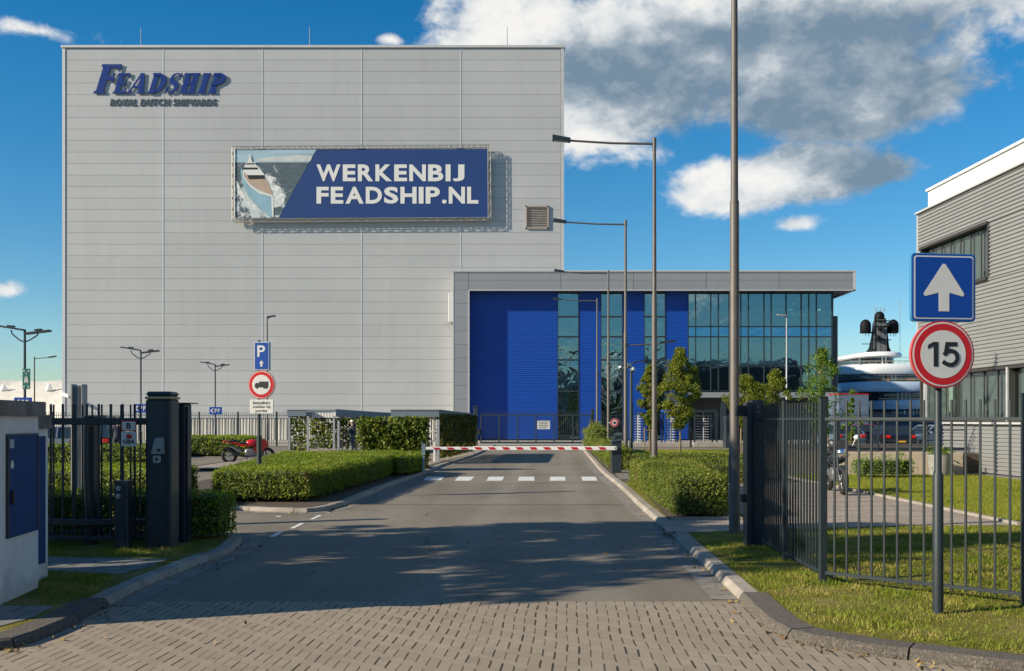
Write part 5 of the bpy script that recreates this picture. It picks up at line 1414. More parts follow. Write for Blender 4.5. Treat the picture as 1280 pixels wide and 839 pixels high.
# =================================================================== LAMP MASTS
def mast(label, x, y, H=9.1, z0=ZK, lower=False, head=True, arm=2.25, r=.082):
    t = thing('lamp_mast', label, 'street lamp', (x,y,z0), group='tapered lamp masts along the right kerb')
    mb = MB(); mb.tube([(x,y,z0-.03),(x,y,z0+1.40),(x,y,z0+1.44),(x,y,4.95),(x,y,4.99),(x,y,H)], [r,r,r*.86,r*.82,r*.68,r*.52], 16)
    build('pole', mb, M['mast'], t, smooth=True)
    mb = MB(); mb.tube([(x,y,z0),(x,y,z0+.03)], r*1.25, 16); build('base_collar', mb, M['mast'], t, smooth=True)
    mb = MB(); mb.sideplate([(y-.04,z0+.75),(y+.04,z0+.75),(y+.04,z0+1.15),(y-.04,z0+1.15)], x-r*1.02, x-r*.97); build('hatch', mb, M['mast'], t)
    mb = MB(); mb.tube([(x,y,H-.12),(x-arm*.5,y,H-.10),(x-arm,y,H-.03)], [.032,.03,.028], 8); mb.tube([(x,y,H-.2),(x,y,H+.04)], r*.62, 10)
    a = build('arm', mb, M['mast'], t, smooth=True)
    mb = MB(); xx = x-arm; mb.add([(xx+.05,y-.10,H-.07),(xx-.42,y-.12,H-.02),(xx-.42,y+.12,H-.02),(xx+.05,y+.10,H-.07),(xx+.05,y-.10,H+.02),(xx-.42,y-.12,H+.10),(xx-.42,y+.12,H+.10),(xx+.05,y+.10,H+.02)],[(0,1,2,3),(7,6,5,4),(4,5,1,0),(5,6,2,1),(6,7,3,2),(7,4,0,3)])
    hd = build('lamp_head', mb, M['gate_black'], t)
    mb = MB(); mb.sheet([(xx-.02,y-.08,H-.068),(xx-.38,y-.09,H-.03),(xx-.38,y+.09,H-.03),(xx-.02,y+.08,H-.068)]); build('lens', mb, M['signback'], hd)
    if lower:
        z = 4.58; mb = MB(); mb.tube([(x,y,z-.08),(x+1.15,y,z-.02),(x+1.3,y,z-.01)], .026, 8); mb.tube([(x,y,z-.16),(x,y,z)], r*.9, 10); build('lower_arm', mb, M['mast'], t, smooth=True)
        mb = MB(); mb.obar((x+1.28,y,z+.03),(x+1.85,y,z+.09),.2,.07); mb.obar((x+1.26,y,z-.02),(x+1.36,y,z+.06),.08,.06); build('lower_lamp_head', mb, M['gate_black'], t)
    return t
mast('nearest and thickest lamp mast, rising out of the picture beside the fence', 3.27, 14.7)
mast('second lamp mast standing in the trimmed hedge', (818-640)/F*26.2, 26.2)
mast('third lamp mast with a lower arm pointing right, just right of the barrier housing', (782-640)/F*37.0, 37.0, lower=True)
mast('fourth lamp mast carrying the small round sign', (760.5-640)/F*49.4, 49.4, lower=True)
mast('farthest and thinnest-looking lamp mast, beside the yard gate', (746.5-640)/F*60.8, 60.8, lower=True)
# small round sign on the fourth mast
t = thing('round_sign', 'small red ringed traffic sign fixed to a lamp mast before the yard gate', 'sign', (W(768,0,49).x,49,1.3))
c = W(768.3,528.5,49.0)
mb = MB(); mb.plate(disc(c.x,c.z,.215), 49.0, 49.01); build('ring', mb, M['signred'], t)
mb = MB(); mb.plate(disc(c.x,c.z,.20), 48.996, 48.999); build('rim', mb, M['signwhite'], t)
mb = MB(); mb.plate(disc(c.x,c.z,.185), 48.99, 48.994); build('ring', mb, M['signred'], t)
mb = MB(); mb.plate(disc(c.x,c.z,.125), 48.984, 48.988); build('face', mb, M['signwhite'], t)
mb = MB(); mb.plate([(c.x-.07,c.z-.05),(c.x+.07,c.z-.05),(c.x+.075,c.z+.0),(c.x+.035,c.z+.055),(c.x-.035,c.z+.055),(c.x-.075,c.z+.0)], 48.978, 48.982); build('car_symbol', mb, M['signblack'], t)
mb = MB(); mb.obar((W(760.5,0,49.2).x,49.15,c.z),(c.x,49.02,c.z),.04,.04); build('bracket', mb, M['steel'], t)

def cctv():
    Y = 50; x = W(789,0,Y).x; t = thing('camera_pole', 'blue grey pole topped with white security cameras among the lamp masts', 'camera pole', (x,Y,ZK))
    zt_ = W(0,459,Y).z; mb = MB(); mb.tube([(x,Y,ZK-.02),(x,Y,2.6),(x,Y,2.62),(x,Y,zt_)], [.09,.09,.07,.07], 12); build('pole', mb, M['anthracite_light'], t, smooth=True)
    mb = MB(); mb.tube([(x-.45,Y,zt_-.05),(x+.2,Y,zt_+.02)], .03, 8); build('bracket', mb, M['steel'], t)
    for dx, dz, r_ in ((-.55,-.02,.09),(-.12,.08,.12),(.05,-.12,.14)):
        mb = MB(); mb.sphere((x+dx,Y-.12,zt_+dz), r_, 10, 8); cm = build('camera', mb, M['whitegloss'], t, smooth=True)
        mb = MB(); mb.sphere((x+dx,Y-.17,zt_+dz-r_*.5), r_*.62, 8, 6); build('dome', mb, M['glass_dark'], cm, smooth=True)
cctv()

def double_lamp(label, px, y, top_py, sy=1.0):
    x = W(px,0,y).x; H = W(0,top_py,y).z
    t = thing('car_park_lamp', label, 'street lamp', (x,y,0), group='twin headed car park lamps')
    mb = MB(); mb.tube([(x,y,-.02),(x,y,1.2),(x,y,1.22),(x,y,H)], [.06,.06,.048,.038], 10); build('pole', mb, M['gate_black'], t, smooth=True)
    for sx, ln, dz in ((-1,.62,.12),(1,.56,.0)):
        mb = MB(); mb.tube([(x,y,H-.38),(x+sx*.18,y,H-.30),(x+sx*.42,y,H-.15+dz*.4),(x+sx*.45,y,H-.04+dz*.5)], .022, 7); a = build('arm', mb, M['gate_black'], t, smooth=True)
        mb = MB(); mb.obar((x+sx*.02,y,H-.10+dz),(x+sx*(.3+ln*.95),y,H+.02+dz*1.2 if sx < 0 else H-.0),.26,.06); mb.obar((x+sx*.35,y,H+.02+dz),(x+sx*.55,y,H+.04+dz),.18,.05); build('lamp_head', mb, M['gate_black'], t)
    return t
double_lamp('nearest twin headed lamp, carrying the green assembly sign, far left', 31, 33, 413.5)
double_lamp('middle twin headed lamp against the left of the hall', 176, 46, 438.5)
double_lamp('twin headed lamp against the hall above the clipped hedge', 269, 60, 456)
def park_sign(label, px, py, w, Y, txt=True):
    a, b = W(px-w/2,py+4.5*w/15/1,Y), W(px+w/2,py-4.5*w/15,Y)
    t = thing('parking_sign', label, 'sign', ((a.x+b.x)/2,Y,a.z), group='small blue direction plates on the car park lamps')
    mb = MB(); mb.plate(rrect(a.x,b.x,a.z,b.z,.03), Y, Y+.04); build('panel', mb, M['signblue'], t)
    w_, h_ = b.x-a.x, b.z-a.z
    mb = MB(); mb.plate([(a.x+w_*.06,a.z+h_*.5),(a.x+w_*.30,a.z+h_*.85),(a.x+w_*.34,a.z+h_*.72),(a.x+w_*.20,a.z+h_*.5),(a.x+w_*.34,a.z+h_*.28),(a.x+w_*.30,a.z+h_*.15)], Y-.012, Y-.004); build('arrow', mb, M['signwhite'], t)
    for k in range(2):
        mb = MB(); text_plate(mb, 'P', a.x+w_*(.44+.24*k), a.x+w_*(.60+.24*k), a.z+h_*.2, a.z+h_*.78, Y-.012, bold=.03); build('lettering', mb, M['signwhite'], t)
park_sign('blue direction plate peeping over the masonry cabinet, left edge', 28.5, 503.5, 22, 32.9)
park_sign('blue direction plate above the black gate pillar area, middle of three', 176, 510.5, 18, 45.9)
park_sign('blue direction plate nearest the road, above the clipped hedge', 269.5, 513.5, 15.5, 59.9)
t = thing('assembly_sign', 'green emergency assembly sign hung on the far left lamp', 'sign', (W(33,0,32.9).x,32.9,2.7))
a, b = W(28.5,486.5,32.88), W(38,461,32.88); mb = MB(); mb.box(a.x,b.x,32.86,32.88,a.z,b.z); build('panel', mb, M['green_sign'], t)
mb = MB(); w_, h_ = b.x-a.x, b.z-a.z; Ys = 32.855
def mini(poly): mb.plate([(a.x+w_*u, a.z+h_*v) for u, v in poly], Ys-.004, Ys)
for u, v, su, sv in ((.1,.93,1,-1),(.9,.93,-1,-1),(.1,.07,1,1),(.9,.07,-1,1)):
    mini([(u,v),(u+.22*su,v),(u+.14*su,v+.04*sv),(u+.26*su,v+.09*sv),(u+.20*su,v+.12*sv),(u+.08*su,v+.06*sv),(u,v+.10*sv)])
for u, v in ((.5,.60),(.34,.55),(.66,.55)):
    mb.plate(disc(a.x+w_*u, a.z+h_*v, w_*.09, 10), Ys-.004, Ys); mini([(u-.09,v-.25),(u+.09,v-.25),(u+.1,v-.06),(u-.1,v-.06)])
mini([(.46,.80),(.54,.80),(.54,.68),(.46,.68)])
build('symbol', mb, M['signwhite'], t)

def single_lamp(label, px, y, top_py, arm_px, base=.0, r=.06, lower=None):
    x = W(px,0,y).x; H = W(0,top_py,y).z; ax = W(px+arm_px,0,y).x
    t = thing('street_lamp', label, 'street lamp', (x,y,base))
    mb = MB(); mb.tube([(x,y,base-.02),(x,y,1.5),(x,y,1.53),(x,y,H)], [r*1.3,r*1.3,r,r*.7], 10); build('pole', mb, M['mast'] if px < 500 else M['steel'], t, smooth=True)
    s = 1 if arm_px > 0 else -1
    mb = MB(); mb.tube([(x,y,H-.14),(ax-s*.3,y,H-.04)], .03, 7); build('arm', mb, M['mast'] if px < 500 else M['steel'], t)
    mb = MB(); mb.obar((ax-s*.5,y,H-.04),(ax,y,H+.03),.22,.09); build('lamp_head', mb, M['gate_black'] if px < 500 else M['steel'], t)
    if lower:
        z = W(0,lower[1],y).z; bx = W(px+lower[0],0,y).x; mb = MB(); mb.tube([(x,y,z-.1),(bx-.2,y,z)], .025, 6); mb.obar((bx-.4,y,z+.02),(bx,y,z+.05),.2,.07); build('lower_lamp_head', mb, M['gate_black'], t)
single_lamp('thin single armed lamp before the white membrane roof, far left', 43, 72, 446, 27)
single_lamp('lamp rising behind the parking sign against the hall', 334, 64, 395.5, 10.5)
single_lamp('pale lamp pole standing in front of the glazed wall', 983.3, 61, 394, -11.5, lower=(11,470.5))

# =================================================================== ROAD SIGNS
def right_sign():
    x, y = (1172.5-640)/F*8.63, 8.63
    t = thing('sign_post', 'dark green post at the right edge holding up the arrow and speed signs', 'post', (x,y,ZK))
    mb = MB(); mb.tube([(x,y,ZK-.03),(x,y,1.28),(x,y,1.30),(x,y,3.15)], [.044,.044,.031,.030], 16); build('pole', mb, M['fence_green'], t, smooth=True)
    yaw = R(7)
    def place(o): o.rotation_euler = (0,0,yaw)
    # arrow sign: local coordinates about its own centre
    c = W(1179.3,359.5,8.56); t1 = thing('arrow_sign', 'square blue sign with a white upward arrow, on the right-hand post', 'sign', c, yaw)
    s = .292
    def lb(name, mb_, m, par): return build(name, mb_, m, par, world=False)
    mb = MB(); mb.plate(rrect(-s,s,-s,s,.035), 0, .035); b_ = lb('backing', mb, mat('light blue sign edge', (.05,.22,.40), .4), t1)
    mb = MB(); mb.plate(rrect(-s+.008,s-.008,-s+.008,s-.008,.03), -.004, -.0005); lb('border', mb, M['signblue'], t1)
    mb = MB(); mb.plate(rrect(-s+.022,s-.022,-s+.022,s-.022,.022), -.006, -.0045); lb('line', mb, M['signwhite'], t1)
    mb = MB(); mb.plate(rrect(-s+.034,s-.034,-s+.034,s-.034,.016), -.008, -.0065); lb('face', mb, M['signblue'], t1)
    mb = MB(); mb.plate([(-.047,-.205),(.047,-.205),(.047,-.045),(.165,-.075),(.178,-.072),(.183,-.06),(.180,-.048),(.017,.192),(.008,.201),(-.008,.201),(-.017,.192),(-.180,-.048),(-.183,-.06),(-.178,-.072),(-.165,-.075),(-.047,-.045)], -.011, -.0085); lb('arrow', mb, M['signwhite'], t1)
    c = W(1178.3,443,8.56); t2 = thing('speed_sign', 'round red ringed 15 speed limit sign under the blue arrow', 'sign', c, yaw)
    mb = MB(); mb.plate(disc(0,0,.290,48), 0, .03); lb('backing', mb, mat('reddish sign edge', (.45,.10,.10), .4), t2)
    mb = MB(); mb.plate(disc(0,0,.286,48), -.004, -.0005); lb('border', mb, M['signred'], t2)
    mb = MB(); mb.plate(disc(0,0,.275,48), -.006, -.0045); lb('line', mb, M['signwhite'], t2)
    mb = MB(); mb.plate(disc(0,0,.262,48), -.008, -.0065); lb('ring', mb, M['signred'], t2)
    mb = MB(); mb.plate(disc(0,0,.205,48), -.010, -.0085); lb('face', mb, M['signwhite'], t2)
    # numerals drawn as road-sign figures
    mb = MB(); mb.plate([(-.048,-.105),(-.048,.105),(-.090,.105),(-.140,.078),(-.140,.045),(-.088,.068),(-.088,-.105)], -.013, -.0105)
    mb.plate([(.020,.105),(.022,.068),(.125,.068),(.125,.105)], -.013, -.0105)
    mb.plate([(.020,.105),(.000,-.008),(.036,-.006),(.054,.068)], -.0133, -.0107)
    arc = [(.004,-.006),(.022,.012),(.045,.026),(.075,.030),(.105,.018),(.124,-.008),(.127,-.040),(.112,-.072),(.080,-.090),(.045,-.090),(.018,-.078),(-.006,-.062)]
    L_, R_ = [], []
    for i, p in enumerate(arc):
        a = arc[max(0,i-1)]; b = arc[min(len(arc)-1,i+1)]; dx, dz = b[0]-a[0], b[1]-a[1]; l = math.hypot(dx,dz); w_ = .018
        L_.append((p[0]-dz/l*w_, p[1]+dx/l*w_)); R_.append((p[0]+dz/l*w_, p[1]-dx/l*w_))
    for i in range(len(arc)-1): mb.plate([L_[i],L_[i+1],R_[i+1],R_[i]], -.0136-.00015*i, -.011)
    lb('numeral', mb, M['signblack'], t2)
    mb = MB(); mb.obar((-.12,.045,.12),(.12,.045,.12),.03,.03); mb.obar((-.12,.045,-.12),(.12,.045,-.12),.03,.03); lb('clamp', mb, M['steel'], t2)
    mb = MB(); mb.obar((-.12,.05,.12),(.12,.05,.12),.03,.03); mb.obar((-.12,.05,-.15),(.12,.05,-.15),.03,.03); lb('clamp', mb, M['steel'], t1)
right_sign()
def left_signs():
    Y = 22.0; x = W(324,0,Y).x; yaw = R(-10)
    t = thing('sign_post', 'grey green post standing in the big left hedge, holding three signs', 'post', (x,Y,ZK))
    mb = MB(); mb.tube([(x,Y,ZK-.03),(x,Y,1.38),(x,Y,1.40),(x,Y,3.5)], [.055,.055,.036,.036], 12); build('pole', mb, M['anthracite_light'], t, smooth=True)
    def lb(name, mb_, m, par): return build(name, mb_, m, par, world=False)
    c = W(327,445,Y-.06); t1 = thing('parking_sign', 'tall blue P sign with a small white arrow, on the post in the left hedge', 'sign', c, yaw)
    w_, h_ = .175, .31
    mb = MB(); mb.bbox(-w_,w_,0,.09,-h_,h_,.012); lb('box', mb, mat('sky blue sign box', (.06,.30,.55), .4), t1)
    mb = MB(); mb.plate(rrect(-w_+.006,w_-.006,-h_+.006,h_-.006,.012), -.005, -.001); lb('border', mb, M['signwhite'], t1)
    mb = MB(); mb.plate(rrect(-w_+.018,w_-.018,-h_+.018,h_-.018,.01), -.008, -.0055); lb('face', mb, M['signblue'], t1)
    mb = MB(); text_plate(mb, 'P', -.095, .085, -.02, .23, -.011, bold=.015); lb('lettering', mb, M['signwhite'], t1)
    mb = MB(); mb.plate([(-.022,-.235),(.022,-.235),(.022,-.16),(.055,-.17),(0,-.095),(-.055,-.17),(-.022,-.16)], -.012, -.009); lb('arrow', mb, M['signwhite'], t1)
    c = W(327,481,Y-.06); t2 = thing('lorry_ban_sign', 'round red ringed sign with a black lorry, under the tall blue P', 'sign', c, yaw)
    for r_, dy, m, nm in ((.315,0,M['signback'],'backing'),(.312,-.004,M['signred'],'border'),(.300,-.008,M['signwhite'],'line'),(.286,-.012,M['signred'],'ring'),(.215,-.016,M['signwhite'],'face')):
        mb = MB(); mb.plate(disc(0,0,r_,44), dy-.003, dy if dy else .02); lb(nm, mb, m, t2)
    mb = MB(); mb.plate([(-.05,-.035),(.165,-.035),(.165,.07),(-.05,.07)], -.023, -.020); mb.plate([(-.15,-.045),(-.06,-.045),(-.06,.04),(-.12,.04),(-.15,.005)], -.0235, -.0205); mb.plate([(-.15,-.06),(.165,-.06),(.165,-.037),(-.15,-.037)], -.0225, -.0195)
    for u in (-.10, .07, .12): mb.plate(disc(u,-.065,.024,16), -.0245, -.021)
    lb('lorry_symbol', mb, M['signblack'], t2)
    c = W(327,508.5,Y-.06); t3 = thing('visitor_notice', 'white plate reading bezoekers melden bij portier, lowest sign in the left hedge', 'sign', c, yaw)
    mb = MB(); mb.bbox(-.275,.275,0,.025,-.155,.155,.006); lb('panel', mb, M['signwhite'], t3)
    mb = MB(); text_plate(mb, 'bezoekers', -.20,.20,.052,.125,-.003, bold=.012); text_plate(mb, 'melden bij', -.20,.20,-.045,.03,-.003, bold=.012); text_plate(mb, 'portier', -.14,.14,-.135,-.06,-.003, bold=.012); lb('lettering', mb, M['signblack'], t3)
left_signs()

# =================================================================== HEDGES, CLIMBERS, TREES
hedge('large clipped hedge around the three-sign post on the left island', [(-6.1,20.3),(-4.10,20.3),(-3.62,27.5),(-3.50,33.2),(-7.3,31.6)], ZK, .73, .034, 1700, 'hedge', shoots=10)
hedge('narrow hedge block at the foot of the ivy screen beside the barrier rest', [(-3.44,29.6),(-3.02,30.1),(-2.80,32.4),(-3.45,33.0)], ZK, .70, .05, 700, 'hedge')
hedge('dark clipped hedge end just right of the gate pillar', [(-9.5,14.0),(-4.06,14.0),(-4.03,14.62),(-9.5,14.62)], ZK, .73, .036, 1300, 'hedge', bare=.08)
hedge('sunlit hedge block seen through the black gate bars', [(-10.4,18.7),(-6.55,18.7),(-6.75,21.5),(-10.6,21.5)], ZK, .80, .045, 900, 'hedge', shoots=14)
hedge('wide clipped hedge behind the red motorcycle at the car park edge', [(-15.6,48),(-12.6,48),(-13.0,52),(-17.2,52)], 0, .92, .09, 200, 'hedge', shoots=5)
hedge('far hedge seen through the gate bars, left of the notices', [(-16.0,33.2),(-14.3,33.2),(-14.3,34.4),(-16.0,34.4)], 0, .90, .07, 350, 'hedge', shoots=8)
hedge('far hedge seen through the gate behind the fire notice', [(-13.8,33.2),(-11.4,33.2),(-11.4,34.4),(-13.8,34.4)], 0, .90, .07, 350, 'hedge', shoots=8)
hedge('trimmed hedge wedge around the second lamp mast, right of the road', [(2.78,17.0),(3.66,17.0),(4.55,25.3),(2.99,25.3)], ZK, .78, .036, 1800, 'hedge_yellow', bare=.10, rough=.035)
hedge('low hedge strip behind the barrier housing', [(3.78,33.2),(8.1,33.2),(8.1,34.0),(3.8,34.0)], 0, .60, .055, 600, 'hedge_yellow')
hedge('short low hedge strip right of the trimmed hedge wedge', [(4.9,26.2),(6.7,26.2),(6.7,27.0),(4.9,27.0)], 0, .58, .05, 700, 'hedge_yellow')
hedge('low hedge between the wedge and the barrier hedge strip', [(4.4,29.0),(7.4,29.0),(7.4,29.8),(4.4,29.8)], 0, .58, .05, 600, 'hedge_yellow')
hedge('loose reddish green hedge following the right kerb beyond the barrier', [(3.36,33.6),(3.95,33.6),(4.6,49),(4.0,49)], ZK, .80, .06, 500, 'hedge_yellow', rough=.09, lift=.05)
hedge('tall ragged shrub row at the far end of the right kerb', [(4.05,49.5),(4.6,49.5),(5.0,58),(4.4,58)], ZK, 1.35, .08, 300, 'hedge_yellow', rough=.25, lift=.12, cat='shrub', name='shrub_row')
hedge('low shrubs in front of the beige retaining wall', [(10.1,28.9),(11.6,28.9),(11.6,29.7),(10.1,29.7)], ZK, .62, .055, 380, 'treegreen', rough=.12, lift=.09, cat='shrub', name='shrub_row', group=None)

def shed(label, corners, zr, th, posts, nm='bicycle_shelter'):
    """flat roofed shelter on thin posts; corners near-left, near-right, far-right, far-left"""
    cx = sum(c[0] for c in corners)/4; cy = sum(c[1] for c in corners)/4
    t = thing(nm, label, 'shelter', (cx,cy,ZK), group='flat roofed bicycle shelters on the left island')
    mb = MB(); mb.prism(corners, 0, 1); n = 4
    mb = MB()
    P = corners; 
    zs = zr if isinstance(zr, list) else [zr]*4
    # a roof tray: fascia boards around a thin deck
    ins = .04
    mb.add([(p[0],p[1],z-th) for p, z in zip(P, zs)]+[(p[0],p[1],z) for p, z in zip(P, zs)], [(3,2,1,0),(4,5,6,7),(0,1,5,4),(1,2,6,5),(2,3,7,6),(3,0,4,7)])
    build('roof', mb, M['shedgrey'], t)
    mb = MB(); mb.add([(p[0]+(.03 if p[0] > cx else -.03),p[1]+(.03 if p[1] > cy else -.03),z-.0) for p, z in zip(P, zs)]+[(p[0]+(.03 if p[0] > cx else -.03),p[1]+(.03 if p[1] > cy else -.03),z+.03) for p, z in zip(P, zs)], [(3,2,1,0),(4,5,6,7),(0,1,5,4),(1,2,6,5),(2,3,7,6),(3,0,4,7)])
    mb.v = [(v[0],v[1],v[2]+.002) for v in mb.v]; build('roof_edge', mb, M['steel'], t)
    for (x, y) in posts:
        mb = MB(); mb.box(x-.05,x+.05,y-.05,y+.05,ZK-.02,min(zs)-th-.002); mb.box(x-.10,x+.10,y-.10,y+.10,ZK+.005,ZK+.02); build('post', mb, M['steel'], t)
    return t
M['shedgrey'] = mat('blue grey shelter fascia', (.15,.19,.22), .5, .1, .06, 2)
xs = lambda p, Y: (p-640)/F*Y
sC = shed('right bicycle shelter with creeper covered side facing the road', [(-4.75,39.2),(-2.86,39.2),(-1.92,50.2),(-3.9,50.2)], [2.13,2.13,2.02,2.02], .26, [(-2.9,39.3),(-4.7,39.3),(-1.98,50.0),(-3.85,50.0),(-2.45,44.6)])
leafy_wall((-2.84,39.6), (-1.86,50.0), .25, 1.98, 620, .11, 'ivy_autumn', sC, .14)
mb = MB()
for k in range(11): 
    f = k/10; mb.tube([(-2.84+.98*f-.04,39.6+10.4*f,.1),(-2.84+.98*f-.04,39.6+10.4*f,1.85)], .012, 4)
build('trellis', mb, M['steel'], sC)
mb = MB()
for k in range(5):
    x = -4.6+k*.38; mb.tube([(x,39.6,ZK),(x,39.6,.9),(x,40.1,.9),(x,40.1,ZK)], .022, 6)
    mb.tube([(x-.1,39.3,1.3+.1*(k%2)),(x+.2,39.35,1.32)], .02, 5)
build('bicycle_rack', mb, M['white'], sC)
sB = shed('middle bicycle shelter with a person standing under its roof', [(-8.45,48),(-6.35,57),(-6.0,60),(-8.6,60)], [2.24,2.08,2.05,2.2], .34, [(-8.38,48.3),(-7.55,52),(-6.5,56.9),(-8.5,59.8)])
sA = shed('left bicycle shelter open at the end, its back wall overgrown with ivy', [(-11.25,50.0),(-10.3,50.0),(-10.1,56),(-11.05,56)], 2.24, .30, [(-11.15,50.1),(-10.2,50.0),(-8.9,50.0),(-11.0,55.9),(-8.6,55.0)])
mb = MB(); mb.obar((-10.28,50,2.20),(-8.62,50,2.20),.10,.12); build('beam', mb, M['shedgrey'], sA)
mb = MB()
for k in range(9): mb.box(-10.1+k*.15, -9.98+k*.15, 50.6, 50.62, 1.86, 2.12)
build('light_panel', mb, M['white'], sA)
leafy_wall((-11.1,55.0), (-8.5,55.0), .2, 2.0, 420, .15, 'ivy', sA, .2)
leafy_wall((-11.15,50.2), (-10.25,50.2), .2, 2.0, 450, .13, 'ivy', sA, .15)
leafy_wall((-8.2,56.5), (-5.2,56.5), .2, 2.0, 300, .16, 'ivy', sB, .2)
mb = MB()
for x in np.arange(-11.1,-8.5,.25): mb.tube([(x,55.05,.1),(x,55.05,2.0)], .012, 4)
for z in np.arange(.3,2.0,.25): mb.tube([(-11.1,55.03,z),(-8.5,55.03,z)], .012, 4)
build('trellis', mb, M['steel'], sA)
iv = thing('ivy_screen', 'thick ivy screen facing the camera between the hedge and the bicycle shelters', 'climber', (-3.9,34,ZK))
leafy_wall((-5.35,34.6), (-2.85,34.2), .1, 1.86, 1100, .11, 'ivy', iv, .30)
leafy_wall((-5.2,34.9), (-2.9,34.5), .1, 1.78, 700, .11, 'ivy', iv, .25)
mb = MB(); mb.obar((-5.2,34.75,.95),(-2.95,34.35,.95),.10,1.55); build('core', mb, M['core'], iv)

tree('taller young street tree with a straight trunk, in front of the blue wall', (850-640)/F*52, 52, 5.35, 1.35, 1.45, leaf=.08, nclump=150, per=165, seed=3, stake=False)
tree('young street tree in the left pair, partly behind the second lamp mast', (812-640)/F*53.5, 53.5, 4.6, .95, 1.5, leaf=.078, nclump=80, per=140, seed=5)
tree('young street tree with two timber stakes right of the nearest mast', (933-640)/F*50, 50, 3.9, 1.25, 1.5, leaf=.078, nclump=85, per=130, seed=9)
tree('young street tree between the mast and the fence corner, in front of the glazing', (968-640)/F*54, 54, 4.35, 1.15, 1.5, leaf=.078, nclump=85, per=130, seed=12)
tree('open spiky young tree rising behind the grey fence corner', (1026-640)/F*40, 40, 4.55, 1.3, 1.2, m='treegreen', leaf=.075, nclump=70, per=80, seed=15)
tree('small leafy sapling before the dark lorry trailer', (1064-640)/F*45, 45, 2.7, .55, .7, m='treegreen', leaf=.10, nclump=22, per=42, seed=19, trunk_r=.03, stake=False)

# street trees left of the camera: they throw the dappled shade over the road
for (x, y, h, r_, th_, s_) in ((-10.6,7.8,9.3,2.0,1.9,1),(-11.0,9.9,8.3,2.0,1.9,2),(-12.3,11.3,7.9,1.8,2.0,4)):
    tree('leafy roadside tree left of the picture whose shade falls on the road', x, y, h, r_, th_, m='treeleaf', leaf=.22, nclump=104, per=58, seed=s_, stake=False, trunk_r=.14, group='roadside trees left of the picture')

# =================================================================== RETAINING WALL, RAILING
rw = thing('retaining_wall', 'low beige retaining wall beyond the lawn, under the dark railing', 'wall', (11.6,31,0))
x0, x1 = (1040-640)/F*31, 13.9
mb = MB(); mb.bbox(x0, x1, 30.8, 31.05, -.02, .76, .01); build('wall', mb, mat('beige concrete', (.47,.385,.29), .85, 0, .07, 1.2), rw)
mb = MB(); mb.box(x0, x1+8, 31.05, 44, -.0, .70); tag(build('raised_bed', mb, M['soil']), kind='structure')
rl2 = thing('railing', 'dark horizontal railing on top of the beige retaining wall', 'railing', (11.6,31.3,.76))
for z, h in ((1.72,.05),(1.43,.03),(1.11,.03),(.84,.10)):
    mb = MB(); mb.box(x0, 14.2, 31.25, 31.30, z-h/2, z+h/2); build('rail', mb, M['gate_black'], rl2)
for px in (1048,1156,1098): 
    x = (px-640)/F*31.2; mb = MB(); w_ = .055 if px != 1098 else .02; mb.box(x-w_, x+w_, 31.19, 31.24, .70, 1.80); build('post', mb, M['gate_black'], rl2)
M['planter'] = mat('grey concrete planter', (.26,.25,.23), .9, 0, .15, 4, .004, 50)
pl = thing('planter', 'round grey concrete planter with low green plants at the corrugated building', 'planter', (13.05,29.9,ZK))
mb = MB(); cx_, cy_ = (1171-640)/F*30.4, 30.2
mb.tube([(cx_,cy_,ZK-.02),(cx_,cy_,.70),(cx_,cy_,.72),(cx_,cy_,.66)], [.28,.36,.34,.30], 20); build('pot', mb, M['planter'], pl, smooth=True)
P_ = np.column_stack([RNG.normal(cx_,.17,260), RNG.normal(cy_,.17,260), .70+np.abs(RNG.normal(0,.11,260))]); V_, F_ = leaves_geo(P_, .085, .5); mesh_np('plant', V_, F_, 4, M['treegreen'], pl, loc=root_loc(pl))


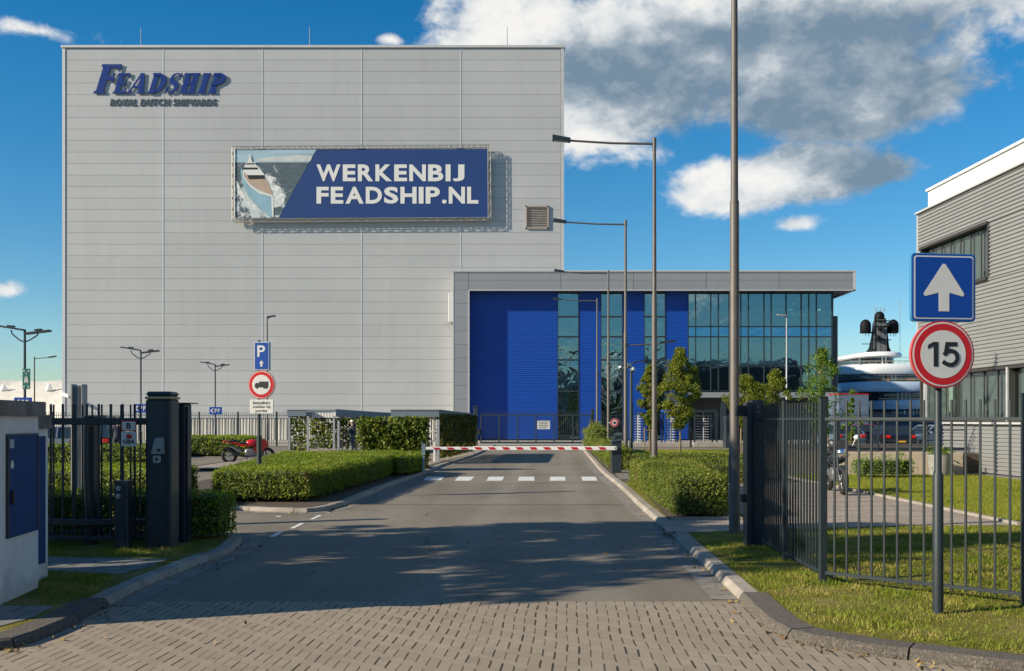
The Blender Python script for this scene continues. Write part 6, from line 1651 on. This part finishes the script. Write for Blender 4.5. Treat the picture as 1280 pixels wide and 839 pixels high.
# =================================================================== VEHICLES
def car(label, loc, rz, paint, van=False, group='cars parked in the yard'):
    t = thing('parked_van' if van else 'parked_car', label, 'van' if van else 'car', loc, rz, group=group)
    def lb(n_, mb_, m, par=t, sm=False): return build(n_, mb_, m, par, world=False, smooth=sm)
    Lh = 2.15; wd = .88
    H = 1.95 if van else 1.46
    low = [(-Lh,.42),(-Lh+.05,.30),(Lh-.12,.28),(Lh,.45),(Lh-.03,.66),(Lh-.35,.80),(1.0 if not van else 1.4,.93),(-Lh+.25,.96),(-Lh+.03,.86)]
    bm = bmesh.new(); a = [bm.verts.new((x,-wd,z)) for x, z in low]; b = [bm.verts.new((x,wd,z)) for x, z in low]; n = len(low)
    bm.faces.new(a); bm.faces.new(list(reversed(b)))
    for i in range(n): bm.faces.new((a[i], b[i], b[(i+1)%n], a[(i+1)%n]))
    bmesh.ops.recalc_face_normals(bm, faces=bm.faces); bmesh.ops.bevel(bm, geom=list(bm.edges), offset=.06, segments=2, affect='EDGES')
    mb = MB(); mb.addbm(bm)
    cab = [(-1.95 if not van else -2.1, .94),(1.05 if not van else 1.45,.92),(.35 if not van else 1.0,H-.05),(-1.35 if not van else -2.0,H-.03)]
    wl, wt_ = wd-.05, wd-.22
    def cabin(e, z0_, z1_):
        v = []
        for s in (-1, 1):
            for (x, z), w_ in zip(cab, (wl, wl, wt_, wt_)): v.append((x, s*(w_+e), z))
        return v
    v = cabin(0, 0, 0); fs = [(0,1,2,3),(7,6,5,4),(3,2,6,7),(0,3,7,4),(2,1,5,6)]
    gl = MB(); gl.add(v, fs); 
    body = lb('body', mb, paint, sm=True)
    lb('window', gl, M['glass_dark'])
    r = MB(); top = [(cab[3][0]-.02,H-.03),(cab[2][0]+.05,H-.05)]
    r.bbox(cab[3][0]-.03, cab[2][0]+.04, -wt_-.02, wt_+.02, H-.075, H-.005, .03)
    for s in (-1, 1):
        for i, j in ((0,3),(1,2)):
            r.obar((cab[i][0], s*(wl+.005), cab[i][1]), (cab[j][0], s*(wt_+.005), H-.04), .07, .05)
        xm = -.35; r.obar((xm, s*(wl+.005), .95), (xm, s*(wt_+.005), H-.04), .05, .07)
    lb('roof', r, paint)
    for x in (-1.35, 1.35):
        for s in (-1, 1):
            w = MB(); w.tube([(x,s*(wd-.20),.32),(x,s*(wd+.01),.32)], .32, 20); wo = lb('wheel', w, M['black'])
            w = MB(); w.tube([(x,s*(wd+.0),.32),(x,s*(wd+.018),.32)], .20, 14); lb('rim', w, M['steel'], wo)
    for s in (-1, 1):
        w = MB(); w.bbox(Lh-.16, Lh-.02, s*.66-.17, s*.66+.17, .60, .72, .02); lb('headlight', w, M['chrome'])
        w = MB(); w.bbox(-Lh-.005, -Lh+.12, s*.68-.13, s*.68+.13, .72, .90, .02); lb('tail_light', w, M['tail'])
        w = MB(); w.bbox(.72, .86, s*.97-.09, s*.97+.09, .95, 1.07, .02); lb('mirror', w, paint)
    w = MB(); w.box(-Lh-.02, -Lh-.004, -.26, .26, .50, .61); lb('number_plate', w, M['plate'])
    return t
P_silver = mat('silver car paint', (.27,.31,.35), .28, .4, coat=.5); P_dark = mat('dark blue car paint', (.012,.018,.035), .22, .1, coat=.6)
P_red = mat('dark red car paint', (.25,.01,.012), .25, .1, coat=.6); P_white = mat('white car paint', (.68,.69,.70), .25, 0, coat=.6); P_teal = mat('blue grey car paint', (.12,.20,.26), .25, .3, coat=.5)
car('silver car parked behind the black gate, nearest the masonry cabinet', (W(88,0,46).x,46,0), R(8), P_silver)
car('blue grey car partly seen behind the tall grey column and gate bars', (W(52,0,50).x,50,0), R(170), P_teal)
car('dark high roofed van behind the gate, beside the dark clothed person', (W(126,0,47).x,47,0), R(100), P_dark, van=True)
car('dark car with red tail lights and a yellow plate seen above the beige wall', (W(1110,0,58).x,58,0), R(88), P_dark)
car('dark red car seen between the railing bars over the beige wall', (W(1098,0,66).x+.0,70,0), R(92), P_red)
car('pale silver car low behind the railing beside the corrugated building', (W(1163,0,60).x,60,0), R(200), P_silver)
car('blue grey car behind the railing next to the black motorcycle', (W(1046,0,60).x,60,0), R(95), P_teal)

def lorry():
    t = thing('lorry_trailer', 'blue grey box trailer with a red top edge standing before the yacht', 'trailer', (W(1067,0,78).x,78,0))
    x0, x1 = W(1047.5,0,78).x, W(1086,0,78).x; zt_ = W(0,493,78).z
    mb = MB(); mb.bbox(x0, x1, 78, 80.4, .9, zt_, .04); build('body', mb, mat('blue grey trailer side', (.10,.135,.19), .45, 0, .05, 1), t)
    mb = MB(); mb.box(x0-.01, x1+.01, 77.97, 80.43, zt_+.0, zt_+.06); build('top_edge', mb, M['signred'], t)
    mb = MB(); mb.box(x0+.1, x1-.1, 78.4, 80, .6, .895); build('frame', mb, M['black'], t)
    for k in (.12,.26,.8):
        x = x0+(x1-x0)*k; mb = MB(); mb.tube([(x,78.05,.5),(x,78.4,.5)], .5, 18); build('wheel', mb, M['black'], t)
lorry()

def motorcycle(label, loc, rz, paint, seatm, plate=True, naked=False):
    t = thing('motorcycle', label, 'motorcycle', loc, rz)
    def lb(n_, mb_, m, par=t, sm=True): return build(n_, mb_, m, par, world=False, smooth=sm)
    for x, nm in ((-.72,0),(.74,1)):
        w = MB(); w.ring((x,0,.31), .255, .062, 30, 8, 'Y'); wo = lb('wheel', w, M['black'])
        w = MB(); w.ring((x,0,.31), .20, .014, 26, 6, 'Y'); w.tube([(x,-.07,.31),(x,.07,.31)], .045, 10)
        for k in range(5):
            a = 2*math.pi*k/5; w.tube([(x,0,.31),(x+.2*math.cos(a),0,.31+.2*math.sin(a))], .014, 5)
        lb('rim', w, M['steel'], wo)
    f = MB()
    for s in (-.09, .09): f.tube([(.74,s,.31),(.62,s,.62),(.47,s,1.0)], [.026,.026,.03], 8)
    lb('fork', f, M['gate_black'])
    f = MB(); f.tube([(.45,0,.92),(.1,0,.62),(-.2,0,.50),(-.35,0,.45)], .03, 8); f.tube([(-.72,.07,.31),(-.25,.05,.42)], .028, 8); f.tube([(-.72,-.07,.31),(-.25,-.05,.42)], .028, 8); f.tube([(-.2,0,.5),(-.5,0,.78),(-.85,0,.88)], .022, 6); lb('frame', f, M['gate_black'])
    e = MB(); e.bbox(-.12,.34,-.15,.15,.26,.58,.05); e.tube([(.1,-.17,.42),(.1,.17,.42)], .10, 12); lb('engine', e, mat('engine metal', (.22,.22,.22), .4, .6))
    e = MB(); e.tube([(.3,-.12,.3),(-.1,-.16,.25),(-.45,-.17,.36),(-.85,-.17,.62)], [.028,.028,.05,.055], 10); lb('exhaust', e, mat('blackened exhaust', (.06,.06,.06), .4, .5))
    k = MB(); k.sphere((.17,0,.80), .2, 16, 10, sc=(1.35,.80,.75)); lb('tank', k, paint)
    k = MB(); k.add([(-.15,-.12,.74),(.02,-.13,.70),(-.15,-.12,.66),(-.80,-.08,.86),(-.92,-.05,.93),(-.35,-.11,.80),(-.15,.12,.74),(.02,.13,.70),(-.15,.12,.66),(-.80,.08,.86),(-.92,.05,.93),(-.35,.11,.80)],
                    [(0,5,4,3,2,1),(7,8,9,10,11,6),(0,6,11,5),(5,11,10,4),(4,10,9,3),(3,9,8,2),(2,8,7,1),(1,7,6,0)]); lb('tail_fairing', k, paint, sm=False)
    k = MB(); k.sphere((-.22,0,.80), .16, 14, 8, sc=(1.7,.8,.34)); k.sphere((-.62,0,.89), .15, 14, 8, sc=(1.5,.7,.34)); lb('seat', k, seatm)
    if not naked:
        k = MB(); k.add([(.82,-.03,.72),(.66,-.17,.98),(.38,-.19,.92),(.22,-.18,.55),(.38,-.17,.34),(.60,-.15,.52),(.82,.03,.72),(.66,.17,.98),(.38,.19,.92),(.22,.18,.55),(.38,.17,.34),(.60,.15,.52)],
                        [(0,1,2,3,4,5),(11,10,9,8,7,6),(0,6,7,1),(1,7,8,2),(4,10,11,5),(5,11,6,0),(3,9,10,4)]); lb('fairing', k, paint, sm=False)
        k = MB(); k.add([(.66,-.15,.98),(.66,.15,.98),(.48,.11,1.20),(.48,-.11,1.20),(.57,-.13,.97),(.57,.13,.97)], [(0,1,2,3),(3,2,5,4)]); lb('windscreen', k, M['glass_dark'], sm=False)
    else:
        k = MB(); k.sphere((.62,0,.92), .12, 14, 10, sc=(.7,1,1)); h_ = lb('headlight', k, M['chrome'])
        k = MB(); k.add([(.60,-.12,1.02),(.60,.12,1.02),(.5,.09,1.2),(.5,-.09,1.2)], [(0,1,2,3)]); lb('windscreen', k, M['black'], sm=False)
    k = MB(); k.tube([(.50,0,1.0),(.44,-.18,1.06),(.34,-.36,1.04)], .016, 7); k.tube([(.50,0,1.0),(.44,.18,1.06),(.34,.36,1.04)], .016, 7); hb = lb('handlebar', k, M['black'])
    for s in (-1, 1):
        k = MB(); k.tube([(.42,s*.26,1.06),(.45,s*.33,1.24)], .008, 5); k.sphere((.45,s*.36,1.27), .065, 10, 7, sc=(.35,1.2,.8)); lb('mirror', k, M['whitegloss'], hb)
        k = MB(); k.sphere((-.80,s*.12,.80), .03, 8, 6); lb('indicator', k, mat('orange lens', (.7,.2,.02), .3))
    k = MB(); k.sphere((-.92,0,.86), .07, 10, 8, sc=(.6,1,.7)); lb('tail_light', k, M['tail'])
    if plate:
        k = MB(); k.add([(-.97,-.10,.72),(-.97,.10,.72),(-1.03,.10,.55),(-1.03,-.10,.55),(-.96,-.10,.72),(-.96,.10,.72),(-1.02,.10,.55),(-1.02,-.10,.55)], [(0,3,2,1),(4,5,6,7),(0,1,5,4),(1,2,6,5),(2,3,7,6),(3,0,4,7)]); lb('number_plate', k, M['plate'], sm=False)
    for x in (-.72, .74):
        k = MB(); k.tube([(x,-.085,.31),(x,-.078,.31)], .13, 18); lb('brake_disc', k, M['chrome'])
    k = MB(); k.add([(.50,-.05,.60),(.74,-.06,.655),(.98,-.05,.58),(.50,.05,.60),(.74,.06,.655),(.98,.05,.58)], [(0,1,4,3),(1,2,5,4)]); lb('front_mudguard', k, paint, sm=False)
    k = MB(); k.add([(-1.0,-.06,.60),(-.80,-.07,.70),(-.45,-.06,.62),(-1.0,.06,.60),(-.80,.07,.70),(-.45,.06,.62)], [(0,1,4,3),(1,2,5,4)]); lb('rear_mudguard', k, M['black'], sm=False)
    k = MB(); k.tube([(-.25,.13,.45),(-.66,.11,.68)], .035, 10); k.tube([(-.25,-.13,.45),(-.66,-.11,.68)], .02, 8); lb('shock_absorber', k, M['steel'])
    k = MB(); k.tube([(-.18,-.26,.36),(-.18,.26,.36)], .016, 6); lb('foot_peg', k, M['black'])
    k = MB(); k.tube([(.5,-.1,.98),(.45,-.22,.86),(.3,-.1,.7)], .008, 5); k.tube([(.5,.1,.98),(.46,.2,.88),(.3,.1,.7)], .008, 5); lb('cable', k, M['black'])
    k = MB(); k.tube([(-.05,.12,.30),(-.02,.32,.01)], .014, 6); lb('side_stand', k, M['black'])
    return t
motorcycle('red sport motorcycle parked behind the large left hedge', (W(310,0,40).x,40,.02), R(14), M['redgloss'], M['black'])
motorcycle('black motorcycle with a white mirror, facing the camera behind the fence corner', (7.42,22.9,ZK+.01), R(-96), M['gate_black'], M['black'], False, True)

def bicycle(label, loc, rz, m):
    t = thing('bicycle', label, 'bicycle', loc, rz, group='bicycles under the shelter roofs')
    def lb(n_, mb_, mm, par=t): return build(n_, mb_, mm, par, world=False)
    for x in (-.52, .54):
        w = MB(); w.ring((x,0,.34), .325, .018, 24, 6, 'Y'); wo = lb('wheel', w, M['black'])
        w = MB()
        for k in range(9): a = math.pi*k/9; w.tube([(x-.31*math.cos(a),0,.34-.31*math.sin(a)),(x+.31*math.cos(a),0,.34+.31*math.sin(a))], .003, 3)
        lb('spokes', w, M['steel'], wo)
    f = MB()
    for a, b in (((-.52,0,.34),(-.08,0,.30)),((-.08,0,.30),(-.18,0,.78)),((-.18,0,.78),(-.52,0,.34)),((-.08,0,.30),(.38,0,.82)),((-.18,0,.74),(.38,0,.86)),((.38,0,.95),(.54,0,.34))): f.tube([a,b], .018, 6)
    lb('frame', f, m)
    f = MB(); f.tube([(.38,0,.95),(.38,0,1.05),(.30,.26,1.06),(.15,.30,1.05)], .012, 6); f.tube([(.38,0,1.05),(.30,-.26,1.06),(.15,-.30,1.05)], .012, 6); lb('handlebar', f, M['black'])
    f = MB(); f.bbox(-.33,-.07,-.07,.07,.86,.92,.02); f.tube([(-.19,0,.76),(-.2,0,.87)], .014, 6); lb('saddle', f, M['black'])
    return t
bicycle('black bicycle in the left shelter, nearest its corner post', (-8.6,51.5,ZK), R(70), M['gate_black'])
bicycle('bicycle with a dark red frame beside the black one in the shelter', (-8.1,52.5,ZK), R(64), P_red)
bicycle('silver bicycle in the shelter close to the standing person', (-7.9,53.6,ZK), R(75), M['steel'])

# =================================================================== PEOPLE
def person(label, loc, rz, joints, top, trousers, hat=None, hair=(.04,.025,.015)):
    """skinned body on a jointed skeleton; metres, facing -y"""
    t = thing('person', label, 'person', loc, rz)
    V = []; E_ = []; Rr = []
    idx = {}
    def j(n_, p, r): idx[n_] = len(V); V.append(p); Rr.append(r)
    J = joints
    j('pel', (0,0,.95), (.155,.115)); j('waist', (0,.0,1.10), (.14,.10)); j('chest', (0,.01,1.32), (.165,.115)); j('neckb', (0,.01,1.47), (.075,.07)); j('neck', (0,0,1.54), (.052,.055)); j('head', (0,-.015,1.64), (.076,.088)); j('crown', (0,-.01,1.73), (.07,.08))
    E_ += [(0,1),(1,2),(2,3),(3,4),(4,5),(5,6)]
    for s, nm in ((-1,'L'),(1,'R')):
        hip = (s*.09,0,.90); knee = (s*.10+J.get('kx'+nm,0), J.get('ky'+nm,-.02), .50); ank = (s*.10+J.get('ax'+nm,0), J.get('ay'+nm,.02), .09); toe = (ank[0], ank[1]-.15, .04)
        j('hip'+nm, hip, (.092,.095)); j('knee'+nm, knee, (.058,.062)); j('ank'+nm, ank, (.042,.045)); j('toe'+nm, toe, (.042,.032))
        E_ += [(0,idx['hip'+nm]),(idx['hip'+nm],idx['knee'+nm]),(idx['knee'+nm],idx['ank'+nm]),(idx['ank'+nm],idx['toe'+nm])]
        sh_ = (s*.185,.01,1.43); el = J.get('el'+nm, (s*.235,.03,1.14)); wr = J.get('wr'+nm, (s*.24,-.08,.90)); hd = tuple(wr[i]+(wr[i]-el[i])*.32 for i in range(3))
        j('sh'+nm, sh_, (.066,.066)); j('el'+nm, el, (.043,.043)); j('wr'+nm, wr, (.028,.03)); j('hd'+nm, hd, (.040,.022))
        E_ += [(2,idx['sh'+nm]),(idx['sh'+nm],idx['el'+nm]),(idx['el'+nm],idx['wr'+nm]),(idx['wr'+nm],idx['hd'+nm])]
    me = bpy.data.meshes.new('tmp'); me.from_pydata(V, E_, []); ob = bpy.data.objects.new('tmp', me); COL.objects.link(ob)
    md = ob.modifiers.new('s','SKIN'); sk = me.skin_vertices[0].data if me.skin_vertices else None
    if sk is None:
        bm = bmesh.new(); bm.from_mesh(me); bm.verts.layers.skin.verify(); bm.to_mesh(me); bm.free(); sk = me.skin_vertices[0].data
    for i, r_ in enumerate(Rr): sk[i].radius = r_
    sk[0].use_root = True
    sb = ob.modifiers.new('u','SUBSURF'); sb.levels = 2; sb.render_levels = 2
    dg = bpy.context.evaluated_depsgraph_get(); m2 = bpy.data.meshes.new_from_object(ob.evaluated_get(dg)); bpy.data.objects.remove(ob); bpy.data.meshes.remove(me)
    m2.name = 'body'; m2.materials.clear()
    for m in (M['skin'], top, trousers, M['black']): m2.materials.append(m)
    wz_ = min(idx and V[idx['wrL']][2], V[idx['wrR']][2])
    for p in m2.polygons:
        c = p.center; k = 0
        if c.z < .13: k = 3
        elif c.z < .98 and abs(c.x) < .21: k = 2
        elif c.z < 1.49: k = 1
        for nm in 'LR':
            h_ = Vector(V[idx['hd'+nm]]); w_ = Vector(V[idx['wr'+nm]])
            if (c-h_).length < .085: k = 0
            elif (c-w_).length < .05: k = 1
        p.material_index = k; p.use_smooth = True
    b = link('body', m2, t)
    # fingers
    fg = MB()
    for nm, s in (('L',-1),('R',1)):
        h_ = Vector(V[idx['hd'+nm]]); w_ = Vector(V[idx['wr'+nm]]); d = (h_-w_).normalized(); sd = d.cross(Vector((1,0,0))).normalized()
        for k in range(4):
            o_ = sd*(.022*(k-1.5)); fg.tube([h_+o_, h_+o_+d*.035+Vector((0,-.005,0)), h_+o_+d*(.062+.01*(k in (1,2)))+Vector((0,-.018,0))], [.010,.009,.007], 6)
        fg.tube([h_-d*.02+sd*.03, h_+sd*.05+d*.02], [.011,.008], 6)
    build('hand', fg, M['skin'], t, world=False, smooth=True)
    f = MB(); f.sphere((0,-.098,1.635), .016, 8, 6, sc=(.8,1.2,1.3))
    for s in (-1,1): f.sphere((s*.078,-.01,1.64), .026, 8, 6, sc=(.4,.7,1.2))
    build('face', f, M['skin'], t, world=False, smooth=True)
    f = MB()
    for s in (-1,1): f.sphere((s*.03,-.088,1.66), .010, 8, 6)
    f.obar((-.025,-.094,1.595),(.025,-.094,1.595),.006,.006); build('eyes', f, M['signblack'], t, world=False)
    if hat is not None:
        k = MB(); k.sphere((0,-.005,1.70), .115, 16, 10, sc=(1,1.15,.85), zmin=-.1); k.obar((0,-.17,1.695),(0,-.08,1.70),.16,.012); build('helmet', k, hat, t, world=False, smooth=True)
    else:
        k = MB(); k.sphere((0,.012,1.70), .093, 14, 9, sc=(.95,1.05,.9), zmin=-.35); build('hair', k, mat('hair', hair, .7), t, world=False, smooth=True)
    return t
pw = person('person in a white helmet, navy jacket and jeans under the middle bicycle shelter', (W(440.5,0,51.5).x,51.5,ZK+.005), R(-70), dict(elL=(-.25,-.02,1.16), wrL=(-.2,-.24,1.06), elR=(.24,.04,1.14), wrR=(.2,-.2,1.02), kyR=-.05), M['navy'], M['denim'], hat=M['whitegloss'])
pw.scale = (.93,.93,.93)
person('dark clothed person standing between the parked cars behind the gate', (W(147.5,0,44).x,44,0), R(15), {}, M['navy'], M['navy'])

# =================================================================== THE YACHT
def yacht():
    Y = 150.0; s = 156.0/F      # widths are read at the plane of the mast
    t = thing('motor_yacht', 'big white motor yacht with black radar mast and domes, seen end on', 'yacht', ((1108-640)*s, Y, -.02))
    X = lambda p: (p-640)*s
    Z = lambda y: EYE-(y-525)*s
    def deck(name, L0, R0, y_top, y_bot, front, m, length=30, belly=0, n=16, par=t, lift=0):
        """a rounded deck band: plan is a blunt oval end, side bulges"""
        x0, x1 = X(L0), X(R0); c = (x0+x1)/2; w = (x1-x0)/2; z1, z0 = Z(y_top), Z(y_bot)
        plan = []
        for k in range(n+1):
            a = math.pi*(1-k/n); plan.append((c+w*math.copysign(abs(math.cos(a))**.75, math.cos(a)), Y+front+6*(1-math.sin(a)**.8)))
        plan += [(x1, Y+front+length), (x0, Y+front+length)]
        mb = MB(); N = len(plan); rows = []
        prof = [(0,-.06),(.25,0),(.6,.0),(.88,-.05),(1,-.35)] if belly == 0 else [(0,-.15),(.12,0),(.55,-.04),(.85,-.22),(1,-.6)]
        for f_, o in prof:
            rows.append([(c+(x-c)*(1+o/max(w,1)), y-o*.8, z0+(z1-z0)*f_+lift*f_*max(0,(y-Y-front))/6) for x, y in plan])
        vs = [v for r in rows for v in r]; fs = []
        for i in range(len(rows)-1):
            for k in range(N): fs.append((i*N+k, i*N+(k+1)%N, (i+1)*N+(k+1)%N, (i+1)*N+k))
        fs.append(tuple((len(rows)-1)*N+k for k in range(N))); fs.append(tuple(reversed(range(N))))
        mb.add(vs, fs); return build(name, mb, m, par, smooth=True)
    wh = mat('yacht white', (.72,.73,.74), .25, 0, .03, .2, coat=.3); blu = mat('pale blue hull', (.40,.49,.60), .2, 0, .06, .1, coat=.6); dk = M['glass_dark']
    trimb = mat('dark brown deck shade', (.06,.045,.035), .6)
    deck('hull', 1046, 1170, 523, 541, -2, blu, 55, .6)
    deck('window', 1080, 1163, 512, 523.2, .6, dk, 30)
    deck('bulwark', 1078, 1168, 500.5, 512.2, -1, blu, 40)
    deck('window', 1072, 1162, 489, 500.8, 2, dk, 30)
    deck('deck', 1046, 1166, 478.5, 491, 0, blu, 45, .8)
    deck('window', 1048, 1158, 468, 478.8, 3, dk, 30)
    deck('deck', 1049, 1158, 456.5, 469, 1.5, wh, 40, .9)
    deck('window', 1080, 1124, 446, 456.8, 5, dk, 20)
    deck('sun_deck', 1072, 1131, 440.5, 446.2, 3.5, wh, 22, .9)
    # posts, rails and pale mullions on the decks
    mb = MB()
    for k in range(15):
        p = 1056+k*7.2; mb.box(X(p)-.06, X(p)+.06, Y+5.2-abs(p-1108)*0, Y+5.3, Z(478.5), Z(469)) if k % 2 else None
        mb.box(X(p)-.03, X(p)+.03, Y+2.6, Y+2.66, Z(456.8), Z(453.5))
    mb.box(X(1056), X(1158), Y+2.6, Y+2.66, Z(453.7), Z(453.2)); mb.box(X(1084), X(1160), Y+1.2, Y+1.3, Z(499.3), Z(498.8)); mb.box(X(1090), X(1156), Y+2.0, Y+2.1, Z(476.2), Z(475.6))
    build('railing', mb, mat('pale brass rail', (.5,.45,.3), .4, .5), t)
    mb = MB(); mb.box(X(1122), X(1132), Y+2.2, Y+3.4, Z(476.5), Z(473)); mb.box(X(1098), X(1101), Y+2.4, Y+3, Z(478), Z(469)); build('deck_furniture', mb, mat('teak furniture', (.30,.14,.07), .6), t)
    bk = mat('black radar mast', (.008,.009,.011), .6, 0, .1, 1, spec=.15)
    def tower(rows, dy0=5.5):
        mb = MB(); vs = []; fs = []
        for (a, b, y, d) in rows:
            vs += [(X(a),Y+dy0,Z(y)),(X(b),Y+dy0,Z(y)),(X(b),Y+dy0+d,Z(y)),(X(a),Y+dy0+d,Z(y))]
        for i in range(len(rows)-1):
            for k in range(4): fs.append((i*4+k, i*4+(k+1)%4, (i+1)*4+(k+1)%4, (i+1)*4+k))
        fs.append(tuple(range((len(rows)-1)*4, len(rows)*4))); mb.add(vs, fs); return mb
    mt = build('mast', tower([(1091,1113,440.6,4),(1093.5,1110,434,3.2),(1095,1108.5,420,2.6),(1095.5,1107,404,2.2),(1096.5,1105.5,398,1.8)]), bk, t)
    mb = MB(); mb.box(X(1077), X(1123), Y+6, Y+6.8, Z(416.5), Z(415)); mb.box(X(1091), X(1110), Y+5.2, Y+5.5, Z(409), Z(408)); mb.box(X(1090), X(1111), Y+5.0, Y+5.4, Z(426), Z(425)); mb.box(X(1092), X(1109), Y+5.1, Y+5.4, Z(402), Z(401)); mb.sphere((X(1094),Y+5,Z(423)), .45, 8, 6); mb.sphere((X(1108),Y+5,Z(406.5)), .4, 8, 6); mb.sphere((X(1097),Y+5,Z(411.5)), .4, 8, 6); mb.box(X(1078), X(1093), Y+6, Y+6.3, Z(430.4), Z(429.6)); build('crosstree', mb, bk, mt)
    for p, yb_, yt, w_ in ((1083,416,399,6.6),(1117.5,416,399,6.8),(1100.5,402,389,6)):
        mb = MB(); r_ = w_*s; z0, z1 = Z(yb_), Z(yt)
        pr = [(0,r_*.9),(.1,r_),(.55,r_)]+[(.55+.45*math.sin(R(a)), r_*math.cos(R(a))) for a in (20,40,60,75,88)]
        mb.tube([(X(p),Y+6.4,z0+(z1-z0)*f_) for f_, _ in pr], [q for _, q in pr], 18); build('radar_dome', mb, bk, t, smooth=True)
    mb = MB()
    for p in (1096.5, 1102, 1107): mb.box(X(p)-.05, X(p)+.05, Y+6.5, Y+6.6, Z(390), Z(384))
    mb.box(X(1096.5), X(1099), Y+6.5, Y+6.6, Z(387.3), Z(386.8)); mb.box(X(1104.5), X(1107), Y+6.5, Y+6.6, Z(387.3), Z(386.8))
    for p, a in ((1125,372),(1092.5,376)): mb.tube([(X(p),Y+6,Z(441)),(X(p),Y+6,Z(a+3))], .035, 5)
    mb.tube([(X(1066),Y+3,Z(457)),(X(1066),Y+3,Z(449.5))], .06, 5)
    for p in (1079,1083,1087,1114,1118,1121): mb.tube([(X(p),Y+6.4,Z(420)),(X(p),Y+6.4,Z(416))], .05, 4)
    for k in range(8): mb.box(X(1094.5+1.6*k)-.03, X(1094.5+1.6*k)+.03, Y+5.3, Y+5.35, Z(440), Z(400))
    build('antenna', mb, M['steel'], t)
    mb = MB()
    for (l, r_, yt, yb_, n_, dy) in ((1050,1156,469.5,477.5,22,2.9),(1074,1160,490.5,499.5,18,1.9),(1082,1161,512.5,522.5,16,.5),(1081,1123,446.6,456,10,4.9)):
        for k in range(n_):
            f_ = (k+.5)/n_; p = l+(r_-l)*f_; w = 6*(1-math.sin(math.pi*f_)**.8)
            mb.box(X(p)-.07, X(p)+.07, Y+dy-.06+w*.85, Y+dy+.1+w*.85, Z(yb_), Z(yt))
    build('window_mullion', mb, wh, t)
    mb = MB()
    for (l, r_, yy, dy) in ((1049,1158,456.2,1.5),(1046,1166,478.2,.1),(1078,1168,500.2,-.9)):
        c_ = (X(l)+X(r_))/2; w_ = (X(r_)-X(l))/2
        for h_ in (.45, .9):
            mb.tube([(c_+w_*.96*math.copysign(abs(math.cos(math.pi*(1-k/16)))**.75, math.cos(math.pi*(1-k/16))), Y+dy+.6+6*(1-math.sin(math.pi*k/16)**.8), Z(yy)+h_) for k in range(17)], .03, 4, cap=False)
    build('guard_rail', mb, M['steel'], t)
    # ensigns
    def flag(px, py, w_, h_, cols, nm, lab):
        f = thing(nm, lab, 'flag', (X(px), Y-2.4, Z(py)))
        L = root_loc(f)
        for i, m in enumerate(cols):
            mb = MB(); n = 6; z0 = Z(py)-h_*s*(i+1)/len(cols)*1.0; z1 = Z(py)-h_*s*i/len(cols)
            vs = []
            for k in range(n+1):
                u = k/n; x = X(px)-w_*s*u; dz = -w_*s*.9*u; y = Y-2.4+.15*math.sin(u*7)
                vs += [(x,y,z0+dz),(x,y,z1+dz)]
            mb.add(vs, [(2*k,2*k+2,2*k+3,2*k+1) for k in range(n)]); build('stripe', mb, m, f)
        mb = MB(); mb.tube([(X(px)+.05,Y-2.4,Z(py+22)),(X(px)+.25,Y-2.4,Z(py-3))], .06, 6); build('staff', mb, M['white'], f)
    flag(1155, 480, 6, 9, (M['signred'], M['signwhite'], M['signblue']), 'flag', 'red white and blue ensign drooping from a staff at the yacht side')
yacht()
qb = MB(); qb.box(18, 160, 148.6, 150.0, -.4, .6); tag(build('quay', qb, M['concrete']), kind='structure')
# a dark quayside structure under the yacht
t = thing('quay_screen', 'dark blue grey slatted screen on the quay below the yacht', 'screen', (40,112,0))
mb = MB()
for k in range(46): mb.box(W(1046+k*3.6,0,112).x, W(1047.6+k*3.6,0,112).x, 112, 112.1, 0, 2.6)
mb.box(W(1046,0,112).x, W(1210,0,112).x, 112.11, 112.2, .2, 2.3); build('slats', mb, mat('blue slats', (.03,.07,.14), .5), t)

# =================================================================== BEHIND THE CAMERA: what the glazing mirrors
mb = MB(); mb.box(-60, 25, -95, -70, 0, 13); t = thing('warehouse', 'pale long warehouse across the street behind the camera, mirrored in the glazing', 'warehouse', (-20,-82,0)); build('wall', mb, mat('pale warehouse wall', (.45,.46,.45), .7, 0, .25, .18), t)
mb = MB()
for k in range(9): mb.box(-56+k*9, -51+k*9, -69.98, -69.9, 1, 11.5)
build('window', mb, M['glass_dark'], t)
mb = MB(); mb.box(32, 120, -88, -66, 0, 9.5); t = thing('warehouse', 'dark low warehouse across the street behind the camera', 'warehouse', (60,-75,0)); build('wall', mb, mat('dark warehouse wall', (.10,.12,.13), .7, 0, .3, .2), t)
mb = MB()
for k in range(12): mb.box(34+k*7, 38+k*7, -65.98, -65.9, 3, 8)
build('window', mb, M['white'], t)

# a scatter of dry leaves and grit that has collected along the kerbs
def litter():
    P = []
    for bk, side, n in ((ll, 1, 90), (ld, 1, 50), (rl, -1, 110), (rd, -1, 60), (li, 1, 70)):
        Q = [Vector(p[:2]) for p in bk if p[1] < 45]
        for _ in range(n):
            i = random.randrange(len(Q)-1); p = Q[i].lerp(Q[i+1], random.random()); t = (Q[i+1]-Q[i]).normalized()
            o = Vector((-t.y, t.x))*(-side)*abs(random.gauss(0, .12)+.05); P.append((p.x+o.x, p.y+o.y, .014))
    for _ in range(46): P.append((random.uniform(-3.5,3.5), random.uniform(6.3,16), .012))
    V, Fq = leaves_geo(np.array(P), .045, .6, np.tile([0,0,1.0], (len(P),1)))
    o = mesh_np('fallen_leaves', V, Fq, 4, leaf_mat('dry leaves', [(0,(.09,.05,.02)),(.5,(.20,.12,.04)),(1,(.36,.27,.08))], .1))
    tag(o, 'dry brown leaves scattered along the kerbs and over the paving', 'fallen leaves', kind='stuff')
litter()
